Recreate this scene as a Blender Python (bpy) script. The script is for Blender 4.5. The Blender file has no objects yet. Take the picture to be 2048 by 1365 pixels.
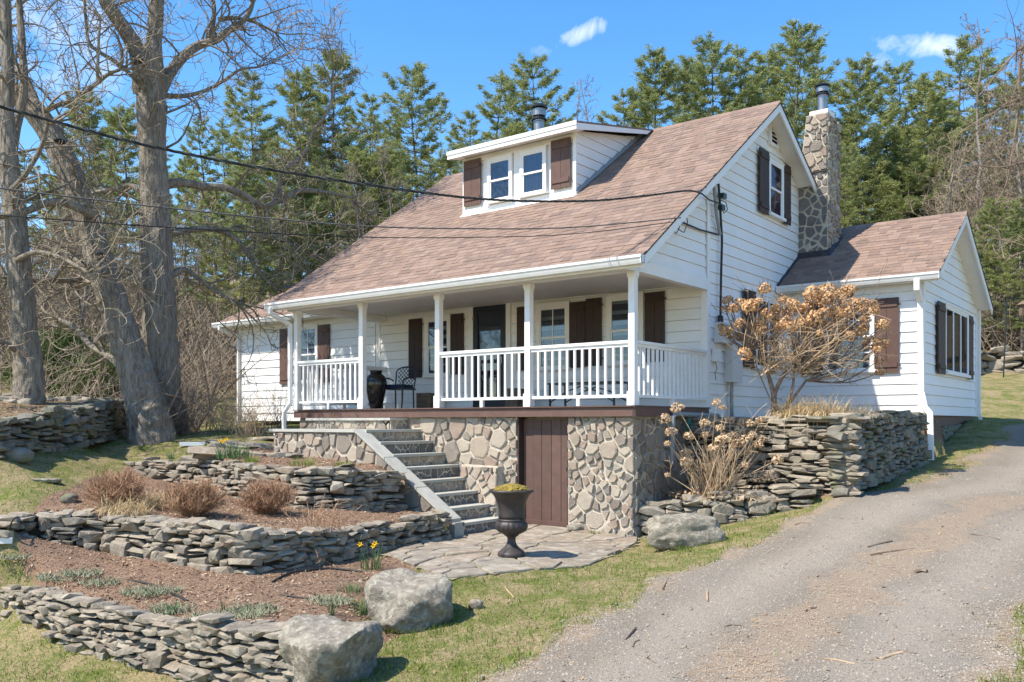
import bpy, bmesh, math, random
import numpy as np
from mathutils import Vector, Matrix, noise
R = math.radians
rnd = random.Random(7)
npr = np.random.RandomState(7)
scene = bpy.context.scene

# ------------------------------------------------------------------ camera
CAM = Vector((6.627, -11.591, -0.240)); YAW = -0.65687; FPX = 1774.6; CX = 1024.0; HZ = 843.95
cd = bpy.data.cameras.new('camera'); cam = bpy.data.objects.new('camera', cd)
scene.collection.objects.link(cam); scene.camera = cam
cd.sensor_width = 36; cd.lens = FPX / 2048 * 36; cd.shift_y = (HZ - 682.5) / 2048
cd.clip_start = 0.1; cd.clip_end = 3000
cam.location = CAM; cam.rotation_euler = (R(90), 0, -YAW)
# ------------------------------------------------------------------ sun and sky
SUN = Vector((-0.34, -0.67, 1.0)).normalized()       # towards the sun
sd = bpy.data.lights.new('sun', 'SUN'); so = bpy.data.objects.new('sun', sd)
scene.collection.objects.link(so); sd.energy = 4.2; sd.angle = R(0.55); sd.color = (1.0, 0.915, 0.795)
so.rotation_euler = SUN.to_track_quat('Z', 'Y').to_euler(); so.location = (-10, -14, 30)
w = bpy.data.worlds.new('World'); scene.world = w; w.use_nodes = True
scene.view_settings.view_transform = 'Standard'; scene.view_settings.look = 'None'
scene.view_settings.exposure = 1.0; scene.view_settings.gamma = 1.0

def _dirs(u, v):
    s, c = math.sin(YAW), math.cos(YAW); r = (u - CX) / FPX; z = (HZ - v) / FPX
    return Vector((s + r * c, c - r * s, z))
def build_world():
    nt = w.node_tree; N = nt.nodes; L = nt.links; N.clear()
    out = N.new('ShaderNodeOutputWorld'); bg = N.new('ShaderNodeBackground'); bg.inputs[1].default_value = 0.146
    sky = N.new('ShaderNodeTexSky'); sky.sky_type = 'NISHITA'; sky.sun_disc = False
    sky.sun_elevation = math.asin(SUN.z); sky.sun_rotation = math.atan2(SUN.x, SUN.y)
    sky.air_density = 1.15; sky.dust_density = 0.35; sky.ozone_density = 3.0; sky.altitude = 300
    hs = N.new('ShaderNodeHueSaturation'); hs.inputs['Saturation'].default_value = 1.3; hs.inputs['Value'].default_value = .95; hs.inputs['Hue'].default_value = .502
    L.new(sky.outputs[0], hs.inputs['Color'])
    tc = N.new('ShaderNodeTexCoord'); col = hs.outputs[0]
    nz = N.new('ShaderNodeTexNoise'); nz.inputs['Scale'].default_value = 26; nz.inputs['Detail'].default_value = 7
    nz.inputs['Roughness'].default_value = 0.62; nz.inputs['Distortion'].default_value = 0.6
    L.new(tc.outputs['Generated'], nz.inputs['Vector'])
    tot = None
    for (u, v, wa, wb, tilt, amt) in [(1176, 62, 66, 17, 0.38, 1.0), (1850, 92, 92, 24, -0.03, 1.0), (1752, 122, 36, 18, 0, .85), (1080, 103, 26, 12, 0, .4),
                                      (165, 60, 130, 60, 0, .75), (30, 20, 150, 60, 0, .8), (150, 140, 120, 50, 0, .6), (600, 480, 260, 40, 0, .5)]:
        d0 = _dirs(u, v).normalized(); r = Vector((math.cos(YAW), -math.sin(YAW), 0)); r = (r - d0 * r.dot(d0)).normalized(); up = r.cross(d0).normalized()
        r2 = r * math.cos(tilt) + up * math.sin(tilt); up2 = up * math.cos(tilt) - r * math.sin(tilt)
        def dot(vec, sc):
            n = N.new('ShaderNodeVectorMath'); n.operation = 'DOT_PRODUCT'; L.new(tc.outputs['Generated'], n.inputs[0]); n.inputs[1].default_value = vec * sc
            m = N.new('ShaderNodeMath'); m.operation = 'MULTIPLY'; L.new(n.outputs['Value'], m.inputs[0]); L.new(n.outputs['Value'], m.inputs[1]); return m.outputs[0]
        a = dot(r2, FPX / wa); b = dot(up2, FPX / wb)
        s = N.new('ShaderNodeMath'); s.operation = 'ADD'; L.new(a, s.inputs[0]); L.new(b, s.inputs[1])
        f = N.new('ShaderNodeVectorMath'); f.operation = 'DOT_PRODUCT'; L.new(tc.outputs['Generated'], f.inputs[0]); f.inputs[1].default_value = d0
        m1 = N.new('ShaderNodeMath'); m1.operation = 'SUBTRACT'; m1.inputs[0].default_value = 0.95; L.new(s.outputs[0], m1.inputs[1])
        mm = N.new('ShaderNodeMath'); mm.operation = 'MULTIPLY_ADD'; L.new(nz.outputs[0], mm.inputs[0]); mm.inputs[1].default_value = 4.6; mm.inputs[2].default_value = -2.6
        ad = N.new('ShaderNodeMath'); ad.operation = 'ADD'; L.new(m1.outputs[0], ad.inputs[0]); L.new(mm.outputs[0], ad.inputs[1])
        mr = N.new('ShaderNodeMapRange'); mr.inputs['From Min'].default_value = 0.0; mr.inputs['From Max'].default_value = 1.9; mr.inputs['To Max'].default_value = amt
        L.new(ad.outputs[0], mr.inputs['Value'])
        g = N.new('ShaderNodeMath'); g.operation = 'GREATER_THAN'; L.new(f.outputs['Value'], g.inputs[0]); g.inputs[1].default_value = 0.5
        k = N.new('ShaderNodeMath'); k.operation = 'MULTIPLY'; L.new(mr.outputs[0], k.inputs[0]); L.new(g.outputs[0], k.inputs[1])
        if tot is None: tot = k.outputs[0]
        else:
            mx = N.new('ShaderNodeMath'); mx.operation = 'MAXIMUM'; L.new(tot, mx.inputs[0]); L.new(k.outputs[0], mx.inputs[1]); tot = mx.outputs[0]
    mix = N.new('ShaderNodeMixRGB'); L.new(tot, mix.inputs[0]); L.new(col, mix.inputs[1]); mix.inputs[2].default_value = (4.2, 4.5, 5.1, 1)
    L.new(mix.outputs[0], bg.inputs[0]); L.new(bg.outputs[0], out.inputs[0])
build_world()

# ------------------------------------------------------------------ helpers: survey rays (image position of a measured point -> place in the garden)
def gz(u, v, z): d = _dirs(u, v); return CAM + d * ((z - CAM.z) / d.z)
def gx(u, v, x): d = _dirs(u, v); return CAM + d * ((x - CAM.x) / d.x)
def gy(u, v, y): d = _dirs(u, v); return CAM + d * ((y - CAM.y) / d.y)
def gd(u, v, D): return CAM + _dirs(u, v) * D
def depth(p): return (p[0] - CAM.x) * math.sin(YAW) + (p[1] - CAM.y) * math.cos(YAW)

# ------------------------------------------------------------------ materials
MATS = {}
def mat(name, c1, c2=None, rough=0.8, scale=6.0, bump=0.0, bscale=None, objrand=0.0, cols=None, metal=0.0, spec=0.3, stretch=None, spots=None, coat=0.0, transl=0.0, detail=5.0, c3=None, s3=1.5, a3=0.5, bdist=.02):
    """noise-mixed principled material; objrand: strength of the per-object / per-island colour change"""
    if name in MATS: return MATS[name]
    m = bpy.data.materials.new(name); m.use_nodes = True; nt = m.node_tree; N = nt.nodes; L = nt.links
    b = N['Principled BSDF']; b.inputs['Roughness'].default_value = rough; b.inputs['Metallic'].default_value = metal
    b.inputs['Specular IOR Level'].default_value = spec; b.inputs['Coat Weight'].default_value = coat
    tc = N.new('ShaderNodeTexCoord'); geo = N.new('ShaderNodeNewGeometry'); vec = geo.outputs['Position']
    if stretch:
        mp = N.new('ShaderNodeMapping'); mp.inputs['Scale'].default_value = stretch; L.new(vec, mp.inputs['Vector']); vec = mp.outputs[0]
    def nz(sc, det=5.0, ro=0.6):
        n = N.new('ShaderNodeTexNoise'); n.inputs['Scale'].default_value = sc; n.inputs['Detail'].default_value = det; n.inputs['Roughness'].default_value = ro
        L.new(vec, n.inputs['Vector']); return n
    c2 = c2 or c1
    n1 = nz(scale, detail); mr = N.new('ShaderNodeMapRange'); mr.inputs['From Min'].default_value = .33; mr.inputs['From Max'].default_value = .67; L.new(n1.outputs[0], mr.inputs['Value'])
    mx = N.new('ShaderNodeMixRGB'); mx.inputs[1].default_value = (*c1, 1); mx.inputs[2].default_value = (*c2, 1); L.new(mr.outputs[0], mx.inputs[0]); col = mx.outputs[0]
    if cols or objrand:
        oi = N.new('ShaderNodeObjectInfo'); ad = N.new('ShaderNodeMath'); ad.operation = 'ADD'; L.new(oi.outputs['Random'], ad.inputs[0]); L.new(geo.outputs['Random Per Island'], ad.inputs[1])
        fr = N.new('ShaderNodeMath'); fr.operation = 'FRACT'; L.new(ad.outputs[0], fr.inputs[0])
        if cols:
            rp = N.new('ShaderNodeValToRGB'); rp.color_ramp.interpolation = 'CONSTANT' if len(cols) > 3 else 'LINEAR'; e = rp.color_ramp.elements
            while len(e) < len(cols): e.new(0.5)
            for i, c in enumerate(cols): e[i].position = i / (len(cols) if len(cols) > 3 else max(1, len(cols) - 1)); e[i].color = (*c, 1)
            L.new(fr.outputs[0], rp.inputs[0]); m2 = N.new('ShaderNodeMixRGB'); m2.blend_type = 'MIX'; m2.inputs[0].default_value = objrand or 0.75
            L.new(col, m2.inputs[1]); L.new(rp.outputs[0], m2.inputs[2]); col = m2.outputs[0]
        else:
            m3 = N.new('ShaderNodeMapRange'); m3.inputs['To Min'].default_value = 1 - objrand; m3.inputs['To Max'].default_value = 1 + objrand; L.new(fr.outputs[0], m3.inputs['Value'])
            hv = N.new('ShaderNodeHueSaturation'); L.new(m3.outputs[0], hv.inputs['Value']); L.new(col, hv.inputs['Color']); col = hv.outputs[0]
    if c3:
        n3 = nz(s3, 6); m4 = N.new('ShaderNodeMapRange'); m4.inputs['From Min'].default_value = .5; m4.inputs['From Max'].default_value = .62; m4.inputs['To Max'].default_value = a3; L.new(n3.outputs[0], m4.inputs['Value'])
        m5 = N.new('ShaderNodeMixRGB'); L.new(m4.outputs[0], m5.inputs[0]); L.new(col, m5.inputs[1]); m5.inputs[2].default_value = (*c3, 1); col = m5.outputs[0]
    L.new(col, b.inputs['Base Color'])
    if bump:
        n2 = nz(bscale or scale * 4, 8, 0.7); bp = N.new('ShaderNodeBump'); bp.inputs['Strength'].default_value = bump; bp.inputs['Distance'].default_value = bdist
        L.new(n2.outputs[0], bp.inputs['Height']); L.new(bp.outputs[0], b.inputs['Normal'])
    if transl:
        tr = N.new('ShaderNodeBsdfTranslucent'); L.new(col, tr.inputs[0]); ms = N.new('ShaderNodeMixShader'); ms.inputs[0].default_value = transl
        L.new(b.outputs[0], ms.inputs[1]); L.new(tr.outputs[0], ms.inputs[2]); L.new(ms.outputs[0], N['Material Output'].inputs[0])
    MATS[name] = m; return m

M = {}
M['white'] = mat('white_paint', (.80, .79, .765), (.77, .755, .725), .55, 3.5, .12, 40, c3=(.66, .63, .58), s3=2.2, a3=.25)
M['siding'] = mat('white_siding_paint', (.80, .79, .77), (.765, .755, .735), .5, 2.0, .10, 30, objrand=.02, c3=(.70, .68, .64), s3=1.3, a3=.3)
M['trim'] = mat('white_trim', (.79, .78, .76), (.75, .74, .715), .5, 5, .06, 40)
M['gutter'] = mat('gutter_metal', (.70, .70, .68), (.62, .62, .59), .35, 4, .02, 20, spec=.5)
M['brown'] = mat('brown_paint', (.125, .074, .058), (.102, .060, .047), .6, 7, .15, 40, objrand=.12)
M['shade_brown'] = mat('shaded_brown_paint', (.055, .034, .028), (.04, .026, .022), .6, 7, .15, 40, objrand=.12)  # the brown paint with shade put into its colour, for unlit sides
M['shingle'] = mat('asphalt_shingle', (.25, .175, .135), (.195, .135, .104), .95, 14, .5, bscale=260, objrand=.5,
                   cols=[(.29, .205, .16), (.225, .157, .122), (.26, .175, .13), (.15, .112, .095), (.31, .225, .178), (.245, .172, .135), (.185, .133, .11)])
M['roofedge'] = mat('roof_underlay', (.05, .04, .035), None, .9)
M['flash'] = mat('dark_flashing', (.03, .03, .032), (.05, .05, .052), .5, 10)
M['stone'] = mat('fieldstone', (.15, .128, .098), (.34, .295, .225), .88, 7, .8, 30, objrand=.45,
                 cols=[(.225, .187, .138), (.31, .265, .198), (.155, .135, .108), (.28, .215, .15), (.37, .325, .25), (.20, .178, .145), (.25, .215, .16)], c3=(.44, .40, .32), s3=9, a3=.35)
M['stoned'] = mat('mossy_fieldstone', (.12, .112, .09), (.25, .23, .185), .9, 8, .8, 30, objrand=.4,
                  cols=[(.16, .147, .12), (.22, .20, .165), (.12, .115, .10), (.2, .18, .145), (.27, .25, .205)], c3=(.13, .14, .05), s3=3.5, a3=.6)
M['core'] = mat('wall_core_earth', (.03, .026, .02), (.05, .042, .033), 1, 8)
M['mstone'] = mat('mortared_fieldstone', (.20, .17, .135), (.35, .305, .245), .85, 9, .9, 40, objrand=.6,
                  cols=[(.35, .28, .21), (.23, .195, .16), (.48, .41, .315), (.31, .22, .165), (.32, .29, .24), (.15, .125, .105), (.41, .33, .25)])
M['mortar'] = mat('mortar', (.56, .50, .405), (.41, .36, .28), .95, 12, .8, 60)
M['shade_stone'] = mat('shaded_chimney_stone', (.12, .11, .10), (.21, .195, .175), .85, 9, .6, 40, objrand=.5, cols=[(.13, .12, .115), (.09, .09, .095), (.2, .18, .165), (.16, .15, .14)])  # shade of the lower chimney put into the stone colour; some risers share it
M['blue'] = mat('bluestone', (.33, .33, .295), (.42, .41, .36), .75, 5, .25, 60, objrand=.1)
M['boulder'] = mat('boulder_stone', (.17, .15, .115), (.33, .295, .23), .9, 9, 1.0, bdist=.045, bscale=16, c3=(.45, .41, .33), s3=16, a3=.7, detail=9)
M['urn'] = mat('urn_dark_patina', (.030, .027, .026), (.060, .045, .038), .5, 9, .15, 60, spec=.4)
M['glaze'] = mat('black_glaze', (.012, .014, .014), (.02, .022, .02), .12, 5, spec=.6)
M['iron'] = mat('dark_metal_paint', (.012, .018, .024), None, .35, spec=.5)
M['cush'] = mat('navy_cushion', (.018, .03, .065), (.024, .038, .08), .9, 20)
M['navy'] = mat('navy_door_paint', (.014, .022, .034), (.018, .027, .042), .4, 6)
M['wood'] = mat('weathered_wood', (.20, .145, .10), (.11, .08, .055), .85, 5, .5, 30, stretch=(1, 1, 5))
M['steel'] = mat('stainless_steel', (.40, .37, .34), (.28, .26, .24), .38, 3, metal=1)
M['dsteel'] = mat('dark_steel', (.05, .052, .055), None, .35, metal=.8)
M['cable'] = mat('black_cable', (.018, .018, .018), (.03, .03, .03), .6)
M['cableg'] = mat('grey_cable', (.12, .115, .11), (.05, .05, .05), .6, 8)
M['box'] = mat('utility_box_grey', (.62, .62, .60), (.55, .55, .53), .5, 5)
M['pvc'] = mat('grey_conduit', (.26, .27, .27), None, .5)
M['hose'] = mat('green_hose', (.02, .12, .10), None, .5)
M['bark'] = mat('tree_bark', (.13, .105, .08), (.38, .325, .255), .95, 32, 1.0, bdist=.06, bscale=38, stretch=(1, 1, .13), c3=(.44, .39, .32), s3=5, a3=.4)
M['twig'] = mat('bare_twigs', (.16, .13, .095), (.27, .225, .165), .9, 3, objrand=.15)
M['btwig'] = mat('forest_twigs', (.18, .14, .10), (.27, .215, .155), .9, .4, objrand=.12)
M['fbark'] = mat('forest_bark', (.13, .11, .092), (.25, .22, .19), .95, 4, .5, 14, stretch=(1, 1, .3), objrand=.3)
M['deadbark'] = mat('dead_grey_wood', (.2, .19, .18), (.28, .26, .24), .9, 4)
M['pineb'] = mat('pine_bark', (.07, .058, .048), (.13, .11, .095), .95, 5, .5, 14, stretch=(1, 1, .3))
M['pine'] = mat('pine_needles', (.17, .225, .095), (.36, .38, .135), .6, .8, objrand=.45, cols=[(.13, .19, .095), (.28, .325, .125), (.45, .44, .16)], transl=.35, c3=(.44, .40, .12), s3=.35, a3=.22)
M['green'] = mat('young_evergreen', (.07, .12, .03), (.12, .17, .045), .7, 1.2, objrand=.25, transl=.25)
M['mulch'] = mat('mulch_chips', (.20, .14, .09), (.34, .26, .175), .95, 5, objrand=.6, cols=[(.16, .09, .06), (.38, .27, .175), (.27, .165, .105), (.52, .41, .28), (.21, .125, .08)])
M['grass'] = mat('lawn_blades', (.13, .20, .03), (.21, .265, .05), .7, 1.1, objrand=.3, transl=.3)
M['dgrass'] = mat('dry_lawn_blades', (.36, .29, .16), (.26, .215, .11), .8, 1.1, objrand=.25, transl=.2)
M['straw'] = mat('straw', (.62, .49, .29), (.46, .34, .18), .8, 4, objrand=.3, transl=.15)
M['leaf'] = mat('fallen_leaves', (.36, .25, .145), (.22, .14, .08), .9, 4, objrand=.35)
M['needle'] = mat('fallen_needles', (.54, .40, .26), (.38, .25, .15), .9, 4, objrand=.3)
M['gravel'] = mat('gravel_stones', (.22, .195, .16), (.32, .285, .235), .9, 9, objrand=.5, cols=[(.17, .148, .12), (.32, .275, .215), (.25, .21, .16), (.13, .118, .10), (.38, .335, .27)])
M['redtwig'] = mat('spirea_twigs', (.25, .14, .08), (.38, .235, .14), .85, 5, objrand=.3)
M['cane'] = mat('hydrangea_canes', (.52, .38, .24), (.36, .25, .15), .85, 6, objrand=.3)
M['branch'] = mat('hydrangea_bark', (.14, .10, .075), (.23, .175, .13), .9, 8, .4, 30)
M['head'] = mat('dried_flower_heads', (.46, .27, .13), (.66, .43, .235), .85, 14, objrand=.22, transl=.2)
M['headp'] = mat('pale_dried_flower_heads', (.55, .39, .24), (.66, .50, .33), .85, 14, objrand=.2, transl=.2)
M['headp'].node_tree.nodes['Principled BSDF'].inputs['Roughness'].default_value = .9
M['daff'] = mat('daffodil_yellow', (.80, .55, .01), (.75, .42, .01), .6)
M['leafg'] = mat('bulb_leaves', (.06, .13, .05), (.10, .17, .05), .6, 4, objrand=.25, transl=.2)
M['yg'] = mat('bright_green_shoots', (.16, .24, .03), (.22, .28, .05), .6, 4, objrand=.25, transl=.2)
M['sage'] = mat('grey_green_mat', (.16, .19, .11), (.27, .26, .17), .8, 6, objrand=.25)
M['moss'] = mat('golden_moss', (.24, .165, .03), (.11, .09, .02), .95, 12, .5, 60, objrand=.35)
M['dirtlight'] = mat('bare_soil', (.2, .15, .11), (.28, .21, .16), 1, 4, .5, 30)
M['curt'] = mat('pale_curtain', (.15, .15, .15), (.06, .065, .07), .9, 3, stretch=(6, 6, .6))
M['gap'] = mat('painted_board_shadow', (.33, .32, .31), None, .9)  # grey backing seen through slits, painted shadow line under each board
M['purp'] = mat('violet_curtain', (.12, .06, .30), (.02, .012, .05), .9, 5, stretch=(2, 2, 1))
M['pink'] = mat('pink_curtain', (.30, .08, .16), (.06, .02, .04), .9, 5, stretch=(2, 2, 1))
M['dark'] = mat('unlit_backing', (.006, .007, .009), (.02, .022, .026), .9, 2)  # dark sheet painted in place of the unlit depth behind panes and slats
M['ceil'] = mat('porch_ceiling_paint', (.66, .65, .62), (.6, .59, .56), .6, 3)

def glass_mat():
    m = bpy.data.materials.new('window_glass'); m.use_nodes = True; N = m.node_tree.nodes; L = m.node_tree.links; N.remove(N['Principled BSDF'])
    t = N.new('ShaderNodeBsdfTransparent'); t.inputs[0].default_value = (.62, .66, .70, 1)
    g = N.new('ShaderNodeBsdfGlossy'); g.inputs['Roughness'].default_value = .03; g.inputs['Color'].default_value = (.9, .93, 1, 1)
    f = N.new('ShaderNodeFresnel'); f.inputs[0].default_value = 1.5; a = N.new('ShaderNodeMath'); a.operation = 'MULTIPLY_ADD'; a.inputs[1].default_value = .9; a.inputs[2].default_value = .02; L.new(f.outputs[0], a.inputs[0]); a2 = N.new('ShaderNodeMath'); a2.operation = 'MINIMUM'; a2.inputs[1].default_value = .085; L.new(a.outputs[0], a2.inputs[0]); a = a2
    nz = N.new('ShaderNodeTexNoise'); nz.inputs['Scale'].default_value = 1.2; bp = N.new('ShaderNodeBump'); bp.inputs['Strength'].default_value = .12; geo = N.new('ShaderNodeNewGeometry')
    L.new(geo.outputs['Position'], nz.inputs['Vector']); L.new(nz.outputs[0], bp.inputs['Height']); L.new(bp.outputs[0], g.inputs['Normal'])
    x = N.new('ShaderNodeMixShader'); L.new(a.outputs[0], x.inputs[0]); L.new(t.outputs[0], x.inputs[1]); L.new(g.outputs[0], x.inputs[2]); L.new(x.outputs[0], N['Material Output'].inputs[0])
    return m
M['glass'] = glass_mat()

# ------------------------------------------------------------------ mesh builder
class MB:
    def __init__(s, mtx=None): s.v = []; s.f = []; s.M = mtx; s.flip = bool(mtx and mtx.determinant() < 0)
    def add(s, vs, fs):
        o = len(s.v)
        if s.M: vs = [s.M @ Vector(p) for p in vs]
        s.v.extend([tuple(p) for p in vs])
        for f in fs: s.f.append(tuple(o + i for i in (reversed(f) if s.flip else f)))
    def box(s, a, b):
        x0, y0, z0 = [min(p, q) for p, q in zip(a, b)]; x1, y1, z1 = [max(p, q) for p, q in zip(a, b)]
        s.add([(x0, y0, z0), (x1, y0, z0), (x1, y1, z0), (x0, y1, z0), (x0, y0, z1), (x1, y0, z1), (x1, y1, z1), (x0, y1, z1)],
              [(0, 3, 2, 1), (4, 5, 6, 7), (0, 1, 5, 4), (1, 2, 6, 5), (2, 3, 7, 6), (3, 0, 4, 7)]); return s
    def hexa(s, bot, top):
        n = len(bot); s.add(list(bot) + list(top), [tuple(range(n))[::-1], tuple(range(n, 2 * n))] + [(i, (i + 1) % n, n + (i + 1) % n, n + i) for i in range(n)]); return s
    def tube(s, pts, rad, n=6, cap=True, seed=0, rough=0.0, prof=None):
        pts = [Vector(p) for p in pts]; k = len(pts)
        if not hasattr(rad, '__len__'): rad = [rad] * k
        vs = []; fs = []; ref = None
        for i, p in enumerate(pts):
            t = (pts[min(i + 1, k - 1)] - pts[max(i - 1, 0)]); t = t.normalized() if t.length > 1e-9 else Vector((0, 0, 1))
            if ref is None: ref = Vector((1, 0, 0)) if abs(t.x) < .8 else Vector((0, 1, 0))
            a = (ref - t * ref.dot(t)).normalized(); b = t.cross(a); ref = a
            for j in range(n):
                th = 2 * math.pi * j / n; r = rad[i]
                if rough: r *= 1 + rough * (noise.noise(Vector((math.cos(th) * 2.2 + seed, math.sin(th) * 2.2, i * .35))) + .8 * noise.noise(Vector((math.cos(th) * 5 + seed, math.sin(th) * 5, i * .16))))
                if prof: q = a * prof[j][0] * r + b * prof[j][1] * r
                else: q = a * (math.cos(th) * r) + b * (math.sin(th) * r)
                vs.append(p + q)
        for i in range(k - 1):
            for j in range(n): fs.append((i * n + j, i * n + (j + 1) % n, (i + 1) * n + (j + 1) % n, (i + 1) * n + j))
        if cap: fs.append(tuple(range(n))[::-1]); fs.append(tuple((k - 1) * n + j for j in range(n)))
        s.add(vs, fs); return s
    def lathe(s, prof, c=(0, 0, 0), n=28, flute=None):
        vs = []; fs = []
        for i, (r, z) in enumerate(prof):
            for j in range(n):
                th = 2 * math.pi * j / n; rr = r
                if flute and flute[0] <= z <= flute[1]: rr = r * (1 + flute[2] * abs(math.sin(th * flute[3] / 2)) * math.sin(math.pi * (z - flute[0]) / (flute[1] - flute[0])))
                vs.append((c[0] + rr * math.cos(th), c[1] + rr * math.sin(th), c[2] + z))
        for i in range(len(prof) - 1):
            for j in range(n): fs.append((i * n + j, i * n + (j + 1) % n, (i + 1) * n + (j + 1) % n, (i + 1) * n + j))
        fs.append(tuple(range(n))[::-1]); fs.append(tuple((len(prof) - 1) * n + j for j in range(n)))
        s.add(vs, fs); return s
    def mesh(s, name):
        me = bpy.data.meshes.new(name); me.from_pydata(s.v, [], s.f); me.update(); return me

def wloc(o):
    v = Vector((0, 0, 0))
    while o: v += o.location; o = o.parent
    return v
def link(o, parent=None, kind=None):
    scene.collection.objects.link(o)
    if parent: o.parent = parent
    if kind: o['kind'] = kind
    return o
def obj(name, mb, material, parent=None, kind=None, smooth=False, label=None):
    me = mb.mesh(name) if isinstance(mb, MB) else mb
    if material and not me.materials: me.materials.append(material)
    if smooth: me.polygons.foreach_set('use_smooth', [True] * len(me.polygons))
    o = bpy.data.objects.new(name, me); link(o, parent, kind)
    if parent: o.location = -wloc(parent)
    if label: o['label'] = label
    return o
def thing(name, label, cat, loc=(0, 0, 0), group=None):
    o = bpy.data.objects.new(name, None); o.empty_display_size = .2; scene.collection.objects.link(o); o.location = loc; tag(o, label, cat, group); return o
def tag(o, label, cat, group=None):
    o['label'] = label; o['category'] = cat
    if group: o['group'] = group
    return o
def inst(name, me, mtx, parent=None, kind=None):
    """object sharing mesh data, placed by a world matrix"""
    o = bpy.data.objects.new(name, me); link(o, parent, kind)
    if parent: mtx = Matrix.Translation(-wloc(parent)) @ mtx
    o.matrix_basis = mtx; return o
def bulk(name, V, F, material, kind='stuff', parent=None, fs=3):
    """big mesh from numpy arrays, all faces with fs corners"""
    me = bpy.data.meshes.new(name); V = np.asarray(V, np.float32); F = np.asarray(F, np.int32)
    me.vertices.add(len(V)); me.vertices.foreach_set('co', V.ravel()); me.loops.add(F.size); me.loops.foreach_set('vertex_index', F.ravel())
    me.polygons.add(len(F)); me.polygons.foreach_set('loop_start', np.arange(0, F.size, fs, dtype=np.int32)); me.polygons.foreach_set('loop_total', np.full(len(F), fs, np.int32))
    me.update(calc_edges=True)
    if not me.materials: me.materials.append(material)
    o = bpy.data.objects.new(name, me); link(o, parent, kind)
    if parent: o.location = -wloc(parent)
    return o
def wallM(O, side):
    """local (u, n, v) -> world for a wall: side 'F' faces -Y, side 'R' faces +X"""
    if side == 'F': return Matrix(((1, 0, 0, O[0]), (0, -1, 0, O[1]), (0, 0, 1, O[2]), (0, 0, 0, 1)))
    return Matrix(((0, 1, 0, O[0]), (1, 0, 0, O[1]), (0, 0, 1, O[2]), (0, 0, 0, 1)))
def clip(poly, a, b, c):
    """keep the side a*x+b*y<=c"""
    out = []
    for i in range(len(poly)):
        p, q = poly[i], poly[(i + 1) % len(poly)]; dp = a * p[0] + b * p[1] - c; dq = a * q[0] + b * q[1] - c
        if dp <= 0: out.append(p)
        if (dp < 0 < dq) or (dq < 0 < dp): t = dp / (dp - dq); out.append((p[0] + (q[0] - p[0]) * t, p[1] + (q[1] - p[1]) * t))
    return out
def area(p): return .5 * sum(p[i][0] * p[(i + 1) % len(p)][1] - p[(i + 1) % len(p)][0] * p[i][1] for i in range(len(p)))
def cells(poly, size, gap, seed=0, wvar=.5, asp=1.0, holes=()):
    """irregular power-diagram cells inside a convex polygon, shrunk by the joint; rounded a little"""
    r = random.Random(seed); xs = [p[0] for p in poly]; ys = [p[1] for p in poly]; pts = []
    if area(poly) < 0: poly = poly[::-1]
    def inside(x, y, m=0):
        return all((poly[(i + 1) % len(poly)][0] - poly[i][0]) * (y - poly[i][1]) - (poly[(i + 1) % len(poly)][1] - poly[i][1]) * (x - poly[i][0]) > m for i in range(len(poly)))
    for _ in range(int(abs(area(poly)) / size / size * 60)):
        x = r.uniform(min(xs), max(xs)); y = r.uniform(min(ys), max(ys)); wt = r.choice([.45, .55, .7, .9, 1.1, 1.4, 1.75])
        if not inside(x, y): continue
        if any(((x - p[0]) / asp) ** 2 + (y - p[1]) ** 2 < (size * .5 * (wt + p[2])) ** 2 * .68 for p in pts): continue
        pts.append((x, y, wt))
    out = []
    for i, (x, y, wt) in enumerate(pts):
        c = list(poly); wi = (wt * size * .5) ** 2 * wvar
        for j, (x2, y2, w2) in enumerate(pts):
            if i == j or abs(x2 - x) > size * 4 or abs(y2 - y) > size * 4: continue
            wj = (w2 * size * .5) ** 2 * wvar; dx, dy = x2 - x, y2 - y; d = math.hypot(dx, dy)
            c = clip(c, dx / d, dy / d, (dx * x + dy * y) / d + (d * d + wi - wj) / (2 * d) - gap * r.uniform(.2, .95))
            if len(c) < 3: break
        if len(c) < 3 or area(c) < size * size * .06: continue
        # drop tiny edges, then cut the corners once
        c = [c[k] for k in range(len(c)) if math.hypot(c[k][0] - c[k - 1][0], c[k][1] - c[k - 1][1]) > size * .17]
        if len(c) < 3: continue
        q = []
        for k in range(len(c)):
            a, b = c[k], c[(k + 1) % len(c)]; t = r.uniform(.05, .14); q += [(a[0] + (b[0] - a[0]) * t, a[1] + (b[1] - a[1]) * t), (b[0] + (a[0] - b[0]) * t, b[1] + (a[1] - b[1]) * t)]
        out.append(q)
    return out
def slab(mb, poly, h0, h1, r, bevel=.12, axes='uv'):
    """stone face: outline extruded from height h0 to h1 with a bevelled, slightly uneven front; local (u, n, v)"""
    n = len(poly); cx = sum(p[0] for p in poly) / n; cy = sum(p[1] for p in poly) / n; tu = r.uniform(-.03, .03); tv = r.uniform(-.03, .03)
    def P(x, y, h): return (x, h, y) if axes == 'uv' else (x, y, h)
    v = [P(x, y, h0) for x, y in poly] + [P(x, y, h0 + (h1 - h0) * .65) for x, y in poly]
    v += [P(cx + (x - cx) * (1 - bevel), cy + (y - cy) * (1 - bevel), h1 + tu * (x - cx) + tv * (y - cy) + r.uniform(-.003, .003)) for x, y in poly]
    f = [(i, (i + 1) % n, n + (i + 1) % n, n + i) for i in range(n)] + [(n + i, n + (i + 1) % n, 2 * n + (i + 1) % n, 2 * n + i) for i in range(n)]
    f.append(tuple(2 * n + i for i in range(n))); mb.add(v, f if axes == 'uv' else f)

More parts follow.
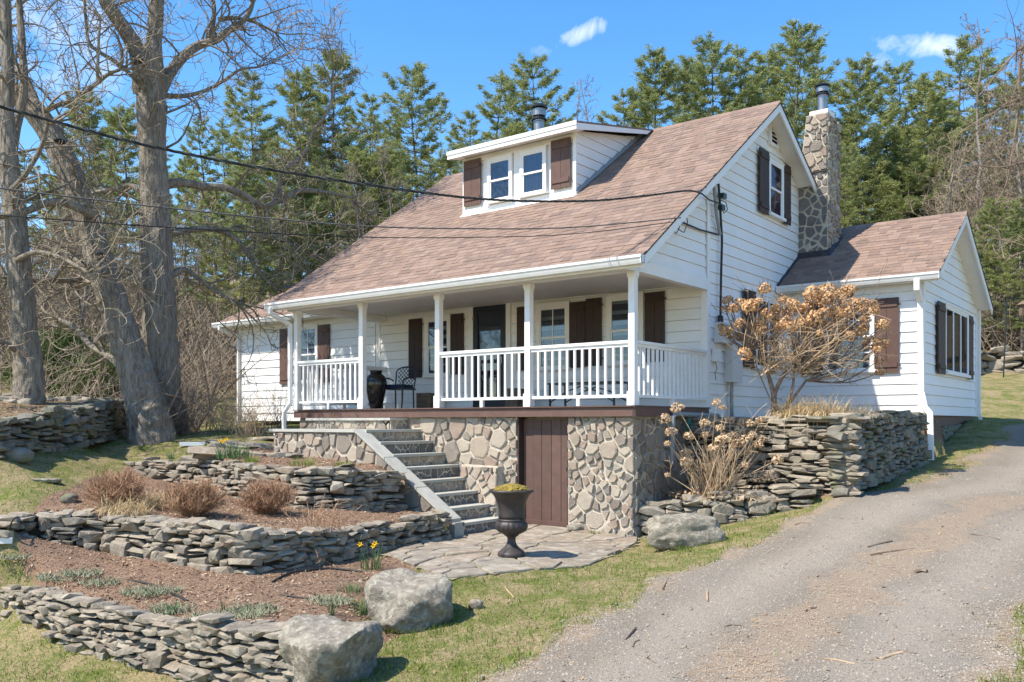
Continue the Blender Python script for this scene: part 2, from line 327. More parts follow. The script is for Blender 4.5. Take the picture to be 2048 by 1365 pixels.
# ------------------------------------------------------------------ the lie of the land
def wl(rows):
    """wall line: image foot (u, v), foot height, image top v -> (x, y, zfoot, ztop)"""
    out = []
    for u, v, z, vt in rows:
        p = gz(u, v, z); D = depth(p); out.append((p.x, p.y, z, CAM.z + (HZ - vt) / FPX * D))
    return out
W1 = wl([(-160, 1200, -2.50, 1150), (-60, 1222, -2.50, 1165), (0, 1240, -2.50, 1180), (100, 1285, -2.56, 1190), (200, 1315, -2.6, 1225), (300, 1343, -2.62, 1245), (400, 1372, -2.63, 1255), (500, 1388, -2.62, 1264), (585, 1395, -2.60, 1268)])
W2 = wl([(15, 1066, -1.52, 1056), (70, 1082, -1.68, 1026), (195, 1104, -1.83, 1034), (332, 1125, -1.88, 1048), (400, 1138, -1.92, 1056), (484, 1147, -1.95, 1063), (566, 1141, -1.96, 1066), (680, 1122, -1.97, 1062), (797, 1096, -1.98, 1052), (898, 1078, -1.98, 1028)])
W3 = wl([(243, 936, -1.03, 926), (300, 955, -1.18, 922), (380, 975, -1.32, 926), (500, 1003, -1.44, 934), (600, 1018, -1.50, 940), (700, 1022, -1.54, 940), (800, 1020, -1.60, 946)])
W4 = wl([(-80, 925, -.82, 852), (0, 918, -.78, 846), (70, 905, -.73, 836), (150, 893, -.67, 820), (230, 878, -.58, 802), (296, 862, -.48, 806)])
T_R = [(2.62, 1.45, -1.30, -.16), (2.80, 3.5, -1.13, -.13), (2.88, 5.2, -.98, -.13)]           # tall garden wall, side along the drive
T_F = [(.06, 1.62, -1.5, -.2), (1.3, 1.55, -1.45, -.19), (2.62, 1.45, -1.30, -.16)]             # its front
L_F = [(.10, .12, -1.98, -1.50), (.75, .42, -1.85, -1.38), (1.5, .85, -1.66, -1.30), (2.2, 1.25, -1.46, -1.16)]      # low wall before it
FW = wl([(1930, 748, 1.25, 716), (1985, 752, 1.22, 700), (2060, 752, 1.2, 706), (2160, 752, 1.2, 712)])   # far field wall at the right

def xy(rows): return [(p[0], p[1]) for p in rows]
STAIR_L = -1.30
def off(rows, d):
    o = []
    for i, p in enumerate(rows):
        a = rows[max(0, i - 1)]; b = rows[min(len(rows) - 1, i + 1)]; t = math.atan2(b[1] - a[1], b[0] - a[0]); o.append((p[0] - math.sin(t) * d, p[1] + math.cos(t) * d))
    return o
O1, O2, O3, O4 = off(W1, .2), off(W2, .2), off(W3, .2), off(W4, .28)
bed1 = O1 + [xy([gz(700, 1290, -2.25)])[0], xy([gz(900, 1190, -2.1)])[0], xy([gz(800, 1120, -2.03)])[0], xy([gz(870, 1095, -1.99)])[0]] + O2[::-1]
bed2 = O2 + [(-2.45, -1.42), (-3.4, -1.35)] + O3[::-1]
bed3 = O3 + [(-4.0, -1.3), (-5, -1.2), (-6.7, -1.1), (-7.4, -.9), (-8.2, .3)] + [xy([gz(395, 895, -.66)])[0]]
mound = O4 + [xy([gd(330, 800, 19.2)])[0], xy([gd(180, 790, 21)])[0], xy([gd(0, 790, 18)])[0], xy([gd(-120, 800, 16)])[0]]
garden = [(.0, 1.83), (1.3, 1.76), (2.4, 1.68), (2.60, 3.5), (2.68, 5.3)] + [(2.9, 6.1), (-.1, 6.1), (-.1, 1.6)]
ledge = off(L_F, .2) + [(2.6, 1.5), (0.0, 1.6), (0, .1)]
patio_poly = [xy([gz(u, v, z)])[0] for u, v, z in [(772, 1118, -2.03), (900, 1160, -2.06), (1010, 1150, -2.05), (1170, 1137, -2.05), (1243, 1108, -2.02)]] + [(.25, -.35), (.05, .0), (-2.3, .1), (-2.4, -1.5)]
def inpoly(x, y, poly):
    c = np.zeros(np.shape(x), bool); n = len(poly)
    for i in range(n):
        x1, y1 = poly[i]; x2, y2 = poly[(i + 1) % n]
        if y1 == y2: continue
        c ^= ((y1 > y) != (y2 > y)) & (x < (x2 - x1) * (y - y1) / (y2 - y1) + x1)
    return c
class Surf:
    def __init__(s, pts):
        P = np.array([(p[0], p[1], p[2]) for p in pts], float); s.P = P; n = len(P)
        A = np.zeros((n + 3, n + 3)); d = np.hypot(P[:, None, 0] - P[None, :, 0], P[:, None, 1] - P[None, :, 1])
        A[:n, :n] = d; A[:n, n] = 1; A[:n, n + 1] = P[:, 0]; A[:n, n + 2] = P[:, 1]; A[n:, :n] = A[:n, n:].T
        s.w = np.linalg.solve(A + 1e-9 * np.eye(n + 3), np.concatenate([P[:, 2], [0, 0, 0]]))
    def __call__(s, x, y):
        x = np.asarray(x, float); y = np.asarray(y, float); o = s.w[-3] + s.w[-2] * x + s.w[-1] * y
        for i in range(len(s.P)): o = o + s.w[i] * np.hypot(x - s.P[i, 0], y - s.P[i, 1])
        return o
def pz(u, v, z): p = gz(u, v, z); return (p.x, p.y, z)
def foot(rows): return [(p[0], p[1], p[2]) for p in rows]
def top(rows, d=-.03): return [(p[0], p[1], p[3] + d) for p in rows]
base_pts = foot(W1) + foot(W4) + foot(L_F) + foot(T_R) + [pz(*t) for t in [
    (1023, 1112, -1.97), (1250, 1095, -2.02), (900, 1160, -2.06), (1170, 1137, -2.05), (1500, 1080, -1.74), (1700, 985, -1.36),
    (250, 925, -.98), (100, 945, -1.0), (0, 1000, -1.25), (0, 1062, -1.5), (390, 886, -.64), (585, 905, -.74), (230, 948, -1.10), (300, 938, -1.04), (180, 978, -1.22), (484, 856, -.37), (15, 1066, -1.52), (70, 1083, -1.68), (150, 1000, -1.3)]]
base_pts += [(-2.3, -.7, -2.0), (-2.4, -1.5, -2.01), (-2.2, .0, -1.98), (-3, -2.1, -1.98), (-1.5, -1.5, -1.98)]
base_pts += [(.3, -5.1, -2.3), (.6, -6.5, -2.5), (-1.6, -.2, -1.96), (-7.9, 0, -.6), (-13.2, 2.4, -.38), (-8, 2.4, -.35), (-13.5, 6, .1), (-14, -2, -1.0), (-12, 10, .4), (-7, 12, .5), (0, 13, .2),
              (2.65, 10.9, -.38), (2.65, 8, -.62), (2.75, 5.9, -.86), (6, 1.6, -1.4), (6, 5.8, -1.0), (6, 10.9, -.55), (11, 5, -1.15), (11, 0, -1.6), (3, -3, -1.93), (6, -3, -1.8), (3, -6.5, -2.2),
              (6.6, -6, -2.06), (10, -6, -2.0), (6.6, -11.6, -2.35), (0, -12, -3.0), (-6, -12, -3.3), (-12, -9, -2.9), (12, -14, -2.4), (3.2, 14, .0), (7, 16, .1)]
base_pts += [(p.x, p.y, p.z) for p in [gd(440, 812, 26), gd(440, 742, 36), gd(1965, 835, 19.5), gd(2010, 790, 24), gd(2000, 750, 28), gd(2010, 700, 31), gd(60, 740, 34), gd(100, 790, 24), gd(1400, 700, 45), gd(900, 700, 45), gd(0, 660, 55), gd(2048, 660, 45)]]
for a in range(0, 360, 20):
    for rr, zz in ((75, 9), (140, 22), (260, 45)):
        x, y = CAM.x + rr * math.cos(R(a)), CAM.y + rr * math.sin(R(a)); fwd = (x - CAM.x) * math.sin(YAW) + (y - CAM.y) * math.cos(YAW)
        base_pts.append((x, y, zz * max(0, fwd / rr) ** .8 - 3.5 if fwd > 0 else -4 - rr * .02))
S0 = Surf(base_pts)
S1 = Surf([(p[0], p[1], p[3] - .02) for p in W1] + foot(W2) + [pz(700, 1290, -2.25), pz(900, 1190, -2.1), pz(800, 1120, -2.03), pz(870, 1095, -1.99)])
S2 = Surf(top(W2) + foot(W3) + [(-2.45, -1.42, -1.72), (-3.4, -1.35, -1.64)])
S3 = Surf(top(W3) + [(-4, -1.3, -.95), (-5.5, -1.2, -.88), (-6.7, -1.1, -.82), (-7.4, -.9, -.7), (-8.2, .3, -.62)] + [pz(395, 895, -.66), pz(470, 905, -.78)])
S4 = Surf(top(W4, -.06) + [tuple(gd(330, 832, 19.2)), (gd(180, 790, 21).x, gd(180, 790, 21).y, .32), (gd(0, 790, 18).x, gd(0, 790, 18).y, .28), (gd(-120, 800, 16).x, gd(-120, 800, 16).y, .2)])
def region(x, y):
    r = np.zeros(np.shape(x), int)
    for i, pl in ((4, mound), (3, bed3), (2, bed2), (1, bed1), (5, ledge), (6, garden)): r[inpoly(x, y, pl)] = i
    return r
OPEN = {1: [O1[-1]] + [xy([gz(700, 1290, -2.25)])[0], xy([gz(900, 1190, -2.1)])[0], xy([gz(800, 1120, -2.03)])[0], xy([gz(870, 1095, -1.99)])[0]],
        2: [O2[0], O3[0]], 3: [O3[0], xy([gz(395, 895, -.66)])[0], (-8.2, .3)]}
def H(x, y):
    x = np.asarray(x, float); y = np.asarray(y, float); r = region(x, y); z = S0(x, y)
    for i, S in ((1, S1), (2, S2), (3, S3), (4, S4)):
        k = r == i
        if not k.any(): continue
        wgt = 1.0
        if i in OPEN: t = np.clip(dist_poly(x, y, OPEN[i], False) / (.8 if i == 1 else .4), 0, 1); wgt = t * t * (3 - 2 * t)
        z = np.where(k, z + (S(x, y) - z) * wgt, z)
    z = np.where(r == 5, -1.52 + .10 * x, z); z = np.where(r == 6, -.24, z)
    z = np.where((x > -6.6) & (x < -2.3) & (y > STAIR_L) & (y < .3), np.minimum(z, -2.05), z)
    return z
def h1(x, y): return float(H(np.array([x]), np.array([y]))[0])
_g = {}
def ground_at(u, v, lo=5.0, hi=90.0):
    """where the line of sight through (u, v) meets the ground"""
    D = np.geomspace(lo, hi, 900); d = _dirs(u, v); X = CAM.x + d.x * D; Y = CAM.y + d.y * D; Z = CAM.z + d.z * D; k = np.nonzero(Z <= H(X, Y))[0]
    i = k[0] if len(k) else len(D) - 1; return Vector((X[i], Y[i], h1(X[i], Y[i])))
DRIVE_L = [pz(*t)[:2] for t in [(860, 1480, -2.45), (1040, 1350, -2.33), (1200, 1235, -2.16), (1350, 1155, -1.98), (1500, 1085, -1.76), (1700, 1000, -1.40)]] + [(3.35, 3.4), (3.5, 5.6), (3.55, 8), (3.6, 11), (4.2, 16), (5, 24)]
drive = [(1.2, -16)] + DRIVE_L + [(p[0] + 3.45, p[1] - .35) for p in DRIVE_L[::-1]] + [(5.6, -16)]
def dist_poly(x, y, poly, closed=True):
    d = np.full(np.shape(x), 1e9); n = len(poly)
    for i in range(n if closed else n - 1):
        ax, ay = poly[i]; bx, by = poly[(i + 1) % n]; ex, ey = bx - ax, by - ay; t = np.clip(((x - ax) * ex + (y - ay) * ey) / (ex * ex + ey * ey + 1e-12), 0, 1)
        d = np.minimum(d, np.hypot(x - ax - t * ex, y - ay - t * ey))
    return d
def wob(x, y, s=1.0): return (np.sin(x * 1.7 * s + 1.3 * np.sin(y * 1.1 * s)) + np.sin(y * 2.3 * s + 1.7 * np.sin(x * 1.9 * s)) + .6 * np.sin(x * 5.1 * s + y * 4.3 * s)) / 2.6
def masks(x, y):
    """drive, mulch, straw/needle cover  (0..1)"""
    r = region(x, y); di = dist_poly(x, y, drive); dr = np.where(inpoly(x, y, drive), di, -di); dr = np.clip((dr + .25 * wob(x, y, 1.6)) / .5 + .5, 0, 1)
    mu = np.where((r == 1) | (r == 2) | (r == 3) | (r == 5) | (r == 6), 1.0, 0.0); mu = np.where(r == 4, .55, mu)
    fwd = (x - CAM.x) * math.sin(YAW) + (y - CAM.y) * math.cos(YAW); far = np.clip((fwd - 24) / 8, 0, 1)
    # middle strip between the wheel tracks carries needles
    dc = dist_poly(x, y, [(p[0] + 1.95, p[1] - .3) for p in DRIVE_L], False); st = np.clip(1 - np.abs(dc) / .62 + .4 * wob(x, y, 2.1), 0, 1)
    ed_ = np.clip(1 - np.abs(di) / .38 + .5 * wob(x, y, 3.3), 0, 1) * .75
    return dr * (1 - (mu > .3)), mu, np.where(dr > .3, np.maximum(st, ed_), far)
def tracks(x, y):
    dl = dist_poly(x, y, [(1.2, -16)] + DRIVE_L, False); return np.clip(1.25 - np.minimum(np.abs(dl - 1.0), np.abs(dl - 2.75)) / .42 + .25 * wob(x, y, 1.4), 0, 1) * inpoly(x, y, drive)
def build_ground():
    def axis(a, b, st, lo, hi):
        c = list(np.arange(a, b + 1e-6, st)); k = st
        while c[-1] < hi: k *= 1.16; c.append(c[-1] + k)
        k = st
        while c[0] > lo: k *= 1.16; c.insert(0, c[0] - k)
        return np.array(c)
    xs = axis(-14.5, 9.5, .1, -320, 320); ys = axis(-9.5, 7.5, .1, -60, 340); X, Y = np.meshgrid(xs, ys); Z = H(X, Y)
    rr = region(X, Y); Z = Z + np.where(rr > 0, .018, .012) * wob(X, Y, 2.7) + .008 * wob(X + 9, Y, 7.1)
    hs = (X > -12.9) & (X < -.1) & (Y > 2.6) & (Y < 7.9) | (X > -7.6) & (X < -.1) & (Y > .15) & (Y < 2.7) | (X > 0) & (X < 2.55) & (Y > 6.1) & (Y < 10.7); Z = np.where(hs, np.minimum(Z, -2.3), Z)
    V = np.stack([X.ravel(), Y.ravel(), Z.ravel()], 1); nx, ny = len(xs), len(ys); i = np.arange(nx * ny).reshape(ny, nx)
    F = np.stack([i[:-1, :-1].ravel(), i[:-1, 1:].ravel(), i[1:, 1:].ravel(), i[1:, :-1].ravel()], 1)
    o = bulk('ground', V, F, None, 'structure', fs=4); o.data.materials.clear()
    dr, mu, st = masks(X.ravel(), Y.ravel()); ca = o.data.color_attributes.new('cover', 'FLOAT_COLOR', 'POINT'); ca.data.foreach_set('color', np.stack([dr, mu, st, tracks(X.ravel(), Y.ravel())], 1).astype(np.float32).ravel())
    o.data.polygons.foreach_set('use_smooth', np.ones(len(F), bool))
    m = bpy.data.materials.new('ground_cover'); m.use_nodes = True; N = m.node_tree.nodes; L = m.node_tree.links; b = N['Principled BSDF']; b.inputs['Roughness'].default_value = .95; b.inputs['Specular IOR Level'].default_value = .15
    at = N.new('ShaderNodeAttribute'); at.attribute_name = 'cover'; sp = N.new('ShaderNodeSeparateColor'); L.new(at.outputs['Color'], sp.inputs[0]); geo = N.new('ShaderNodeNewGeometry'); P = geo.outputs['Position']
    def nz(s, d=6, r=.65, dist=0):
        n = N.new('ShaderNodeTexNoise'); n.inputs['Scale'].default_value = s; n.inputs['Detail'].default_value = d; n.inputs['Roughness'].default_value = r; n.inputs['Distortion'].default_value = dist; L.new(P, n.inputs['Vector']); return n.outputs[0]
    def ramp(src, *st):
        r = N.new('ShaderNodeValToRGB'); e = r.color_ramp.elements
        while len(e) < len(st): e.new(.5)
        for k, (p, c) in enumerate(st): e[k].position = p; e[k].color = (*c, 1)
        L.new(src, r.inputs[0]); return r.outputs[0]
    def mixc(f, a, c):
        x = N.new('ShaderNodeMixRGB'); L.new(a, x.inputs[1]); L.new(c, x.inputs[2])
        if hasattr(f, 'links'): L.new(f, x.inputs[0])
        else: x.inputs[0].default_value = f
        return x.outputs[0]
    def edge(m_, n_, k=.5):     # mask broken up by noise
        a = N.new('ShaderNodeMath'); a.operation = 'MULTIPLY_ADD'; L.new(n_, a.inputs[0]); a.inputs[1].default_value = k * 2; a.inputs[2].default_value = -k; c = N.new('ShaderNodeMath'); c.operation = 'ADD'; L.new(a.outputs[0], c.inputs[0]); L.new(m_, c.inputs[1])
        q = N.new('ShaderNodeMapRange'); q.inputs['From Min'].default_value = .35; q.inputs['From Max'].default_value = .65; L.new(c.outputs[0], q.inputs['Value']); return q.outputs[0]
    fine = nz(55, 3, .7); vf = nz(150, 2, .6)
    green = ramp(fine, (.3, (.06, .075, .018)), (.5, (.135, .16, .035)), (.7, (.22, .235, .07)))
    dry = ramp(fine, (.3, (.17, .125, .065)), (.5, (.32, .25, .135)), (.7, (.47, .38, .22)))
    lawn = mixc(ramp(nz(2.1, 9, .82, .3), (.42, (0, 0, 0)), (.58, (1, 1, 1))), green, dry)
    peb = N.new('ShaderNodeTexVoronoi'); peb.inputs['Scale'].default_value = 60; L.new(P, peb.inputs['Vector'])
    hsv = ramp(peb.outputs['Distance'], (0, (.42, .36, .28)), (.6, (.15, .128, .10)))
    gr = mixc(.55, ramp(vf, (.3, (.11, .094, .07)), (.5, (.30, .255, .195)), (.72, (.52, .455, .365))), hsv); gr = mixc(ramp(nz(.7, 5), (.4, (0, 0, 0)), (.65, (.45, .45, .45))), gr, ramp(fine, (.3, (.22, .20, .17)), (.7, (.37, .335, .29))))
    pk = ramp(fine, (.3, (.25, .215, .165)), (.5, (.345, .295, .235)), (.7, (.44, .385, .315))); tm = N.new('ShaderNodeMath'); tm.operation = 'MULTIPLY'; tm.inputs[1].default_value = .75; L.new(at.outputs['Alpha'], tm.inputs[0]); gr = mixc(tm.outputs[0], gr, pk)
    need = ramp(nz(90, 3, .7, 1.5), (.3, (.20, .14, .095)), (.55, (.38, .29, .20)), (.75, (.56, .46, .34)))
    gr = mixc(edge(sp.outputs[2], nz(4, 9, .85, .6), 1.25), gr, mixc(.35, need, gr))
    mul = ramp(nz(75, 4, .75, 1.0), (.3, (.08, .046, .03)), (.5, (.24, .15, .10)), (.7, (.45, .33, .22)))
    mea = ramp(nz(.5, 8, .7), (.35, (.10, .13, .035)), (.5, (.30, .22, .12)), (.65, (.22, .15, .085)))
    c = mixc(edge(sp.outputs[2], nz(.4, 6), .6), lawn, mea)
    c = mixc(edge(sp.outputs[0], nz(6, 8, .75), .9), c, gr)
    c = mixc(edge(sp.outputs[1], nz(8, 6, .7), .35), c, mul); L.new(c, b.inputs['Base Color'])
    ht = N.new('ShaderNodeMath'); ht.operation = 'ADD'; L.new(fine, ht.inputs[0]); L.new(vf, ht.inputs[1]); bp = N.new('ShaderNodeBump'); bp.inputs['Strength'].default_value = .7; bp.inputs['Distance'].default_value = .03; L.new(ht.outputs[0], bp.inputs['Height']); L.new(bp.outputs[0], b.inputs['Normal'])
    o.data.materials.append(m)
build_ground()

# ------------------------------------------------------------------ dry stone walls
def hull_proto(seed, n=22, sx=.5, sy=.5, sz=.5, p=.5):
    r = random.Random(seed); bm = bmesh.new()
    for i in range(n):
        z = r.uniform(-1, 1); th = r.uniform(0, 2 * math.pi); q = math.sqrt(1 - z * z); v = Vector((q * math.cos(th), q * math.sin(th), z))
        v = Vector([math.copysign(abs(c) ** p, c) for c in v]); v /= max(abs(v.x), abs(v.y), abs(v.z)) ** .75
        bm.verts.new((v.x * sx, v.y * sy, v.z * sz))
    g = bmesh.ops.convex_hull(bm, input=bm.verts); bmesh.ops.delete(bm, geom=[e for e in g['geom_interior'] if isinstance(e, bmesh.types.BMVert)], context='VERTS')
    me = bpy.data.meshes.new('stone'); bm.to_mesh(me); bm.free(); xs = [v.co for v in me.vertices]
    for k, s in ((0, sx), (1, sy), (2, sz)):
        lo = min(c[k] for c in xs); hi = max(c[k] for c in xs)
        for v in me.vertices: v.co[k] = ((v.co[k] - lo) / (hi - lo) - .5) * 2 * s
    return me
def protos(material, seed, k=14):
    out = []
    for i in range(k): me = hull_proto(seed + i, n=22 + i % 5, p=.50 + .04 * (i % 4)); me.materials.append(material); out.append(me)
    return out
PR = protos(M['stone'], 100); PRD = protos(M['stoned'], 300); PRR = [hull_proto(700 + i, 22, p=.8) for i in range(6)]
for me in PRR: me.materials.append(M['stone'])
def sample(line, s):
    acc = 0
    for a, b in zip(line[:-1], line[1:]):
        d = math.hypot(b[0] - a[0], b[1] - a[1])
        if s <= acc + d or b is line[-1]:
            t = min(1, max(0, (s - acc) / d)); return [a[k] + (b[k] - a[k]) * t for k in range(4)] + [math.atan2(b[1] - a[1], b[0] - a[0])]
        acc += d
def join_insts(name, items, material, parent=None):
    """many placed stones merged into one 'stuff' mesh"""
    V = []; F = []; o = 0
    for me, mt in items:
        for v in me.vertices: V.append(tuple(mt @ v.co))
        for p in me.polygons: F.append(tuple(o + i for i in p.vertices))
        o += len(me.vertices)
    m = bpy.data.meshes.new(name); m.from_pydata(V, [], F); m.update(); m.materials.append(material)
    ob = bpy.data.objects.new(name, m); link(ob, parent, 'stuff')
    if parent: ob.location = -wloc(parent)
    return ob
def stone_wall(line, label, group=None, seed=1, thick=.30, hs=(.045, .10), ls=(.13, .36), pr=None, rough=.02, cap=True, root=None, batter=.06, behind=1, loose=1.0, lim=300, core0=0):
    """face line runs left to right as seen from the front; stones laid in uneven courses"""
    r = random.Random(seed); pr = pr or PR; Lt = sum(math.hypot(b[0] - a[0], b[1] - a[1]) for a, b in zip(line[:-1], line[1:]))
    if root is None: m = sample(line, Lt / 2); root = thing('stone_wall', label, 'stone wall', (m[0], m[1], m[2]), group)
    # dark earth core
    mb = MB(); n = max(6, int(Lt / .25)); rows = [sample(line, Lt * i / n) for i in range(n + 1)]
    for a, b in list(zip(rows[:-1], rows[1:]))[core0:]:
        vs = []
        for q in (a, b):
            nx, ny = -math.sin(q[4]), math.cos(q[4]); vs.append([(q[0] + nx * d, q[1] + ny * d, z) for d, z in ((.10, q[2] - .1), (thick + .05, q[2] - .1), (thick + .05, q[3] - .07), (.10 + batter, q[3] - .07))])
        mb.add(vs[0] + vs[1], [(0, 1, 2, 3), (7, 6, 5, 4), (0, 4, 5, 1), (1, 5, 6, 2), (2, 6, 7, 3), (3, 7, 4, 0)])
    obj('core', mb, M['core'], root)
    items = []; s = -.05
    # columns of varying width are avoided: courses follow the foot line, their height drifts with s
    zfrac = 0; course = 0; zc = -.04; hmax = max(q[3] - q[2] for q in rows)
    while zc < hmax + .02:
        h = r.uniform(*hs) * (1.15 if zc < .1 else 1); s = r.uniform(-.2, 0)
        while s < Lt:
            l = r.uniform(*ls) * (1.2 if r.random() < .2 else 1); q = sample(line, max(0, s + l / 2)); hh = q[3] - q[2]
            zz = zc + .03 * math.sin(s * 1.7 + course * .9) + r.uniform(-.01, .01)
            if zz < hh - .01:
                hc = h * r.uniform(.8, 1.22); lay = [(zz, hc)]
                if hc > .075 and r.random() < .38: lay = [(zz, hc * .48), (zz + hc * .5, hc * .5)]
                if r.random() < .09 and zz + h * 1.7 < hh: lay = [(zz - .01, hc * r.uniform(1.6, 2.1))]
                for z0, h0 in lay:
                    d = r.uniform(.16, .26); off = r.uniform(-rough, rough) + batter * (z0 / max(.2, hmax)) - (.025 if h0 > .13 else 0); a = q[4] + r.uniform(-.12, .12) * loose; nx, ny = -math.sin(q[4]), math.cos(q[4])
                    tilt = r.uniform(-.07, .07) * loose
                    mt = Matrix.Translation((q[0] + nx * (off + d / 2), q[1] + ny * (off + d / 2), q[2] + z0 + h0 / 2)) @ Matrix.Rotation(a, 4, 'Z') @ Matrix.Rotation(tilt, 4, 'Y') @ Matrix.Rotation(r.uniform(-.1, .1) * loose, 4, 'X') @ Matrix.Diagonal((l * 1.0 * r.choice((1, -1)), d * 1.2, h0 * 1.0, 1))
                    items.append((r.choice(pr), mt))
            s += l * .97
        zc += h * .97; course += 1
    if cap:
        for row in range(behind + 1):
            s = r.uniform(-.1, 0)
            while s < Lt:
                l = r.uniform(ls[0] * 1.2, ls[1] * 1.25); q = sample(line, max(0, s + l / 2)); nx, ny = -math.sin(q[4]), math.cos(q[4]); d = r.uniform(.2, .3); off = .02 + batter + row * .2 + r.uniform(-.04, .03); hh = r.uniform(.035, .07)
                mt = Matrix.Translation((q[0] + nx * (off + d / 2), q[1] + ny * (off + d / 2), q[3] - .04 + r.uniform(-.02, .02))) @ Matrix.Rotation(q[4] + r.uniform(-.35, .35) * loose, 4, 'Z') @ Matrix.Rotation(r.uniform(-.1, .1) * loose, 4, 'Y') @ Matrix.Rotation(r.uniform(-.08, .08), 4, 'X') @ Matrix.Diagonal((l * 1.05, d * 1.2, hh * 1.2, 1))
                items.append((r.choice(pr), mt)); s += l * .93
    items.sort(key=lambda it: -abs(it[1].determinant()) ** (1 / 3) / max(1, depth(it[1].translation)))
    for me, mt in items[:lim]: inst('stone', me, mt, root)
    if len(items) > lim: join_insts('small_stones', items[lim:], pr[0].materials[0], root)
    return root
stone_wall(W1, 'low dry stone wall nearest the camera at lower left, running to the angular boulder', 'terraced dry stone garden walls', 11, hs=(.045, .095), ls=(.11, .30), rough=.04, loose=1.6)
stone_wall(W2, 'long curved dry stone wall of the middle terrace ending at the foot of the steps', 'terraced dry stone garden walls', 22, hs=(.04, .09), ls=(.11, .30), rough=.035, loose=1.6)
stone_wall(W3, 'upper dry stone terrace wall behind the three reddish shrubs, meeting the stair side', 'terraced dry stone garden walls', 33, hs=(.042, .095), ls=(.13, .36), rough=.03)
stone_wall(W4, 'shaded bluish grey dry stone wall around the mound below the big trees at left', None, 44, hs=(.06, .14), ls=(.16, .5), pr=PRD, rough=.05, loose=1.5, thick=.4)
tw = stone_wall(T_F[:], 'tall dry stone retaining wall round the raised bed by the driveway', None, 55, hs=(.045, .10), ls=(.18, .46), rough=.025, loose=.8, lim=150)
_r = stone_wall(T_R[:], '', None, 56, hs=(.045, .10), ls=(.13, .38), pr=PRD, rough=.025, root=tw, lim=150, core0=2)
_q = random.Random(2)
for k in range(16):
    zq = -1.28 + k * .075; a_ = -.02 if k % 2 else 1.5
    inst('stone', _q.choice(PR), Matrix.Translation((2.60 + _q.uniform(-.02, .02) - (0 if k % 2 else .04), 1.60 + _q.uniform(-.02, .02) + (.06 if k % 2 == 0 else 0), zq)) @ Matrix.Rotation(a_ + _q.uniform(-.1, .1), 4, 'Z') @ Matrix.Diagonal((_q.uniform(.34, .46), .30, .088, 1)), tw)
lowc = stone_wall(L_F, 'low dry stone wall of round and flat stones under the dried hydrangea clump', None, 66, hs=(.06, .13), ls=(.16, .42), rough=.04, loose=1.6, behind=0)
stone_wall(FW, 'far pale field wall of rough stones on the lawn at the right edge', None, 77, hs=(.09, .2), ls=(.3, .8), rough=.1, loose=2.2, thick=.6)

# ------------------------------------------------------------------ the house
house = thing('cottage', 'white clapboard cottage with brown shingle roof, dormer, porch and stone base', 'house', (-4, 3, 0))
PW = 2.48; XL = -8.05; XE = -13.18
EV = (-.411, 2.147); RG = (4.89, 5.848); RX = (-8.17, .372); RB = (8.3, 3.93)
AN = dict(x=2.646, y0=5.931, y1=10.862, ev=(5.66, 2.45), rg=(8.12, 3.975), rb=(11.0, 2.37), gx=2.985)
B = lambda: MB()
def body(name, mb, m, **k): return obj(name, mb, m, house, **k)
# solid walls behind the boards
def prism_x(poly, x0, x1): return MB().hexa([(x0, y, z) for y, z in poly], [(x1, y, z) for y, z in poly])
def slopez(y, a, b): return a[1] + (b[1] - a[1]) * (y - a[0]) / (b[0] - a[0])
main = [(PW + .02, -.12), (8.05, -.12), (8.05, slopez(8.05, RG, RB) - .1), (RG[0], RG[1] - .1), (PW + .02, slopez(PW, EV, RG) - .1)]
wall_main = body('wall', prism_x(main, XL + .02, -.03), M['gap'])
gable_l = body('wall', prism_x([(-.05, 2.2), (PW + .02, 2.2), (PW + .02, slopez(PW, EV, RG) - .1), (-.05, slopez(-.05, EV, RG) - .1)], -.14, -.03), M['gap'])
body('wall', prism_x([(-.05, 2.0), (PW + .02, 2.0), (PW + .02, slopez(PW, EV, RG) - .1), (-.05, slopez(-.05, EV, RG) - .1)], XL + .02, XL + .14), M['siding'])
wall_ext = body('wall', MB().box((XE + .02, PW + .02, -.25), (XL - .001, 6.2, 2.24)), M['gap'])
wall_ann = body('wall', prism_x([(AN['y0'] + .02, -.1), (AN['y1'], -.1), (AN['y1'], 2.36), (AN['rg'][0], AN['rg'][1] - .12), (AN['y0'] + .02, 2.5)], -.028, AN['x'] - .02), M['gap'])

def siding(parent, Mx, poly, z0, z1, step=.193, thick=.018, over=.019, phase=0):
    """clapboards: each board a wedge over a slit that shows the painted shadow line; poly convex in (u, v)"""
    k = 0; v = z0 + phase
    while v < z1:
        c = clip(clip(list(poly), 0, 1, v + step), 0, -1, -v - .0045)
        if len(c) >= 3 and abs(area(c)) > .004:
            mb = MB(Mx); j = .0015 * math.sin(k * 7.1 + v)
            f0 = lambda vv: thick + over + j - (over) * (vv - v) / step
            bot = [(u, -.004, vv) for u, vv in c]; top = [(u, f0(vv), vv) for u, vv in c]
            n = len(c); mb.add(bot + top, [tuple(range(n)), tuple(range(n, 2 * n))[::-1]] + [(n + i, n + (i + 1) % n, (i + 1) % n, i) for i in range(n)])
            obj('siding_board', mb, M['siding'], parent)
        v += step; k += 1
MF = lambda y: wallM((0, y, 0), 'F'); MR = lambda x: wallM((x, 0, 0), 'R')
siding(wall_main, MF(PW), [(XL, 0), (-.02, 0), (-.02, 2.16), (XL, 2.16)], -.02, 2.2)
siding(wall_ext, MF(PW), [(XE, -.22), (XL - .07, -.22), (XL - .07, 2.24), (XE, 2.24)], -.22, 2.3, phase=.0)
gp = [(PW + .0, -.16), (8.03, -.16), (8.03, slopez(8.03, RG, RB) - .06), (RG[0], RG[1] - .06), (PW, slopez(PW, EV, RG) - .06)]
siding(wall_main, MR(-.03), gp, -.16, 5.9)
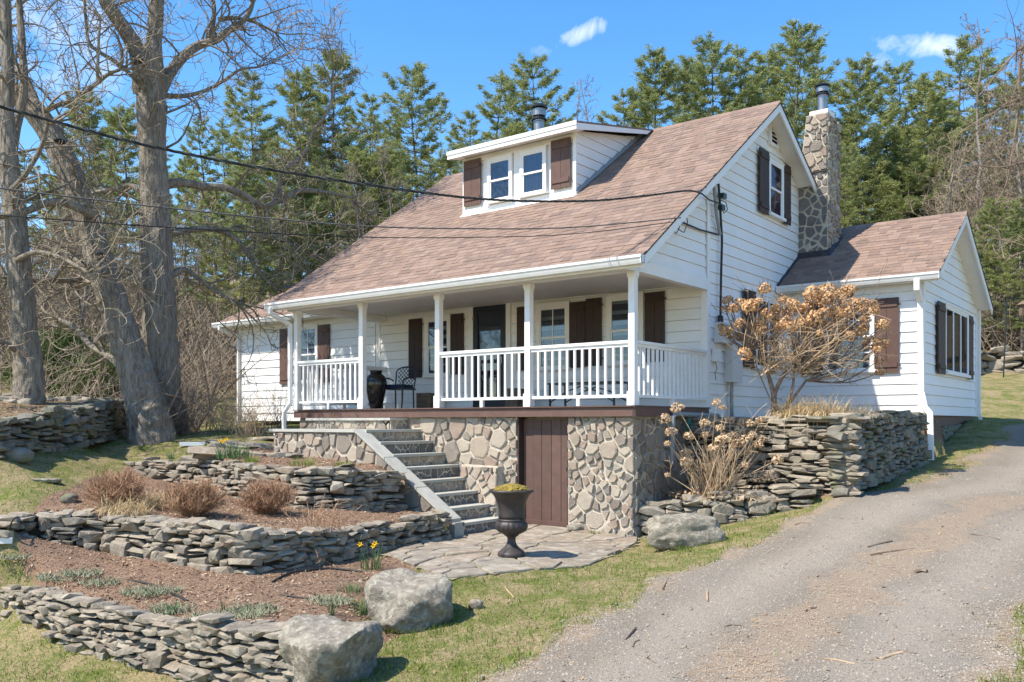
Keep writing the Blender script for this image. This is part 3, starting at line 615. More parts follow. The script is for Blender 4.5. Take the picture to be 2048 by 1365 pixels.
siding(gable_l, MR(-.03), [(-.32, 2.2), (PW - .05, 2.2), (PW - .05, slopez(PW - .05, EV, RG) - .07), (-.32, slopez(-.32, EV, RG) - .07)], 2.2, 4.3, phase=0)
siding(wall_ann, MF(AN['y0']), [(.0, -.12), (AN['x'], -.12), (AN['x'], 2.42), (.0, 2.42)], -.12, 2.45)
ga = [(AN['y0'], -.12), (AN['y1'], -.12), (AN['y1'], 2.40), (AN['rg'][0], AN['rg'][1] - .1), (AN['y0'], 2.52)]
siding(wall_ann, MR(AN['x'] - .02), ga, -.12, 4.0)
# corner boards and trim
def trimbox(name, a, b, m='trim', parent=None): return obj(name, MB().box(a, b), M[m], parent or house)
trimbox('corner_board', (-.10, PW - .045, -.05), (.022, PW - .001, 2.1)); trimbox('corner_board', (-.001, PW - .04, -.05), (.024, PW + .07, slopez(PW, EV, RG) - .1))
trimbox('corner_board', (XL - .03, PW - .045, -.1), (XL + .1, PW + .0, 2.1))
trimbox('corner_board', (XE - .04, PW - .05, -.25), (XE + .07, PW + .03, 2.22)); trimbox('corner_board', (XE - .04, PW + .031, -.25), (XE + .02, 6.2, 2.22))
trimbox('corner_board', (AN['x'] - .07, AN['y0'] - .045, -.12), (AN['x'] + .018, AN['y0'] - .0, 2.42)); trimbox('corner_board', (AN['x'] + .0, AN['y0'] - .04, -.12), (AN['x'] + .034, AN['y0'] + .07, 2.45))
trimbox('corner_board', (AN['x'] + .0, AN['y1'] - .07, -.12), (AN['x'] + .034, AN['y1'] + .02, 2.4))
trimbox('wall_skirt', (-.02, PW + .07, -.30), (.01, AN['y0'] - .01, -.165), 'shade_brown')
# ---- roofs
def eps_slab(name, P, t, m, parent=None):
    """sloped slab from 4 top corners, thickness t downwards"""
    return obj(name, MB().hexa([(p[0], p[1], p[2] - t) for p in P], P), m, parent or house)
zf = lambda y: slopez(y, EV, RG); zb = lambda y: slopez(y, RG, RB)
roof = eps_slab('roof', [(RX[0], EV[0], EV[1]), (RX[1], EV[0], EV[1]), (RX[1], RG[0], RG[1]), (RX[0], RG[0], RG[1])], .035, M['roofedge'])
roofb = eps_slab('roof', [(RX[0], RG[0], RG[1] - .002), (RX[1], RG[0], RG[1] - .002), (RX[1], RB[0], RB[1]), (RX[0], RB[0], RB[1])], .035, M['roofedge'])
def rake(x, a, b, w=.17, t=.03, sgn=1, name='rake_board', m='trim'):
    (y0, z0), (y1, z1) = a, b; x0, x1 = (x - t, x) if sgn > 0 else (x, x + t)
    return obj(name, MB().hexa([(x0, y0, z0 - w), (x1, y0, z0 - w), (x1, y1, z1 - w), (x0, y1, z1 - w)], [(x0, y0, z0), (x1, y0, z0), (x1, y1, z1), (x0, y1, z1)]), M[m], house)
e = .037
for xx, sg in ((RX[1] - .01, 1), (RX[0] + .01, -1)):
    rake(xx, (EV[0] + .02, EV[1] - e + .012), (RG[0], RG[1] - e), .15, .03, sg); rake(xx, (RG[0], RG[1] - e - .002), (RB[0], RB[1] - e), .15, .03, sg)
def soffit(x0, x1, a, b, d=.06, m='trim'):
    return obj('soffit', MB().hexa([(x0, a[0], a[1] - d - .015), (x1, a[0], a[1] - d - .015), (x1, b[0], b[1] - d - .015), (x0, b[0], b[1] - d - .015)], [(x0, a[0], a[1] - d), (x1, a[0], a[1] - d), (x1, b[0], b[1] - d), (x0, b[0], b[1] - d)]), M[m], house)
soffit(.0, RX[1] - .045, (EV[0] + .1, zf(EV[0] + .1)), (RG[0], RG[1])); soffit(.0, RX[1] - .045, (RG[0], RG[1]), (6.85, zb(6.85)))
an = AN
roofa = eps_slab('roof', [(-.02, an['ev'][0], an['ev'][1]), (an['gx'], an['ev'][0], an['ev'][1]), (an['gx'], *an['rg']), (-.02, *an['rg'])], .035, M['roofedge'])
eps_slab('roof', [(-.02, an['rg'][0], an['rg'][1] - .002), (an['gx'], an['rg'][0], an['rg'][1] - .002), (an['gx'], *an['rb']), (-.02, *an['rb'])], .035, M['roofedge'])
rake(an['gx'] - .01, (an['ev'][0] + .02, an['ev'][1] - e + .01), (an['rg'][0], an['rg'][1] - e), .15); rake(an['gx'] - .01, (an['rg'][0], an['rg'][1] - e), (an['rb'][0] - .02, an['rb'][1] - e), .15)
soffit(an['x'], an['gx'] - .045, (an['ev'][0] + .1, slopez(an['ev'][0] + .1, an['ev'], an['rg'])), an['rg']); soffit(an['x'], an['gx'] - .045, an['rg'], (an['rb'][0] - .05, an['rb'][1]))
obj('soffit', MB().box((.0, an['ev'][0] + .02, 2.34), (an['x'] + .3, an['y0'] + .01, 2.36)), M['trim'], house)
obj('frieze_board', MB().box((.03, an['y0'] - .05, 2.18), (an['x'] - .08, an['y0'] - .02, 2.338)), M['trim'], house)
EX = dict(ev=(2.06, 2.335), x0=-13.68); exb = (5.5, 4.0)
roofe = eps_slab('roof', [(EX['x0'], *EX['ev']), (XL - .0, *EX['ev']), (XL - .0, *exb), (EX['x0'] , *exb)], .035, M['roofedge'])
rake(EX['x0'] + .01, (EX['ev'][0] + .02, EX['ev'][1] - e + .01), (exb[0], exb[1] - e), .14, .03, -1)
obj('soffit', MB().box((EX['x0'] + .05, EX['ev'][0] + .02, 2.215), (XL - .03, PW + .01, 2.235)), M['trim'], house)
obj('frieze_board', MB().box((XE + .075, PW - .05, 2.08), (XL - .06, PW - .02, 2.212)), M['trim'], house)

sh_me = []
for i in range(6):     # shingle tabs: thin, butt edge thicker, a little uneven
    r = random.Random(i); t = .9 + .05 * i; sk = r.uniform(-.02, .02)
    mb = MB().hexa([(-.5, -.04, -.3), (.5, -.04, -.3), (.5, 1.1, -.3), (-.5, 1.1, -.3)], [(-.5, sk * .8, t), (.5, -sk * .8, t), (.5, 1.1, .12), (-.5, 1.1, .12)])
    me = mb.mesh('shingle'); me.materials.append(M['shingle']); sh_me.append(me)
SH = []
def shingles(O, U, V, u0, u1, v1, cut, parent, exp=.142, seed=0):
    """O eave-left, U along the eave, V up the slope (unit vectors), cut(u, v) False = no tab"""
    r = random.Random(seed); Nn = U.cross(V).normalized(); v = -.015
    while v < v1 - .04:
        u = u0 - r.uniform(0, .25); vv = min(exp, v1 - v)
        while u < u1:
            wd = r.choice((.13, .16, .20, .20, .24)); a = max(u, u0); b_ = min(u + wd, u1); u += wd
            if b_ - a < .03 or not cut((a + b_) / 2, v + vv / 2): continue
            p = O + U * ((a + b_) / 2) + V * v; th = r.choice((.007, .009, .013)); w_ = (b_ - a) * .985
            mt = Matrix(((U.x * w_, V.x * vv, Nn.x * th, p.x), (U.y * w_, V.y * vv, Nn.y * th, p.y), (U.z * w_, V.z * vv, Nn.z * th, p.z), (0, 0, 0, 1)))
            SH.append((w_ * vv / max(1, depth(p)) ** 2, r.choice(sh_me), mt, parent))
        v += exp
def sl(a, b): d = Vector((0, b[0] - a[0], b[1] - a[1])); return d.normalized(), d.length
DX0, DX1, DYF, DZE = -5.29, -2.54, 2.25, 5.24
V, Ln = sl(EV, RG)
def cut_main(u, v):
    X = RX[0] + u; y = EV[0] + V.y * v
    return not (DX0 + .02 < X < DX1 - .02 and y > DYF + .02 and y < 4.6)
shingles(Vector((RX[0], EV[0], EV[1])), Vector((1, 0, 0)), V, 0, RX[1] - RX[0] + .012, Ln, cut_main, roof, seed=1)
V2, L2 = sl(an['ev'], an['rg']); shingles(Vector((0, *an['ev'])), Vector((1, 0, 0)), V2, -.02, an['gx'] + .012, L2, lambda u, v: True, roofa, seed=2)
V3, L3 = sl(EX['ev'], exb); shingles(Vector((EX['x0'], *EX['ev'])), Vector((1, 0, 0)), V3, -.012, XL - EX['x0'], L3, lambda u, v: True, roofe, seed=3)
SH.sort(key=lambda s: -s[0])
for s_ in SH[:300]: inst('shingle', s_[1], s_[2], s_[3])
for pr_ in (roof, roofa, roofe): join_insts('small_shingles', [(s_[1], s_[2]) for s_ in SH[300:] if s_[3] == pr_], M['shingle'], pr_)
# ridge caps
def ridge(x0, x1, c, a, b, parent):
    x = x0
    while x < x1:
        w_ = min(.21, x1 - x); za = slopez(c[0] - .13, a, c); zb_ = slopez(c[0] + .13, c, b)
        obj('ridge_cap', MB().hexa([(x, c[0] - .13, za + .004), (x + w_, c[0] - .13, za + .004), (x + w_, c[0], c[1] + .004), (x, c[0], c[1] + .004)], [(x, c[0] - .13, za + .02), (x + w_ * .98, c[0] - .13, za + .014), (x + w_ * .98, c[0], c[1] + .022), (x, c[0], c[1] + .028)])
            .hexa([(x, c[0], c[1] + .003), (x + w_, c[0], c[1] + .003), (x + w_, c[0] + .13, zb_ + .003), (x, c[0] + .13, zb_ + .003)], [(x, c[0], c[1] + .027), (x + w_ * .98, c[0], c[1] + .021), (x + w_ * .98, c[0] + .13, zb_ + .014), (x, c[0] + .13, zb_ + .02)]), M['shingle'], parent); x += .21
ridge(RX[0], RX[1], RG, EV, RB, roof); ridge(.62, an['gx'], an['rg'], an['ev'], an['rb'], roofa)
# flashing round the chimney foot and along the annex roof joint
obj('step_flashing', MB().hexa([(-.002, an['ev'][0], an['ev'][1] + .015), (.035, an['ev'][0], an['ev'][1] + .015), (.035, an['rg'][0], an['rg'][1] + .015), (-.002, an['rg'][0], an['rg'][1] + .015)], [(-.002, an['ev'][0], an['ev'][1] + .06), (.008, an['ev'][0], an['ev'][1] + .06), (.008, an['rg'][0], an['rg'][1] + .06), (-.002, an['rg'][0], an['rg'][1] + .06)]), M['flash'], house)

# ---- gutters and downspouts
GP = [(0, 0), (0, -.10), (.03, -.125), (.085, -.125), (.10, -.09), (.115, -.045), (.125, -.04), (.125, 0), (.115, 0), (.112, -.03), (.10, -.035), (.088, -.08), (.08, -.113), (.03, -.113), (.012, -.095), (.012, 0)]
def gutter(x0, x1, y, z, dz=0):
    return body('gutter', MB().hexa([(x0, y - p[0], z + p[1] + dz) for p in GP], [(x1, y - p[0], z + p[1]) for p in GP]).box((x0, y - .12, z - .12 + dz), (x0 + .01, y, z - .005 + dz)).box((x1 - .01, y - .12, z - .12), (x1, y, z - .005)), M['gutter'])
gutter(RX[0] - .03, RX[1] + .02, EV[0] + .015, EV[1] - .004, -.01); gutter(.02, an['gx'] + .02, an['ev'][0] + .015, an['ev'][1] - .004); gutter(EX['x0'] - .03, XL - .2, EX['ev'][0] + .015, EX['ev'][1] - .004)
trimbox('fascia', (RX[0] + .03, EV[0] + .022, 1.985), (RX[1] - .04, EV[0] + .045, 2.10)); trimbox('fascia', (.01, an['ev'][0] + .022, 2.3), (an['gx'] - .04, an['ev'][0] + .045, 2.41)); trimbox('fascia', (EX['x0'] + .04, EX['ev'][0] + .022, 2.19), (XL - .05, EX['ev'][0] + .045, 2.29))
RP = [(1, .68), (.9, .8), (-.9, .8), (-1, .68), (-1, -.68), (-.9, -.8), (.9, -.8), (1, -.68)]
def downspout(pts, w=.042):
    q = []
    for i, p in enumerate(pts):    # soften the bends
        p = Vector(p)
        if 0 < i < len(pts) - 1:
            a, b = Vector(pts[i - 1]), Vector(pts[i + 1]); q += [p + (a - p).normalized() * .06, p, p + (b - p).normalized() * .06]
        else: q.append(p)
    return body('downspout', MB().tube(q, w, 8, prof=RP), M['white'])
downspout([(XL + .0, -.48, 2.05), (XL + .0, -.48, 1.93), (XL + .14, -.10, 1.72), (XL + .14, -.10, .15), (XL + .05, -.18, -.05), (XL + .05, -.18, -.42), (XL - .1, -.3, -.52)])
downspout([(XE - .25, 2.0, 2.24), (XE - .25, 2.0, 2.16), (XE - .0, 2.40, 1.98), (XE - .0, 2.40, -.25), (XE - .0, 2.3, -.36)])
downspout([(an['x'] - .02, 5.60, 2.34), (an['x'] - .02, 5.60, 2.16), (an['x'] - .02, 5.86, 1.96), (an['x'] + .0, 5.86, .30), (an['x'] + .09, 5.74, .0), (an['x'] + .20, 5.60, -.10), (an['x'] + .23, 5.54, -.93)], .05)
downspout([(an['x'] + .06, 10.95, 2.3), (an['x'] + .06, 10.93, .0), (an['x'] + .12, 10.9, -.34)], .035)

# ---- windows, shutters, doors
def window(name, Mx, u0, u1, v0, v1, curtain='dark', panes=1, vm=0, sill=True, casing=.07, split=.5, hm=0, lbl=None, single=False):
    """double-hung window: casing, two sashes with panes, curtain or a dark sheet in place of the unlit room behind; local u right, n out, v up"""
    win = obj('window', MB(Mx).box((u0, .012, v0), (u1, .030, v1)), M[curtain], house, label=lbl)
    c = casing; f = MB(Mx)
    f.box((u0 - c, .0, v0 - .02), (u0, .075, v1 + c)).box((u1, .0, v0 - .02), (u1 + c, .075, v1 + c)).box((u0, .0, v1), (u1, .074, v1 + c)); f.box((u0 - c - .01, .0, v1 + c), (u1 + c + .01, .09, v1 + c + .025))
    obj('casing', f, M['trim'], win)
    if sill: obj('sill', MB(Mx).box((u0 - c - .03, .0, v0 - .055), (u1 + c + .03, .115, v0 - .001)), M['trim'], win)
    vm_ = v0 + (v1 - v0) * split; wd = (u1 - u0) / panes; s = .035
    for k in range(panes):
        a, b = u0 + wd * k, u0 + wd * (k + 1)
        for lo, hi, n0 in (((v0, v1, .04),) if single else ((v0, vm_ + .015, .034), (vm_ - .015, v1, .046))):
            sash = MB(Mx).box((a, n0, lo), (a + s, n0 + .024, hi)).box((b - s, n0, lo), (b, n0 + .024, hi)).box((a + s, n0, lo), (b - s, n0 + .023, lo + s)).box((a + s, n0, hi - s), (b - s, n0 + .023, hi))
            for q in range(vm): uu = a + (b - a) * (q + 1) / (vm + 1); sash.box((uu - .009, n0 + .004, lo + s), (uu + .009, n0 + .02, hi - s))
            for q in range(hm): vv = lo + (hi - lo) * (q + 1) / (hm + 1); sash.box((a + s, n0 + .005, vv - .009), (b - s, n0 + .019, vv + .009))
            obj('sash', sash, M['trim'], win); obj('pane', MB(Mx).box((a + s - .005, n0 + .009, lo + s - .005), (b - s + .005, n0 + .012, hi - s + .005)), M['glass'], win)
    return win
def shutter(Mx, u0, u1, v0, v1, m='brown', n0=.045, planks=2, lbl=None, batten=True):
    s = obj('shutter', MB(Mx).box((u0 + .01, n0, v0 + .01), (u1 - .01, n0 + .010, v1 - .01)), M[m], house, label=lbl); w_ = (u1 - u0) / planks
    for k in range(planks): obj('plank', MB(Mx).box((u0 + w_ * k + .003, n0 + .010, v0), (u0 + w_ * (k + 1) - .003, n0 + .030, v1)), M[m], s)
    if batten:
        for vv in (v0 + .10, v1 - .17): obj('batten', MB(Mx).box((u0 + .03, n0 + .030, vv), (u1 - .03, n0 + .048, vv + .085)), M[m], s)
    for vv in (v0 + .12, v1 - .14): obj('hinge', MB(Mx).box((u1 - .005, n0 + .012, vv), (u1 + .028, n0 + .026, vv + .022)), M['iron'], s)
    return s
F0 = MF(PW)
window('w', F0, -6.48, -5.88, .76, 1.93, 'purp', lbl='porch window with violet curtain'); shutter(F0, -7.03, -6.64, .72, 2.0, 'shade_brown'); shutter(F0, -5.80, -5.45, .75, 2.02, 'shade_brown')
window('w', F0, -3.50, -2.87, .80, 1.96, 'curt', vm=1); shutter(F0, -4.05, -3.70, .77, 2.03, 'shade_brown'); shutter(F0, -2.80, -2.44, .78, 2.02, 'shade_brown'); shutter(F0, -2.43, -2.08, .80, 2.06, 'shade_brown')
window('w', F0, -1.90, -1.28, .84, 2.0, 'dark'); shutter(F0, -1.18, -.78, .82, 2.06, 'shade_brown')
window('w', F0, -10.72, -10.13, .74, 2.03, 'purp', vm=1, lbl='window of the low left wing with violet curtain'); shutter(F0, -11.5, -11.04, .69, 2.07, 'brown'); shutter(F0, -10.06, -9.64, .70, 2.07, 'brown')
G0 = MR(0)
window('w', G0, 5.15, 5.78, 3.83, 4.83, 'pink'); shutter(G0, 4.62, 5.08, 3.76, 4.98, 'shade_brown'); shutter(G0, 5.86, 6.24, 3.76, 4.96, 'shade_brown')
window('w', G0, 4.50, 5.68, .80, 2.10, 'dark', panes=2, vm=0); shutter(G0, 3.9, 4.42, .77, 2.2, 'shade_brown')
A0 = MF(an['y0'])
window('w', A0, .92, 1.76, .75, 2.02, 'curt', panes=1, vm=1, hm=1); shutter(A0, 1.81, 2.25, .68, 2.08, 'brown'); shutter(A0, .43, .85, .68, 2.08, 'shade_brown')
G1 = MR(an['x'])
window('w', G1, 7.55, 9.67, .76, 2.04, 'dark', panes=3, casing=.05, single=True); shutter(G1, 6.86, 7.46, .69, 2.08, 'shade_brown'); shutter(G1, 9.76, 10.22, .69, 2.08, 'shade_brown')
# front door
door = obj('door', MB(F0).box((-5.18, .01, .0), (-4.34, .05, 2.12)), M['navy'], house, label='dark navy storm door with a tall glass light')
obj('door_frame', MB(F0).box((-5.30, .0, .0), (-5.19, .07, 2.15)).box((-4.33, .0, 0), (-4.22, .07, 2.15)).box((-5.19, .0, 2.125), (-4.33, .069, 2.15)), M['trim'], door)
obj('stile', MB(F0).box((-5.18, .051, 0), (-5.06, .075, 2.12)).box((-4.46, .051, 0), (-4.34, .075, 2.12)).box((-5.06, .051, 1.98), (-4.46, .074, 2.12)).box((-5.06, .051, 0), (-4.46, .074, .25)).box((-5.06, .051, .95), (-4.46, .073, 1.02)), M['navy'], door)
obj('pane', MB(F0).box((-5.06, .056, 1.02), (-4.46, .060, 1.98)).box((-5.06, .056, .25), (-4.46, .060, .95)), M['glass'], door)
obj('door_handle', MB(F0).box((-4.42, .075, .98), (-4.39, .12, 1.02)).tube([(-4.405, .115, .93), (-4.405, .115, 1.07)], .012, 8), M['steel'], door)
for vv in (.3, 1.0, 1.85): obj('hinge', MB(F0).box((-5.20, .07, vv), (-5.16, .085, vv + .08)), M['steel'], door)

# ---- porch
body('porch_ceiling', MB().box((XL + .15, -.06, 2.13), (-.15, PW - .03, 2.15)), M['ceil'])
body('porch_beam', MB().box((XL + .02, -.075, 2.008), (.03, .075, 2.129)), M['trim']); body('porch_beam', MB().box((-.10, .076, 2.008), (.034, PW - .05, 2.198)), M['trim']); body('porch_beam', MB().box((XL + .18, .076, 2.008), (XL + .30, PW - .05, 2.129)), M['trim'])
body('soffit', MB().hexa([(XL, EV[0] + .046, 2.0), (.3, EV[0] + .046, 2.0), (.3, -.076, 2.09), (XL, -.076, 2.09)], [(XL, EV[0] + .046, 2.015), (.3, EV[0] + .046, 2.015), (.3, -.076, 2.105), (XL, -.076, 2.105)]), M['ceil'])
body('gable_return', MB().hexa([(.0, EV[0] + .05, 1.99), (.03, EV[0] + .05, 1.99), (.03, -.08, 2.0), (.0, -.08, 2.0)], [(.0, EV[0] + .05, 2.16), (.03, EV[0] + .05, 2.16), (.03, -.08, 2.38), (.0, -.08, 2.38)]), M['trim'])
deck = body('porch_deck', MB().box((XL + .28, -.02, -.14), (-.0, PW - .03, -.018)), M['shade_brown'])
obj('deck_fascia', MB().box((XL + .22, -.07, -.16), (.0, -.021, -.025)).box((-.0, -.07, -.165), (.05, PW - .04, -.02)), M['brown'], deck)
for k in range(17): obj('deck_board', MB().box((XL + .22, -.10 + .152 * k, -.0175), (.065, -.10 + .152 * k + .147, .004)), M['brown'], deck)
PX = [-7.797, -5.887, -3.935, -1.963, 0.0 - .03]
for x in PX:
    p = body('porch_post', MB().box((x - .052, -.052, .0), (x + .052, .052, 2.006)), M['white'])
    obj('post_base', MB().box((x - .068, -.068, .005), (x + .068, .068, .215)), M['white'], p); obj('post_cap', MB().box((x - .068, -.068, 1.93), (x + .068, .068, 2.004)).box((x - .06, -.06, 1.90), (x + .06, .06, 1.929)), M['white'], p)
def railing(a, b, lbl):
    """a, b: points on the deck"""
    a, b = Vector(a), Vector(b); d = b - a; L_ = d.length; d.normalize(); n = Vector((-d.y, d.x, 0))
    Mx = Matrix(((d.x, n.x, 0, a.x), (d.y, n.y, 0, a.y), (0, 0, 1, 0), (0, 0, 0, 1)))
    rl = obj('railing', MB(Mx).box((0, -.045, .935), (L_, .045, .98)), M['white'], house, label=lbl)
    obj('bottom_rail', MB(Mx).box((0, -.03, .125), (L_, .03, .17)), M['white'], rl); obj('top_subrail', MB(Mx).box((0, -.022, .885), (L_, .022, .934)), M['white'], rl)
    k = max(2, round(L_ / .142)); me = MB().box((-.0175, -.0175, 0), (.0175, .0175, .716)).mesh('baluster'); me.materials.append(M['white'])
    for i in range(k - 1):
        u = L_ * (i + 1) / k; inst('baluster', me, Mx @ Matrix.Translation((u, 0, .1695)), rl)
    if L_ > 1.7: obj('rail_foot', MB(Mx).box((L_ / 2 - .03, -.029, .004), (L_ / 2 + .03, .029, .124)), M['white'], rl)
railing((PX[2] + .053, 0, 0), (PX[3] - .053, 0, 0), 'railing bay in front of the door'); railing((PX[3] + .053, 0, 0), (PX[4] - .053, 0, 0), 'railing bay left of the corner post')
railing((PX[0] + .053, 0, 0), (PX[1] - .053, 0, 0), 'leftmost railing bay'); railing((PX[4], .053, 0), (PX[4], PW - .045, 0), 'railing along the right porch end'); railing((PX[0], .053, 0), (PX[0], PW - .045, 0), 'railing along the left porch end')

# ---- dormer
dm = body('dormer', prism_x([(DYF + .02, zf(DYF) - .1), (4.8, zf(4.8) - .1), (4.8, 5.68), (DYF + .02, 5.17)], DX0 + .02, DX1 - .02), M['gap'])
DF = MF(DYF)
siding(dm, MR(DX1 - .02), [(DYF, zf(DYF) + .0), (4.7, zf(4.7)), (4.7, 5.68), (DYF, 5.19)], 4.02, 5.75, step=.19)
obj('dormer_front', MB(DF).box((DX0, -.019, zf(DYF) - .02), (DX1, .0, 5.18)), M['trim'], dm)
obj('dormer_trim', MB(DF).box((DX0 - .01, .001, 3.98), (DX0 + .05, .03, 5.17)).box((DX1 - .05, .001, 3.98), (DX1 + .02, .03, 5.17)).box((DX0 + .05, .001, 4.0), (DX1 - .05, .035, 4.09)).box((-3.98, .001, 4.09), (-3.82, .03, 5.14)).box((DX0 + .05, .001, 5.04), (DX1 - .05, .028, 5.14)), M['trim'], dm)
obj('apron_flashing', MB(DF).hexa([(DX0 - .03, .0, 3.99), (DX1 + .04, .0, 3.99), (DX1 + .04, .10, 3.945), (DX0 - .03, .10, 3.945)], [(DX0 - .03, .0, 4.02), (DX1 + .04, .0, 4.02), (DX1 + .04, .10, 3.96), (DX0 - .03, .10, 3.96)]), M['trim'], dm)
obj('cheek_flashing', MB().hexa([(DX1 + .002, DYF - .02, zf(DYF) + .01), (DX1 + .05, DYF - .02, zf(DYF) + .01), (DX1 + .05, 4.7, zf(4.7) + .01), (DX1 + .002, 4.7, zf(4.7) + .01)], [(DX1 + .002, DYF - .02, zf(DYF) + .09), (DX1 + .02, DYF - .02, zf(DYF) + .07), (DX1 + .02, 4.7, zf(4.7) + .07), (DX1 + .002, 4.7, zf(4.7) + .09)]), M['pvc'], dm)
for a_, b_ in ((-4.57, -4.05), (-3.75, -3.23)): window('w', DF, a_, b_, 4.17, 4.95, 'curt', casing=.05, lbl='dormer window')
shutter(DF, -5.25, -4.80, 4.16, 5.08, 'brown', n0=.036); shutter(DF, -3.07, -2.62, 4.16, 5.08, 'brown', n0=.036)
ya, yb = 1.90, 4.80; za, zb2 = 5.24, 5.83
eps = [(-5.44, ya, za), (-2.30, ya, za), (-2.30, yb, zb2), (-5.44, yb, zb2)]
dr = obj('dormer_roof', MB().hexa([(p[0], p[1], p[2] - .03) for p in eps], eps), M['shingle'], dm)
obj('drip_edge', MB().box((-5.45, ya - .012, za - .075), (-2.29, ya - .001, za + .006)), M['gutter'], dm)
obj('fascia', MB().box((-5.44, ya + .001, za - .15), (-2.30, ya + .02, za - .031)), M['trim'], dm)
for xx, s in ((-2.305, -1), (-5.435, 1)):
    obj('rake_board', MB().hexa([(xx, ya + .021, za - .15), (xx + .025 * s, ya + .021, za - .15), (xx + .025 * s, yb - .25, zb2 - .16), (xx, yb - .25, zb2 - .16)], [(xx, ya + .021, za - .031), (xx + .025 * s, ya + .021, za - .031), (xx + .025 * s, yb - .1, zb2 - .053), (xx, yb - .1, zb2 - .053)]), M['trim'], dm)
obj('soffit', MB().hexa([(-5.40, ya + .021, za - .14), (-2.34, ya + .021, za - .14), (-2.34, DYF - .0, za - .075), (-5.40, DYF - .0, za - .075)], [(-5.40, ya + .021, za - .12), (-2.34, ya + .021, za - .12), (-2.34, DYF - .0, za - .055), (-5.40, DYF - .0, za - .055)]), M['trim'], dm)
# gable vent
v_ = obj('gable_vent', MB(G0).box((5.24, -.01, 5.22), (5.60, .03, 5.56)), M['dark'], house)
obj('vent_frame', MB(G0).box((5.20, .0, 5.18), (5.25, .06, 5.60)).box((5.59, .0, 5.18), (5.64, .06, 5.60)).box((5.25, .0, 5.55), (5.59, .06, 5.60)).box((5.25, .0, 5.18), (5.59, .06, 5.23)), M['trim'], v_)
for k in range(4): obj('slat', MB(G0).hexa([(5.25, .031, 5.25 + k * .075), (5.59, .031, 5.25 + k * .075), (5.59, .031, 5.265 + k * .075), (5.25, .031, 5.265 + k * .075)], [(5.25, .055, 5.225 + k * .075), (5.59, .055, 5.225 + k * .075), (5.59, .055, 5.24 + k * .075), (5.25, .055, 5.24 + k * .075)]), M['trim'], v_)

# ---- stone base, cellar door
def mosaic(parent, Mx, poly, size, gap, seed, m='mstone', h=(.015, .055), label='stone', wv=.5, out=True):
    r = random.Random(seed)
    for c in cells(poly, size, gap, seed, wv):
        mb = MB(Mx); slab(mb, c, -.01, r.uniform(*h), r); obj(label, mb, M[m], parent)
base = body('stone_base', MB().box((XL + .30, .03, -2.25), (-2.20, .4, -.16)).box((-1.22, .03, -2.25), (-.03, .4, -.16)).box((-.43, .401, -2.25), (-.03, PW, -.16)).box((-2.2, .26, -2.25), (-1.22, .4, -.16)), M['mortar'])
B0 = MF(.03)
mosaic(base, B0, [(-7.74, -.82), (-4.4, -.82), (-4.4, -.17), (-7.74, -.17)], .24, .03, 3); mosaic(base, B0, [(-4.4, -2.0), (-2.22, -2.0), (-2.22, -.17), (-4.4, -.17)], .27, .026, 4); mosaic(base, B0, [(-1.20, -2.1), (-.02, -2.1), (-.02, -.17), (-1.20, -.17)], .225, .026, 5)
mosaic(base, MR(-.03), [(.04, -2.05), (1.8, -1.8), (1.8, -.19), (.04, -.19)], .24, .03, 6)
cdoor = body('cellar_door', MB().box((-2.18, .16, -1.93), (-1.22, .20, -.20)), M['brown'], label='brown plank cellar door in the stone base')
xs_ = [-2.18, -1.98, -1.80, -1.61, -1.42, -1.235]
for a_, b_ in zip(xs_[:-1], xs_[1:]): obj('plank', MB().box((a_ + .005, .13 + .01 * (a_ < -2), -1.92), (b_ - .005, .16, -.20)), M['brown'], cdoor)
obj('door_sill', MB().box((-2.16, .07, -1.97), (-1.22, .129, -1.84)), M['brown'], cdoor); obj('latch', MB().box((-1.30, .10, -1.02), (-1.20, .129, -.99)).tube([(-1.28, .09, -1.03), (-1.28, .09, -.97)], .01, 6), M['iron'], cdoor)
obj('jamb', MB().box((-2.215, .02, -1.98), (-2.185, .2, -.162)).box((-1.232, .03, -1.98), (-1.215, .2, -.162)), M['shade_brown'], cdoor)
# annex foundation
body('foundation_band', MB().box((.02, an['y0'] + .03, -.32), (an['x'] - .06, an['y1'] - .03, -.101)), M['brown'])
ab = body('stone_base', MB().box((.1, an['y0'] + .1, -1.3), (an['x'] - .14, an['y1'] - .1, -.321)), M['core'])
r_ = random.Random(5)
for k in range(190):
    y = r_.uniform(an['y0'], an['y1'] - .1); g_ = h1(2.75, y); z = r_.uniform(g_ - .05, -.34)
    if z < -.34: inst('stone', r_.choice(PRD), Matrix.Translation((an['x'] - .12 + r_.uniform(-.02, .03), y, z)) @ Matrix.Diagonal((.2, r_.uniform(.15, .34), r_.uniform(.05, .09), 1)), ab)

# ---- chimney
ch = body('chimney', MB().hexa([(-.03, 6.89, 2.95), (.60, 6.89, 2.95), (.66, 7.50, 2.95), (-.03, 7.50, 2.95)], [(-.03, 6.89, 4.96), (.60, 6.89, 4.96), (.66, 7.50, 4.86), (-.03, 7.50, 4.96)])
          .hexa([(.02, 6.90, 4.961), (.60, 6.90, 4.961), (.66, 7.50, 4.861), (.02, 7.50, 4.961)], [(.15, 6.92, 6.17), (.60, 6.90, 6.17), (.66, 7.46, 6.05), (.15, 7.46, 6.17)]), M['mortar'])
CF = wallM((0, 6.89, 0), 'F')
mosaic(ch, CF, [(.0, 3.0), (.59, 3.0), (.59, 4.93), (.0, 4.93)], .25, .032, 21, 'shade_stone', (.008, .03)); mosaic(ch, CF, [(.05, 4.98), (.59, 4.98), (.59, 6.14), (.16, 6.14)], .21, .022, 22, 'mstone', (.01, .04))
CR = Matrix(((.1, 1, 0, .603 - .689), (1, 0, 0, 0), (0, 0, 1, 0), (0, 0, 0, 1)))
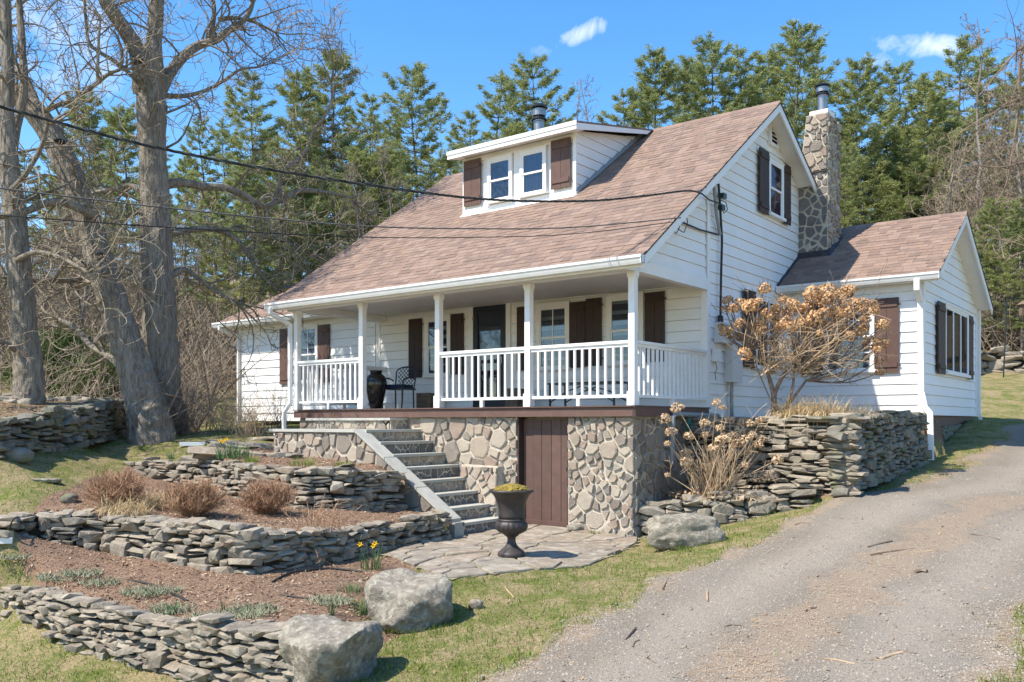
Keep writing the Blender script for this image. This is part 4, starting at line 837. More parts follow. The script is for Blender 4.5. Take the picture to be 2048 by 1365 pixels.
mosaic(ch, CR, [(6.91, 3.1), (7.48, 3.35), (7.48, 6.02), (6.91, 6.13)], .22, .03, 23, 'mstone', (.01, .045))
obj('chimney_band', MB().box((-.02, 6.85, 4.94), (.63, 6.885, 4.965)), M['flash'], ch)
obj('chimney_flashing', MB().hexa([(-.03, 6.80, 3.12), (.70, 6.80, 3.12), (.70, 7.55, 3.58), (-.03, 7.55, 3.58)], [(-.03, 6.86, 3.30), (.64, 6.86, 3.30), (.68, 7.55, 3.72), (-.03, 7.55, 3.72)]), M['flash'], ch)
obj('chimney_cap', MB().box((.2, 6.97, 6.13), (.58, 7.40, 6.26)), M['white'], ch)
def flue(name, c, rr, h, parent):
    o = obj(name, MB().lathe([(rr, 0), (rr, h * .55), (rr * 1.12, h * .56), (rr * 1.12, h * .60), (rr, h * .61), (rr, h * .66)], c, 20), M['steel'], parent, smooth=False)
    obj('storm_collar', MB().lathe([(rr * 1.1, h * .64), (rr * 1.5, h * .60), (rr * 1.5, h * .63), (rr * 1.1, h * .68)], c, 20), M['dsteel'], o)
    obj('cap_band', MB().lathe([(rr * 1.28, h * .70), (rr * 1.28, h * .86), (rr * 1.2, h * .87)], c, 20), M['steel'], o)
    obj('rain_cap', MB().lathe([(rr * .2, h * .88), (rr * 1.65, h * .885), (rr * 1.7, h * .91), (rr * 1.2, h * .97), (rr * .3, h)], c, 20), M['dsteel'], o)
    mb = MB()
    for k in range(6): th = k * math.pi / 3; mb.box((c[0] + rr * 1.15 * math.cos(th) - .006, c[1] + rr * 1.15 * math.sin(th) - .006, c[2] + h * .62), (c[0] + rr * 1.15 * math.cos(th) + .006, c[1] + rr * 1.15 * math.sin(th) + .006, c[2] + h * .9))
    obj('cap_struts', mb, M['dsteel'], o)
flue('flue_pipe', (.40, 7.18, 6.25), .10, .62, ch)
pv = gy(1078, 262, 5.35); flue('stove_pipe', (pv.x, 5.35, pv.z - .35), .125, .98, house)

# ---- utility fittings on the gable wall
def g0(u, v, n=.06): q = gx(u, v, n); return (n, q.y, q.z)
um = thing('service_mast', 'grey service mast and black conduit running down the gable wall to the meter', 'utility line', (.05, 2.9, 2.5))
obj('mast_pipe', MB().tube([g0(1428, 374, .10), g0(1433, 430, .08), g0(1440, 470, .06)], .03, 8), M['pvc'], um)
obj('conduit', MB().tube([g0(1437, 368, .05), g0(1440, 410, .05), g0(1444, 480), g0(1442, 560), g0(1441, 632)], .022, 8), M['cable'], um)
for u, v in ((1446, 392), (1443, 415)): p = g0(u, v, .09); obj('splice', MB().box((p[0] - .04, p[1] - .06, p[2] - .05), (p[0] + .04, p[1] + .07, p[2] + .04)), M['iron'], um)
obj('drip_loop', MB().tube([g0(1440, 400, .1), g0(1452, 405, .14), g0(1455, 420, .14), g0(1448, 427, .12), g0(1441, 412, .1)], .008, 5), M['cable'], um)
obj('weatherhead', MB().tube([g0(1441, 632), g0(1441, 645)], .05, 8), M['cable'], um)
cb = thing('cable_coil', 'black communication cable coiled under the rake and run across the gable', 'cable', (.05, 2, 3.4))
ctr = Vector(g0(1364, 446, .2)); obj('coil', MB().tube([ctr + Vector((.02 * math.sin(3 * t), .17 * math.cos(t), .15 * math.sin(t))) for t in np.linspace(0, 4 * math.pi, 40)], .007, 5), M['cable'], cb)
ctr2 = ctr + Vector((0, -.22, -.07)); obj('coil', MB().tube([ctr2 + Vector((.02 * math.sin(2 * t), .14 * math.cos(t), .13 * math.sin(t))) for t in np.linspace(0, 2 * math.pi, 24)], .007, 5), M['cable'], cb)
obj('cable_run', MB().tube([g0(1362, 444, .05), g0(1400, 460, .04), g0(1438, 470, .04)], .014, 6), M['cable'], cb)
mt_ = thing('electric_meter', 'round electric meter on its pale grey box on the gable wall', 'electric meter', (.03, 3.0, 1.2))
a_, b_ = g0(1430, 645, .02), g0(1456, 690, .02); obj('meter_box', MB().box((.0, a_[1], b_[2]), (.14, b_[1], a_[2])), M['box'], mt_)
c_ = g0(1450, 668, .14); obj('meter_dial', MB(Matrix.Translation((.14, (a_[1] + b_[1]) / 2, c_[2])) @ Matrix.Rotation(R(90), 4, 'Y')).lathe([(.08, 0), (.08, .05), (.065, .09), (.01, .1)], (0, 0, 0), 16), M['steel'], mt_)
pb = thing('breaker_box', 'tall pale grey breaker box with dark label below the meter', 'electrical box', (.03, 3.5, .7))
obj('cabinet', MB().box((.0, 3.17, .46), (.15, 3.62, 1.25)), M['box'], pb); obj('label_plate', MB().box((.151, 3.42, 1.06), (.153, 3.58, 1.12)), M['iron'], pb); obj('conduit', MB().tube([(.07, 3.32, .46), (.07, 3.32, .0), (.07, 3.34, -.15)], .035, 8), M['pvc'], pb)
sb = thing('phone_box', 'small white phone box beside the corner board', 'phone box', (.03, 2.75, .9)); obj('cover', MB().box((.0, 2.66, .80), (.08, 2.86, 1.02)), M['white'], sb); obj('loose_cable', MB().tube([(.03, 2.74, .8), (.04, 2.78, .68), (.03, 2.72, .6), (.03, 2.76, .48)], .006, 5), M['cable'], sb)
pp = thing('waste_pipe', 'pale pipe elbow with a green hose hung below the porch end', 'pipe', (.2, .9, -.3)); obj('pipe', MB().tube([(.14, 2.6, -.14), (.14, 1.05, -.12), (.14, .95, -.16), (.14, .92, -.9)], .04, 8), M['pvc'], pp); obj('hose', MB().tube([(.2, 1.35, -.18), (.22, 1.4, -.3), (.22, 1.35, -.45), (.21, 1.3, -.3), (.2, 1.38, -.2)], .03, 6), M['hose'], pp)

# ------------------------------------------------------------------ stone steps
st = thing('stone_steps', 'stone steps with pale bluestone treads running down along the house base', 'steps', (-4, -.6, -1.97))
TX = [-4.70, -4.37, -4.07, -3.77, -3.47, -3.17, -2.87, -2.57, -2.27]; TZ = [-.17 - .203 * k for k in range(9)]; SY = STAIR_L
# landing and top step
def blk(name, a, b, m='mortar'): return obj(name, MB().box(a, b), M[m], st)
blk('landing', (-6.66, SY + .05, -1.2), (-4.42, -.0, TZ[1] - .045)); obj('tread', MB().box((-6.75, SY - .02, TZ[1] - .045), (TX[1], .0, TZ[1])), M['blue'], st)
blk('landing', (-6.95, -.40, TZ[1]), (-4.75, .02, TZ[0] - .045)); obj('tread', MB().box((-7.0, -.45, TZ[0] - .045), (TX[0], .02, TZ[0])), M['blue'], st)
rs = random.Random(9)
def riser(x, y0, y1, z0, z1, seed):
    r = obj('riser', MB().box((x - .3, y0, z0 - .2), (x - .03, y1, z1 - .045)), M['mortar'], st)
    for c in cells([(y0 + .01, z0), (y1 - .01, z0), (y1 - .01, z1 - .05), (y0 + .01, z1 - .05)], .15, .02, seed, .5): mb = MB(MR(x - .03)); slab(mb, c, -.01, rs.uniform(.008, .02), rs); obj('stone', mb, M['shade_stone'] if seed % 2 else M['mstone'], r)
for k in range(2, 9):
    riser(TX[k - 1], SY + .02, .0, TZ[k], TZ[k - 1], 40 + k)
    obj('tread', MB().box((TX[k - 1] - .029, SY + .02, TZ[k] - .045), (TX[k], .02, TZ[k])), M['blue'], st)
riser(TX[8], SY + .02, .0, -1.98, TZ[8], 49); riser(TX[0], -.40, .02, TZ[1], TZ[0], 50)
for c in cells([(-6.93, TZ[1]), (-4.76, TZ[1]), (-4.76, TZ[0] - .05), (-6.93, TZ[0] - .05)], .16, .02, 61): mb = MB(MF(-.40)); slab(mb, c, -.01, rs.uniform(.01, .025), rs); obj('stone', mb, M['mstone'], st)
# side wall with sloping cap
ang = Vector((TX[8] + .05 - TX[1] - .1, 0, TZ[8] - TZ[1]))
sw = obj('side_wall', MB().hexa([(-6.66, SY - .14, -1.3), (-4.45, SY - .14, -1.6), (-2.42, SY - .14, -2.1), (-2.42, SY + .019, -2.1), (-4.45, SY + .019, -1.6), (-6.66, SY + .019, -1.3)],
     [(-6.66, SY - .14, TZ[1] - .046), (-4.45, SY - .14, TZ[1] - .046), (-2.42, SY - .14, -1.73), (-2.42, SY + .019, -1.73), (-4.45, SY + .019, TZ[1] - .046), (-6.66, SY + .019, TZ[1] - .046)]), M['mortar'], st)
S_ = wallM((0, SY - .14, 0), 'F')
mosaic(sw, S_, [(-6.64, -1.05), (-4.46, -1.45), (-4.46, TZ[1] - .06), (-6.64, TZ[1] - .06)], .26, .03, 71); mosaic(sw, S_, [(-4.46, -1.5), (-2.44, -2.0), (-2.44, -1.76), (-4.46, TZ[1] - .07)], .26, .03, 72)
y0, y1 = SY - .20, SY + .06
obj('cap_stone', MB().hexa([(-6.75, y0, TZ[1] - .044), (-4.46, y0, TZ[1] - .044), (-4.46, SY - .021, TZ[1] - .044), (-6.75, SY - .021, TZ[1] - .044)], [(-6.75, y0, TZ[1] + .004), (-4.46, y0, TZ[1] + .004), (-4.46, SY - .021, TZ[1] + .004), (-6.75, SY - .021, TZ[1] + .004)]), M['blue'], st)
n_ = 3
for k in range(n_):
    t0, t1 = k / n_ + .003, (k + 1) / n_ - .003; xa, xb = -4.47 + 2.13 * t0, -4.47 + 2.13 * t1; za_, zb_ = TZ[1] + .012 - 1.365 * t0, TZ[1] + .012 - 1.365 * t1
    obj('cap_stone', MB().hexa([(xa, y0, za_ - .05), (xb, y0, zb_ - .05), (xb, y1, zb_ - .05), (xa, y1, za_ - .05)], [(xa, y0, za_), (xb, y0, zb_), (xb, y1, zb_), (xa, y1, za_)]), M['blue'], st)
obj('end_post', MB().box((-2.40, SY - .17, -2.1), (-2.27, SY + .05, -1.775)), M['blue'], st)
obj('buttress', MB().hexa([(-3.3, -.30, -2.1), (-2.42, -.30, -2.1), (-2.42, .03, -2.1), (-3.3, .03, -2.1)], [(-3.3, -.12, -.97), (-2.52, -.12, -.98), (-2.50, .03, -.98), (-3.3, .03, -.97)]), M['mortar'], base)
mosaic(base, Matrix(((1, 0, 0, 0), (0, -1, .16, .032), (0, 0, 1, 0), (0, 0, 0, 1))), [(-3.28, -2.0), (-2.44, -2.0), (-2.50, -1.0), (-3.28, -1.0)], .22, .022, 81)

# ------------------------------------------------------------------ patio, boulders and things standing about
pat = MB(); pat.hexa([(x, y, -2.3) for x, y in patio_poly], [(x, y, float(S0(x, y)) - .012) for x, y in patio_poly]) if False else None
M['flagjoint'] = mat('flagstone_joints', (.30, .25, .18), (.18, .17, .09), .95, 6, .5, bscale=50)
patio = bpy.data.objects.new('patio', None); link(patio, None, 'structure'); patio.location = (-.8, -1.5, -2.0)
pm = MB()
for gx_ in np.arange(-3, 1.2, .12):
    for gy_ in np.arange(-4.2, .2, .12):
        if inpoly(np.array([gx_ + .06]), np.array([gy_ + .06]), patio_poly)[0]: pm.add([(a, b, h1(a, b) + .018) for a, b in ((gx_, gy_), (gx_ + .12, gy_), (gx_ + .12, gy_ + .12), (gx_, gy_ + .12))], [(0, 1, 2, 3)])
obj('joint_bed', pm, M['flagjoint'], patio)
def hull2(P):
    P = sorted(set(P)); lo = []; up = []
    for p in P:
        while len(lo) > 1 and (lo[-1][0] - lo[-2][0]) * (p[1] - lo[-2][1]) - (lo[-1][1] - lo[-2][1]) * (p[0] - lo[-2][0]) <= 0: lo.pop()
        lo.append(p)
    for p in P[::-1]:
        while len(up) > 1 and (up[-1][0] - up[-2][0]) * (p[1] - up[-2][1]) - (up[-1][1] - up[-2][1]) * (p[0] - up[-2][0]) <= 0: up.pop()
        up.append(p)
    return lo[:-1] + up[:-1]
M['flag'] = mat('flagstone', (.19, .16, .12), (.30, .255, .195), .85, 4, .8, 30, objrand=.45, cols=[(.25, .205, .155), (.20, .175, .14), (.30, .26, .205), (.24, .185, .135), (.22, .20, .165)], c3=(.42, .38, .31), s3=5, a3=.55)
rp_ = random.Random(31)
for c in cells(hull2(patio_poly), .62, .022, 17, .6):
    cx_, cy_ = sum(p[0] for p in c) / len(c), sum(p[1] for p in c) / len(c)
    if not inpoly(np.array([cx_]), np.array([cy_]), patio_poly)[0]: continue
    zc_ = h1(cx_, cy_); mb = MB(); n = len(c); hh = rp_.uniform(.030, .044)
    hz = lambda x, y: h1(cx_, cy_) * .0 + h1(x, y)
    vs = [(x, y, h1(x, y) - .03) for x, y in c] + [(x, y, h1(x, y) + hh * .7) for x, y in c] + [(cx_ + (x - cx_) * .95, cy_ + (y - cy_) * .95, h1(x, y) + hh) for x, y in c] + [(cx_, cy_, zc_ + hh)]
    mb.add(vs, [(i, (i + 1) % n, n + (i + 1) % n, n + i) for i in range(n)] + [(n + i, n + (i + 1) % n, 2 * n + (i + 1) % n, 2 * n + i) for i in range(n)] + [(2 * n + i, 2 * n + (i + 1) % n, 3 * n) for i in range(n)])
    obj('flagstone', mb, M['flag'], patio)

def boulder(name, lab, u, v, w_, h_, d_, seed, cuts=(), amp=.16, p=.8, rot=0, mat_='boulder', sub=5, sink=.2, cat='boulder'):
    r = random.Random(seed); g = ground_at(u, v); fw = Vector((math.sin(YAW), math.cos(YAW), 0)); c = g + fw * d_ * .45
    bm = bmesh.new(); bmesh.ops.create_icosphere(bm, subdivisions=sub, radius=1); so_ = Vector((seed * 3.1, seed, 0))
    for vv in bm.verts:
        q = Vector([math.copysign(abs(x) ** p, x) for x in vv.co])
        for (nx, ny, nz_, dd) in cuts:
            nn = Vector((nx, ny, nz_)).normalized(); k = q.dot(nn)
            if k > dd: q -= nn * (k - dd) * .93
        q *= 1 + amp * noise.noise(q * 1.1 + so_) + amp * .35 * noise.noise(q * 3.1 + so_) + amp * .13 * noise.noise(q * 9 + so_) - amp * .22 * max(0, noise.noise(q * 2.1 + so_ * 2) - .25) 
        vv.co = Vector((q.x * w_ / 2, q.y * d_ / 2, q.z * h_ * .62))
    me = bpy.data.meshes.new(name); bm.to_mesh(me); bm.free(); me.materials.append(M[mat_]); me.polygons.foreach_set('use_smooth', [True] * len(me.polygons))
    o = bpy.data.objects.new(name, me); link(o); zmin = min(x.co.z for x in me.vertices); o.rotation_euler = (0, 0, -YAW * 0 + YAW * -1 + rot); o.location = (c.x, c.y, g.z - zmin - sink * h_)
    return tag(o, lab, cat)
boulder('boulder', 'large rounded grey boulder in front of the flagstones, the rear one of the front pair', 815, 1268, .93, .54, .8, 3, cuts=[(-.1, -.2, 1, .66), (1, .2, .1, .8), (-.5, -1, .2, .88)], amp=.24, p=.82)
boulder('boulder', 'pale flat topped angular boulder at the end of the lowest wall', 645, 1400, .80, .62, .8, 8, cuts=[(-.25, -.25, 1, .55), (.9, -.6, -.35, .72), (-.7, -.8, -.3, .78), (.2, .2, 1, .75)], amp=.26, p=.68)
boulder('boulder', 'long low boulder lying before the stone base corner and the low wall', 1380, 1098, 1.04, .42, .5, 14, cuts=[(.1, 0, 1, .7), (1, 0, .3, .8)], amp=.26, p=.75)
boulder('rock', 'small pale rock alone on the lawn right of the big boulder', 951, 1222, .15, .1, .12, 21, amp=.2, sub=3, cat='rock')
boulder('rock', 'dark pointed rock on top of the left wall end', 133, 1008, .22, .12, .2, 25, amp=.25, sub=3, mat_='stoned', cat='rock')
boulder('rock', 'long flat rock lying on the left lawn', 85, 968, .42, .07, .22, 28, cuts=[(0, 0, 1, .5)], amp=.2, sub=4, cat='rock')
boulder('rock', 'round rock at the foot of the shaded wall at far left', 28, 925, .42, .2, .3, 29, amp=.15, sub=4, mat_='stoned', cat='rock')
boulder('rock', 'white rough rock beside the cellar door at the stone base', 1155, 1068, .3, .14, .2, 30, amp=.3, sub=4, cat='rock')
# flat slabs bordering the upper bed
ed = thing('slab_edging', 'flat grey slabs edging the upper bed left of the landing', 'stone edging', tuple(ground_at(470, 900)))
re_ = random.Random(4); md = thing('mound_rocks', 'loose rocks half buried in leaf litter on the mound above the shaded wall', 'rocks', tuple(gd(150, 800, 17.5)))
for k in range(70):
    u, D = re_.uniform(-60, 290), re_.uniform(0, 1); a_ = sample(W4, 0)
    q = gd(u, 800, 15.6 + 3.6 * u / 300 + D * 3.2); s = re_.uniform(.12, .42)
    if inpoly(np.array([q.x]), np.array([q.y]), mound)[0]: inst('rock', re_.choice(PR), Matrix.Translation((q.x, q.y, h1(q.x, q.y) + .01)) @ Matrix.Rotation(re_.uniform(0, 3), 4, 'Z') @ Matrix.Rotation(re_.gauss(0, .2), 4, 'X') @ Matrix.Diagonal((s, s * .8, s * .4, 1)), md)
for (u, v, l, d, h) in [(400, 918, .7, .45, .10), (432, 905, .8, .5, .12), (470, 893, .9, .5, .12), (520, 890, .7, .5, .08), (560, 896, .6, .4, .1), (500, 908, .5, .4, .1), (545, 912, .6, .35, .10), (575, 915, .4, .35, .12), (520, 878, .9, .5, .06), (450, 884, .6, .4, .06), (560, 880, .6, .35, .06), (420, 925, .5, .3, .1)]:
    g = ground_at(u, v); inst('stone', re_.choice(PR), Matrix.Translation((g.x, g.y, g.z - h * .12)) @ Matrix.Rotation(-YAW + re_.uniform(-.4, .4), 4, 'Z') @ Matrix.Rotation(re_.uniform(-.1, .1), 4, 'Y') @ Matrix.Diagonal((l * 1.1, d * 1.2, h * 1.3, 1)), ed)

# urn
ug = ground_at(1023, 1117); urn = thing('garden_urn', 'tall dark pedestal urn filled with golden moss standing on the flagstones', 'urn', tuple(ug + Vector((0, 0, .0))))
s_ = .00111; P_ = [(0, 155, 0), (1, 160, 5), (2, 160, 40), (3, 150, 52), (4, 140, 60), (5, 118, 78), (6, 82, 108), (7, 58, 140), (8, 47, 180), (9, 50, 215), (10, 62, 228), (11, 84, 242), (12, 88, 252), (13, 100, 258), (14, 140, 280), (15, 168, 310), (16, 180, 345), (17, 178, 378), (18, 165, 400), (19, 158, 408), (20, 168, 416), (21, 164, 428), (22, 153, 436), (23, 150, 470), (24, 152, 540), (25, 162, 600), (26, 182, 660), (27, 210, 705), (28, 232, 730), (29, 256, 742), (30, 260, 756), (31, 252, 768), (32, 236, 770), (33, 215, 745), (34, 170, 740)]
ub = Vector((ug.x, ug.y, ug.z + .02))
obj('bowl', MB().lathe([(r * s_, z * s_) for i, r, z in P_ if i >= 22], ub, 40), M['urn'], urn, smooth=True)
obj('lobed_base', MB().lathe([(r * s_, z * s_) for i, r, z in P_ if 10 <= i <= 22], ub, 72, flute=(.27, .46, .07, 18)), M['urn'], urn, smooth=True)
obj('pedestal', MB().lathe([(r * s_, z * s_) for i, r, z in P_ if i <= 11], ub, 40), M['urn'], urn, smooth=True)
bm = bmesh.new(); bmesh.ops.create_icosphere(bm, subdivisions=5, radius=1)
for v in bm.verts: q = v.co.copy(); k = 1 + .10 * noise.noise(q * 4) + .07 * noise.noise(q * 11) + .04 * noise.noise(q * 25); v.co = Vector((q.x * .235 * k, q.y * .235 * k, max(-.02, q.z * .10 * k)))
me = bpy.data.meshes.new('moss'); bm.to_mesh(me); bm.free(); mo = obj('moss', me, M['moss'], urn); mo.location = ub + Vector((0, 0, .825)) - urn.location

# things on the porch
def gyx(u, y): return gy(u, 830, y).x
vx = gyx(752, 1.0); vz = .004; va = thing('floor_vase', 'tall glossy black vase on the porch beside the chair', 'vase', (vx, 1.0, vz))
obj('vase_body', MB().lathe([(.095, 0), (.115, .03), (.16, .2), (.20, .38), (.222, .52), (.215, .60), (.18, .68), (.13, .725), (.115, .735)], (vx, 1.0, vz), 32), M['glaze'], va, smooth=True)
obj('vase_lip', MB().lathe([(.115, .735), (.12, .745), (.125, .775), (.135, .785), (.135, .795), (.115, .795), (.10, .74)], (vx, 1.0, vz), 32), M['glaze'], va, smooth=True)
cxh, cyh = gyx(797, 1.55), 1.55; chr_ = thing('patio_chair', 'dark metal armchair with lattice back and navy cushion on the porch', 'chair', (cxh, cyh, .004))
Cm = Matrix.Translation((cxh, cyh, .004)) @ Matrix.Rotation(R(12), 4, 'Z')
for sx in (-1, 1):
    obj('leg', MB(Cm).tube([(sx * .23, -.24, 0), (sx * .245, -.24, .2), (sx * .25, -.24, .43)], [.014, .018, .02], 8), M['iron'], chr_); obj('leg', MB(Cm).tube([(sx * .22, .24, 0), (sx * .22, .22, .43)], .016, 8), M['iron'], chr_)
    obj('armrest', MB(Cm).tube([(sx * .27, .22, .62), (sx * .29, .1, .66), (sx * .30, -.1, .66), (sx * .30, -.22, .63), (sx * .28, -.27, .58), (sx * .255, -.24, .45)], .015, 8), M['iron'], chr_)
obj('seat_frame', MB(Cm).box((-.27, -.27, .415), (.27, .25, .445)), M['iron'], chr_); obj('cushion', MB(Cm).hexa([(-.25, -.26, .446), (.25, -.26, .446), (.24, .2, .446), (-.24, .2, .446)], [(-.235, -.245, .52), (.235, -.245, .52), (.225, .19, .52), (-.225, .19, .52)]), M['cush'], chr_)
arc = [(-.23, .23, .44), (-.24, .27, .62), (-.245, .30, .80)] + [(-.245 * math.cos(t), .31, .80 + .11 * math.sin(t)) for t in np.linspace(.3, math.pi - .3, 9)] + [(.245, .30, .80), (.24, .27, .62), (.23, .23, .44)]
obj('back_frame', MB(Cm).tube(arc, .014, 8), M['iron'], chr_)
lt = MB(Cm)
for k in range(-5, 6):
    for sg in (-1, 1):
        pts = []
        for t in np.linspace(0, 1, 13):
            z = .50 + .40 * t; x = k * .085 + sg * (t - .5) * .40
            lim = .215 if z < .80 else .215 * math.sqrt(max(0, 1 - ((z - .80) / .11) ** 2))
            if abs(x) < lim: pts.append((x, .25 + .13 * (z - .44), z))
        if len(pts) > 1: lt.tube(pts, .0065, 5)
obj('back_lattice', lt, M['iron'], chr_)
def crate(u, y, w_, h_, d_, lab):
    x = gyx(u, y); c = thing('wooden_crate', lab, 'crate', (x, y, .004)); n = 3
    for k in range(n): obj('plank', MB().box((x - w_ / 2 + w_ / n * k + .003, y - d_ / 2, .004), (x - w_ / 2 + w_ / n * (k + 1) - .003, y - d_ / 2 + .02, h_)), M['wood'], c)
    obj('crate_body', MB().box((x - w_ / 2 + .005, y - d_ / 2 + .021, .004), (x + w_ / 2 - .005, y + d_ / 2, h_ - .005)), M['wood'], c)
crate(858, 2.1, .40, .36, .35, 'weathered wooden crate right of the lattice chair'); crate(1032, 2.0, .30, .40, .3, 'dark weathered crate behind the railing right of the door')
tx0, tx1 = gyx(1110, 1.2), gyx(1245, 1.2); tb = thing('low_table', 'low dark metal table with curved braces behind the railing', 'table', ((tx0 + tx1) / 2, 1.2, .004))
obj('tabletop', MB().box((tx0, .95, .40), (tx1, 1.5, .43)), M['iron'], tb)
for x in (tx0 + .04, tx1 - .04):
    for y in (.99, 1.46): obj('leg', MB().box((x - .015, y - .015, .004), (x + .015, y + .015, .40)), M['iron'], tb)
for y in (.99, 1.46): obj('brace', MB().tube([(tx0 + .05, y, .10), (tx0 + .4, y, .28), ((tx0 + tx1) / 2, y, .36), (tx1 - .4, y, .28), (tx1 - .05, y, .10)], .012, 6), M['iron'], tb)

# ------------------------------------------------------------------ overhead wires
def wire(lab, pts, r0, r1, material, twist=False):
    A = gd(*pts[0][:2], pts[0][2]); Bq = gd(*pts[-1][:2], pts[-1][2]); nrm = Vector((-(Bq.y - A.y), Bq.x - A.x, 0)); P = []
    for p in pts: d = _dirs(p[0], p[1]); t = (A - CAM).dot(nrm) / d.dot(nrm); P.append(CAM + d * t)
    Q = []
    for i in range(len(P) - 1):     # Catmull-Rom
        a, b, c, d = P[max(0, i - 1)], P[i], P[i + 1], P[min(len(P) - 1, i + 2)]
        for k in range(8): t = k / 8; Q.append(.5 * ((2 * b) + (c - a) * t + (2 * a - 5 * b + 4 * c - d) * t * t + (3 * b - a - 3 * c + d) * t ** 3))
    Q.append(P[-1]); n = len(Q); rt = thing('overhead_wire', lab, 'overhead wire', tuple(Q[-1])); base = Vector((0, 0, 0))
    rr = [r0 + (r1 - r0) * i / (n - 1) for i in range(n)]
    if twist:
        Q2 = []; 
        for i in range(n - 1): Q2 += [Q[i] + (Q[i + 1] - Q[i]) * k / 6 for k in range(6)]
        Q2.append(Q[-1]); m = len(Q2)
        for ph, mm in ((0, 'cable'), (2.09, 'cable'), (4.19, 'cableg')):
            obj('strand', MB().tube([Q2[i] + Vector((0, math.cos(i * .55 + ph), math.sin(i * .55 + ph))) * (r0 + (r1 - r0) * i / m) * .75 for i in range(m)], [(r0 + (r1 - r0) * i / m) * .75 for i in range(m)], 5), M[mm], rt, smooth=True)
    else: obj('strand', MB().tube(Q, rr, 5), M[material], rt, smooth=True)
    return rt
gm = gx(1404, 388, .50); Dm = depth(gm)
wire('thick twisted service wire sagging across the roof to the mast, topmost of the three', [(-260, 150, 8.0), (0, 214, 0), (280, 288, 0), (560, 343, 0), (850, 386, 0), (1010, 401, 0), (1180, 402, 0), (1290, 392, 0), (1375, 382, 0), (1404, 388, Dm)], .013, .011, 'cable', True)
obj('lead', MB().tube([tuple(gm), tuple(gx(1418, 400, .35)), g0(1438, 407, .14)], .012, 6), M['cable'], um)
Dc = depth(gx(1362, 444, .50))
wire('speckled middle telephone wire crossing the roof', [(-260, 345, 9.5), (0, 377, 0), (330, 416, 0), (700, 451, 0), (960, 458, 0), (1150, 455, 0), (1362, 436, Dc)], .011, .009, 'cableg')
wire('thin lowest wire crossing the roof', [(-260, 415, 9.5), (0, 431, 0), (330, 455, 0), (700, 474, 0), (960, 475, 0), (1150, 468, 0), (1350, 444, Dc)], .007, .006, 'cable')
ra = thing('roof_bracket', 'small metal bracket holding the service wire at the rake edge', 'bracket', tuple(gx(1410, 376, .40))); pr0 = gx(1392, 384, .40); obj('arm', MB().tube([tuple(gx(1412, 375, .36)), tuple(pr0), tuple(gx(1428, 374, .1))], .012, 6), M['steel'], ra)

# feeder pole at the right edge, gravel spout ends, hoses
fp = ground_at(2007, 757); pl = thing('feeder_pole', 'thin dark shepherd pole with hanging feeder before the far field wall', 'pole', tuple(fp)); Dp = depth(fp); tp = gd(2014, 597, Dp)
obj('pole', MB().tube([tuple(fp), (tp.x, tp.y, tp.z)], .02, 6), M['iron'], pl); ar = gd(2060, 597, Dp); obj('arm', MB().tube([tuple(tp), tuple(ar)], .018, 5), M['iron'], pl); fd = gd(2046, 618, Dp); obj('feeder', MB().lathe([(.1, -.25), (.12, -.2), (.12, .1), (.2, .12), (.02, .25)], tuple(fd), 8), M['wood'], pl)
def ground_line(pts, r, lab, name, cat, material, lift=.0, n=6):
    P = [ground_at(*p[:2]) + Vector((0, 0, r * .8 + (p[2] if len(p) > 2 else 0) + lift)) for p in pts]; Q = []
    for i in range(len(P) - 1):
        a, b, c, d = P[max(0, i - 1)], P[i], P[i + 1], P[min(len(P) - 1, i + 2)]
        for k in range(5): t = k / 5; Q.append(.5 * ((2 * b) + (c - a) * t + (2 * a - 5 * b + 4 * c - d) * t * t + (3 * b - a - 3 * c + d) * t ** 3))
    Q.append(P[-1]); o = obj(name, MB().tube(Q, r, n), M[material]); return tag(o, lab, cat)
ground_line([(545, 1168), (575, 1152), (615, 1143), (665, 1140), (725, 1146)], .014, 'black drip hose curving over the mulch left of the daffodils', 'garden_hose', 'hose', 'cable')
ground_line([(255, 1163), (300, 1172), (345, 1190), (375, 1205)], .012, 'short piece of black hose in the middle of the lowest bed', 'garden_hose', 'hose', 'cable')
ground_line([(560, 1192), (620, 1200), (700, 1208), (722, 1218)], .008, 'thin black tube beside the rounded boulder', 'garden_hose', 'hose', 'cable')
ground_line([(18, 1100), (28, 1070, .12), (60, 1052, .10), (100, 1036, .03)], .010, 'black hose looping over the left end of the middle wall', 'garden_hose', 'hose', 'cable')
for u, v, l, lab in ((-6, 1090, .35, 'white spout end lying on the lawn at the left edge'), (385, 892, .45, 'white spout piece lying on the grass near the upper bed')):
    g = ground_at(u, v); o = obj('drain_spout', MB(Matrix.Translation(g) @ Matrix.Rotation(-YAW + .2, 4, 'Z')).box((-l / 2, -.05, 0), (l / 2, .05, .07)), M['white']); tag(o, lab, 'drain spout')
rk = random.Random(88); TL = ['dark bent twig at the lower drive edge facing the lawn', 'long curved twig with a dark tip in the upper needle strip', 'thin dark twig just above the long curved twig', 'tan twig right of the long curved twig', 'stubby reddish bark piece on the needle strip', 'short upright twig on the gravel edge below the long boulder', 'dark arched twig near the bottom of the right wheel track', 'short dark twig near the bottom left of the gravel', 'crooked brown twig just below the short dark one at bottom left', 'thin twig on the grass right below the long boulder', 'small twig where the grass meets gravel under the tall wall', 'faint straw twig across the left wheel track', 'thin upright twig between patio and rounded boulder', 'small twig in the middle of the left wheel track', 'pale straw stalk far up the drive at right', 'pale flat straw stalk left of the dark arched twig', 'long pale stalk just above the dark arched twig', 'pale straw stalk at the bottom left of the gravel']
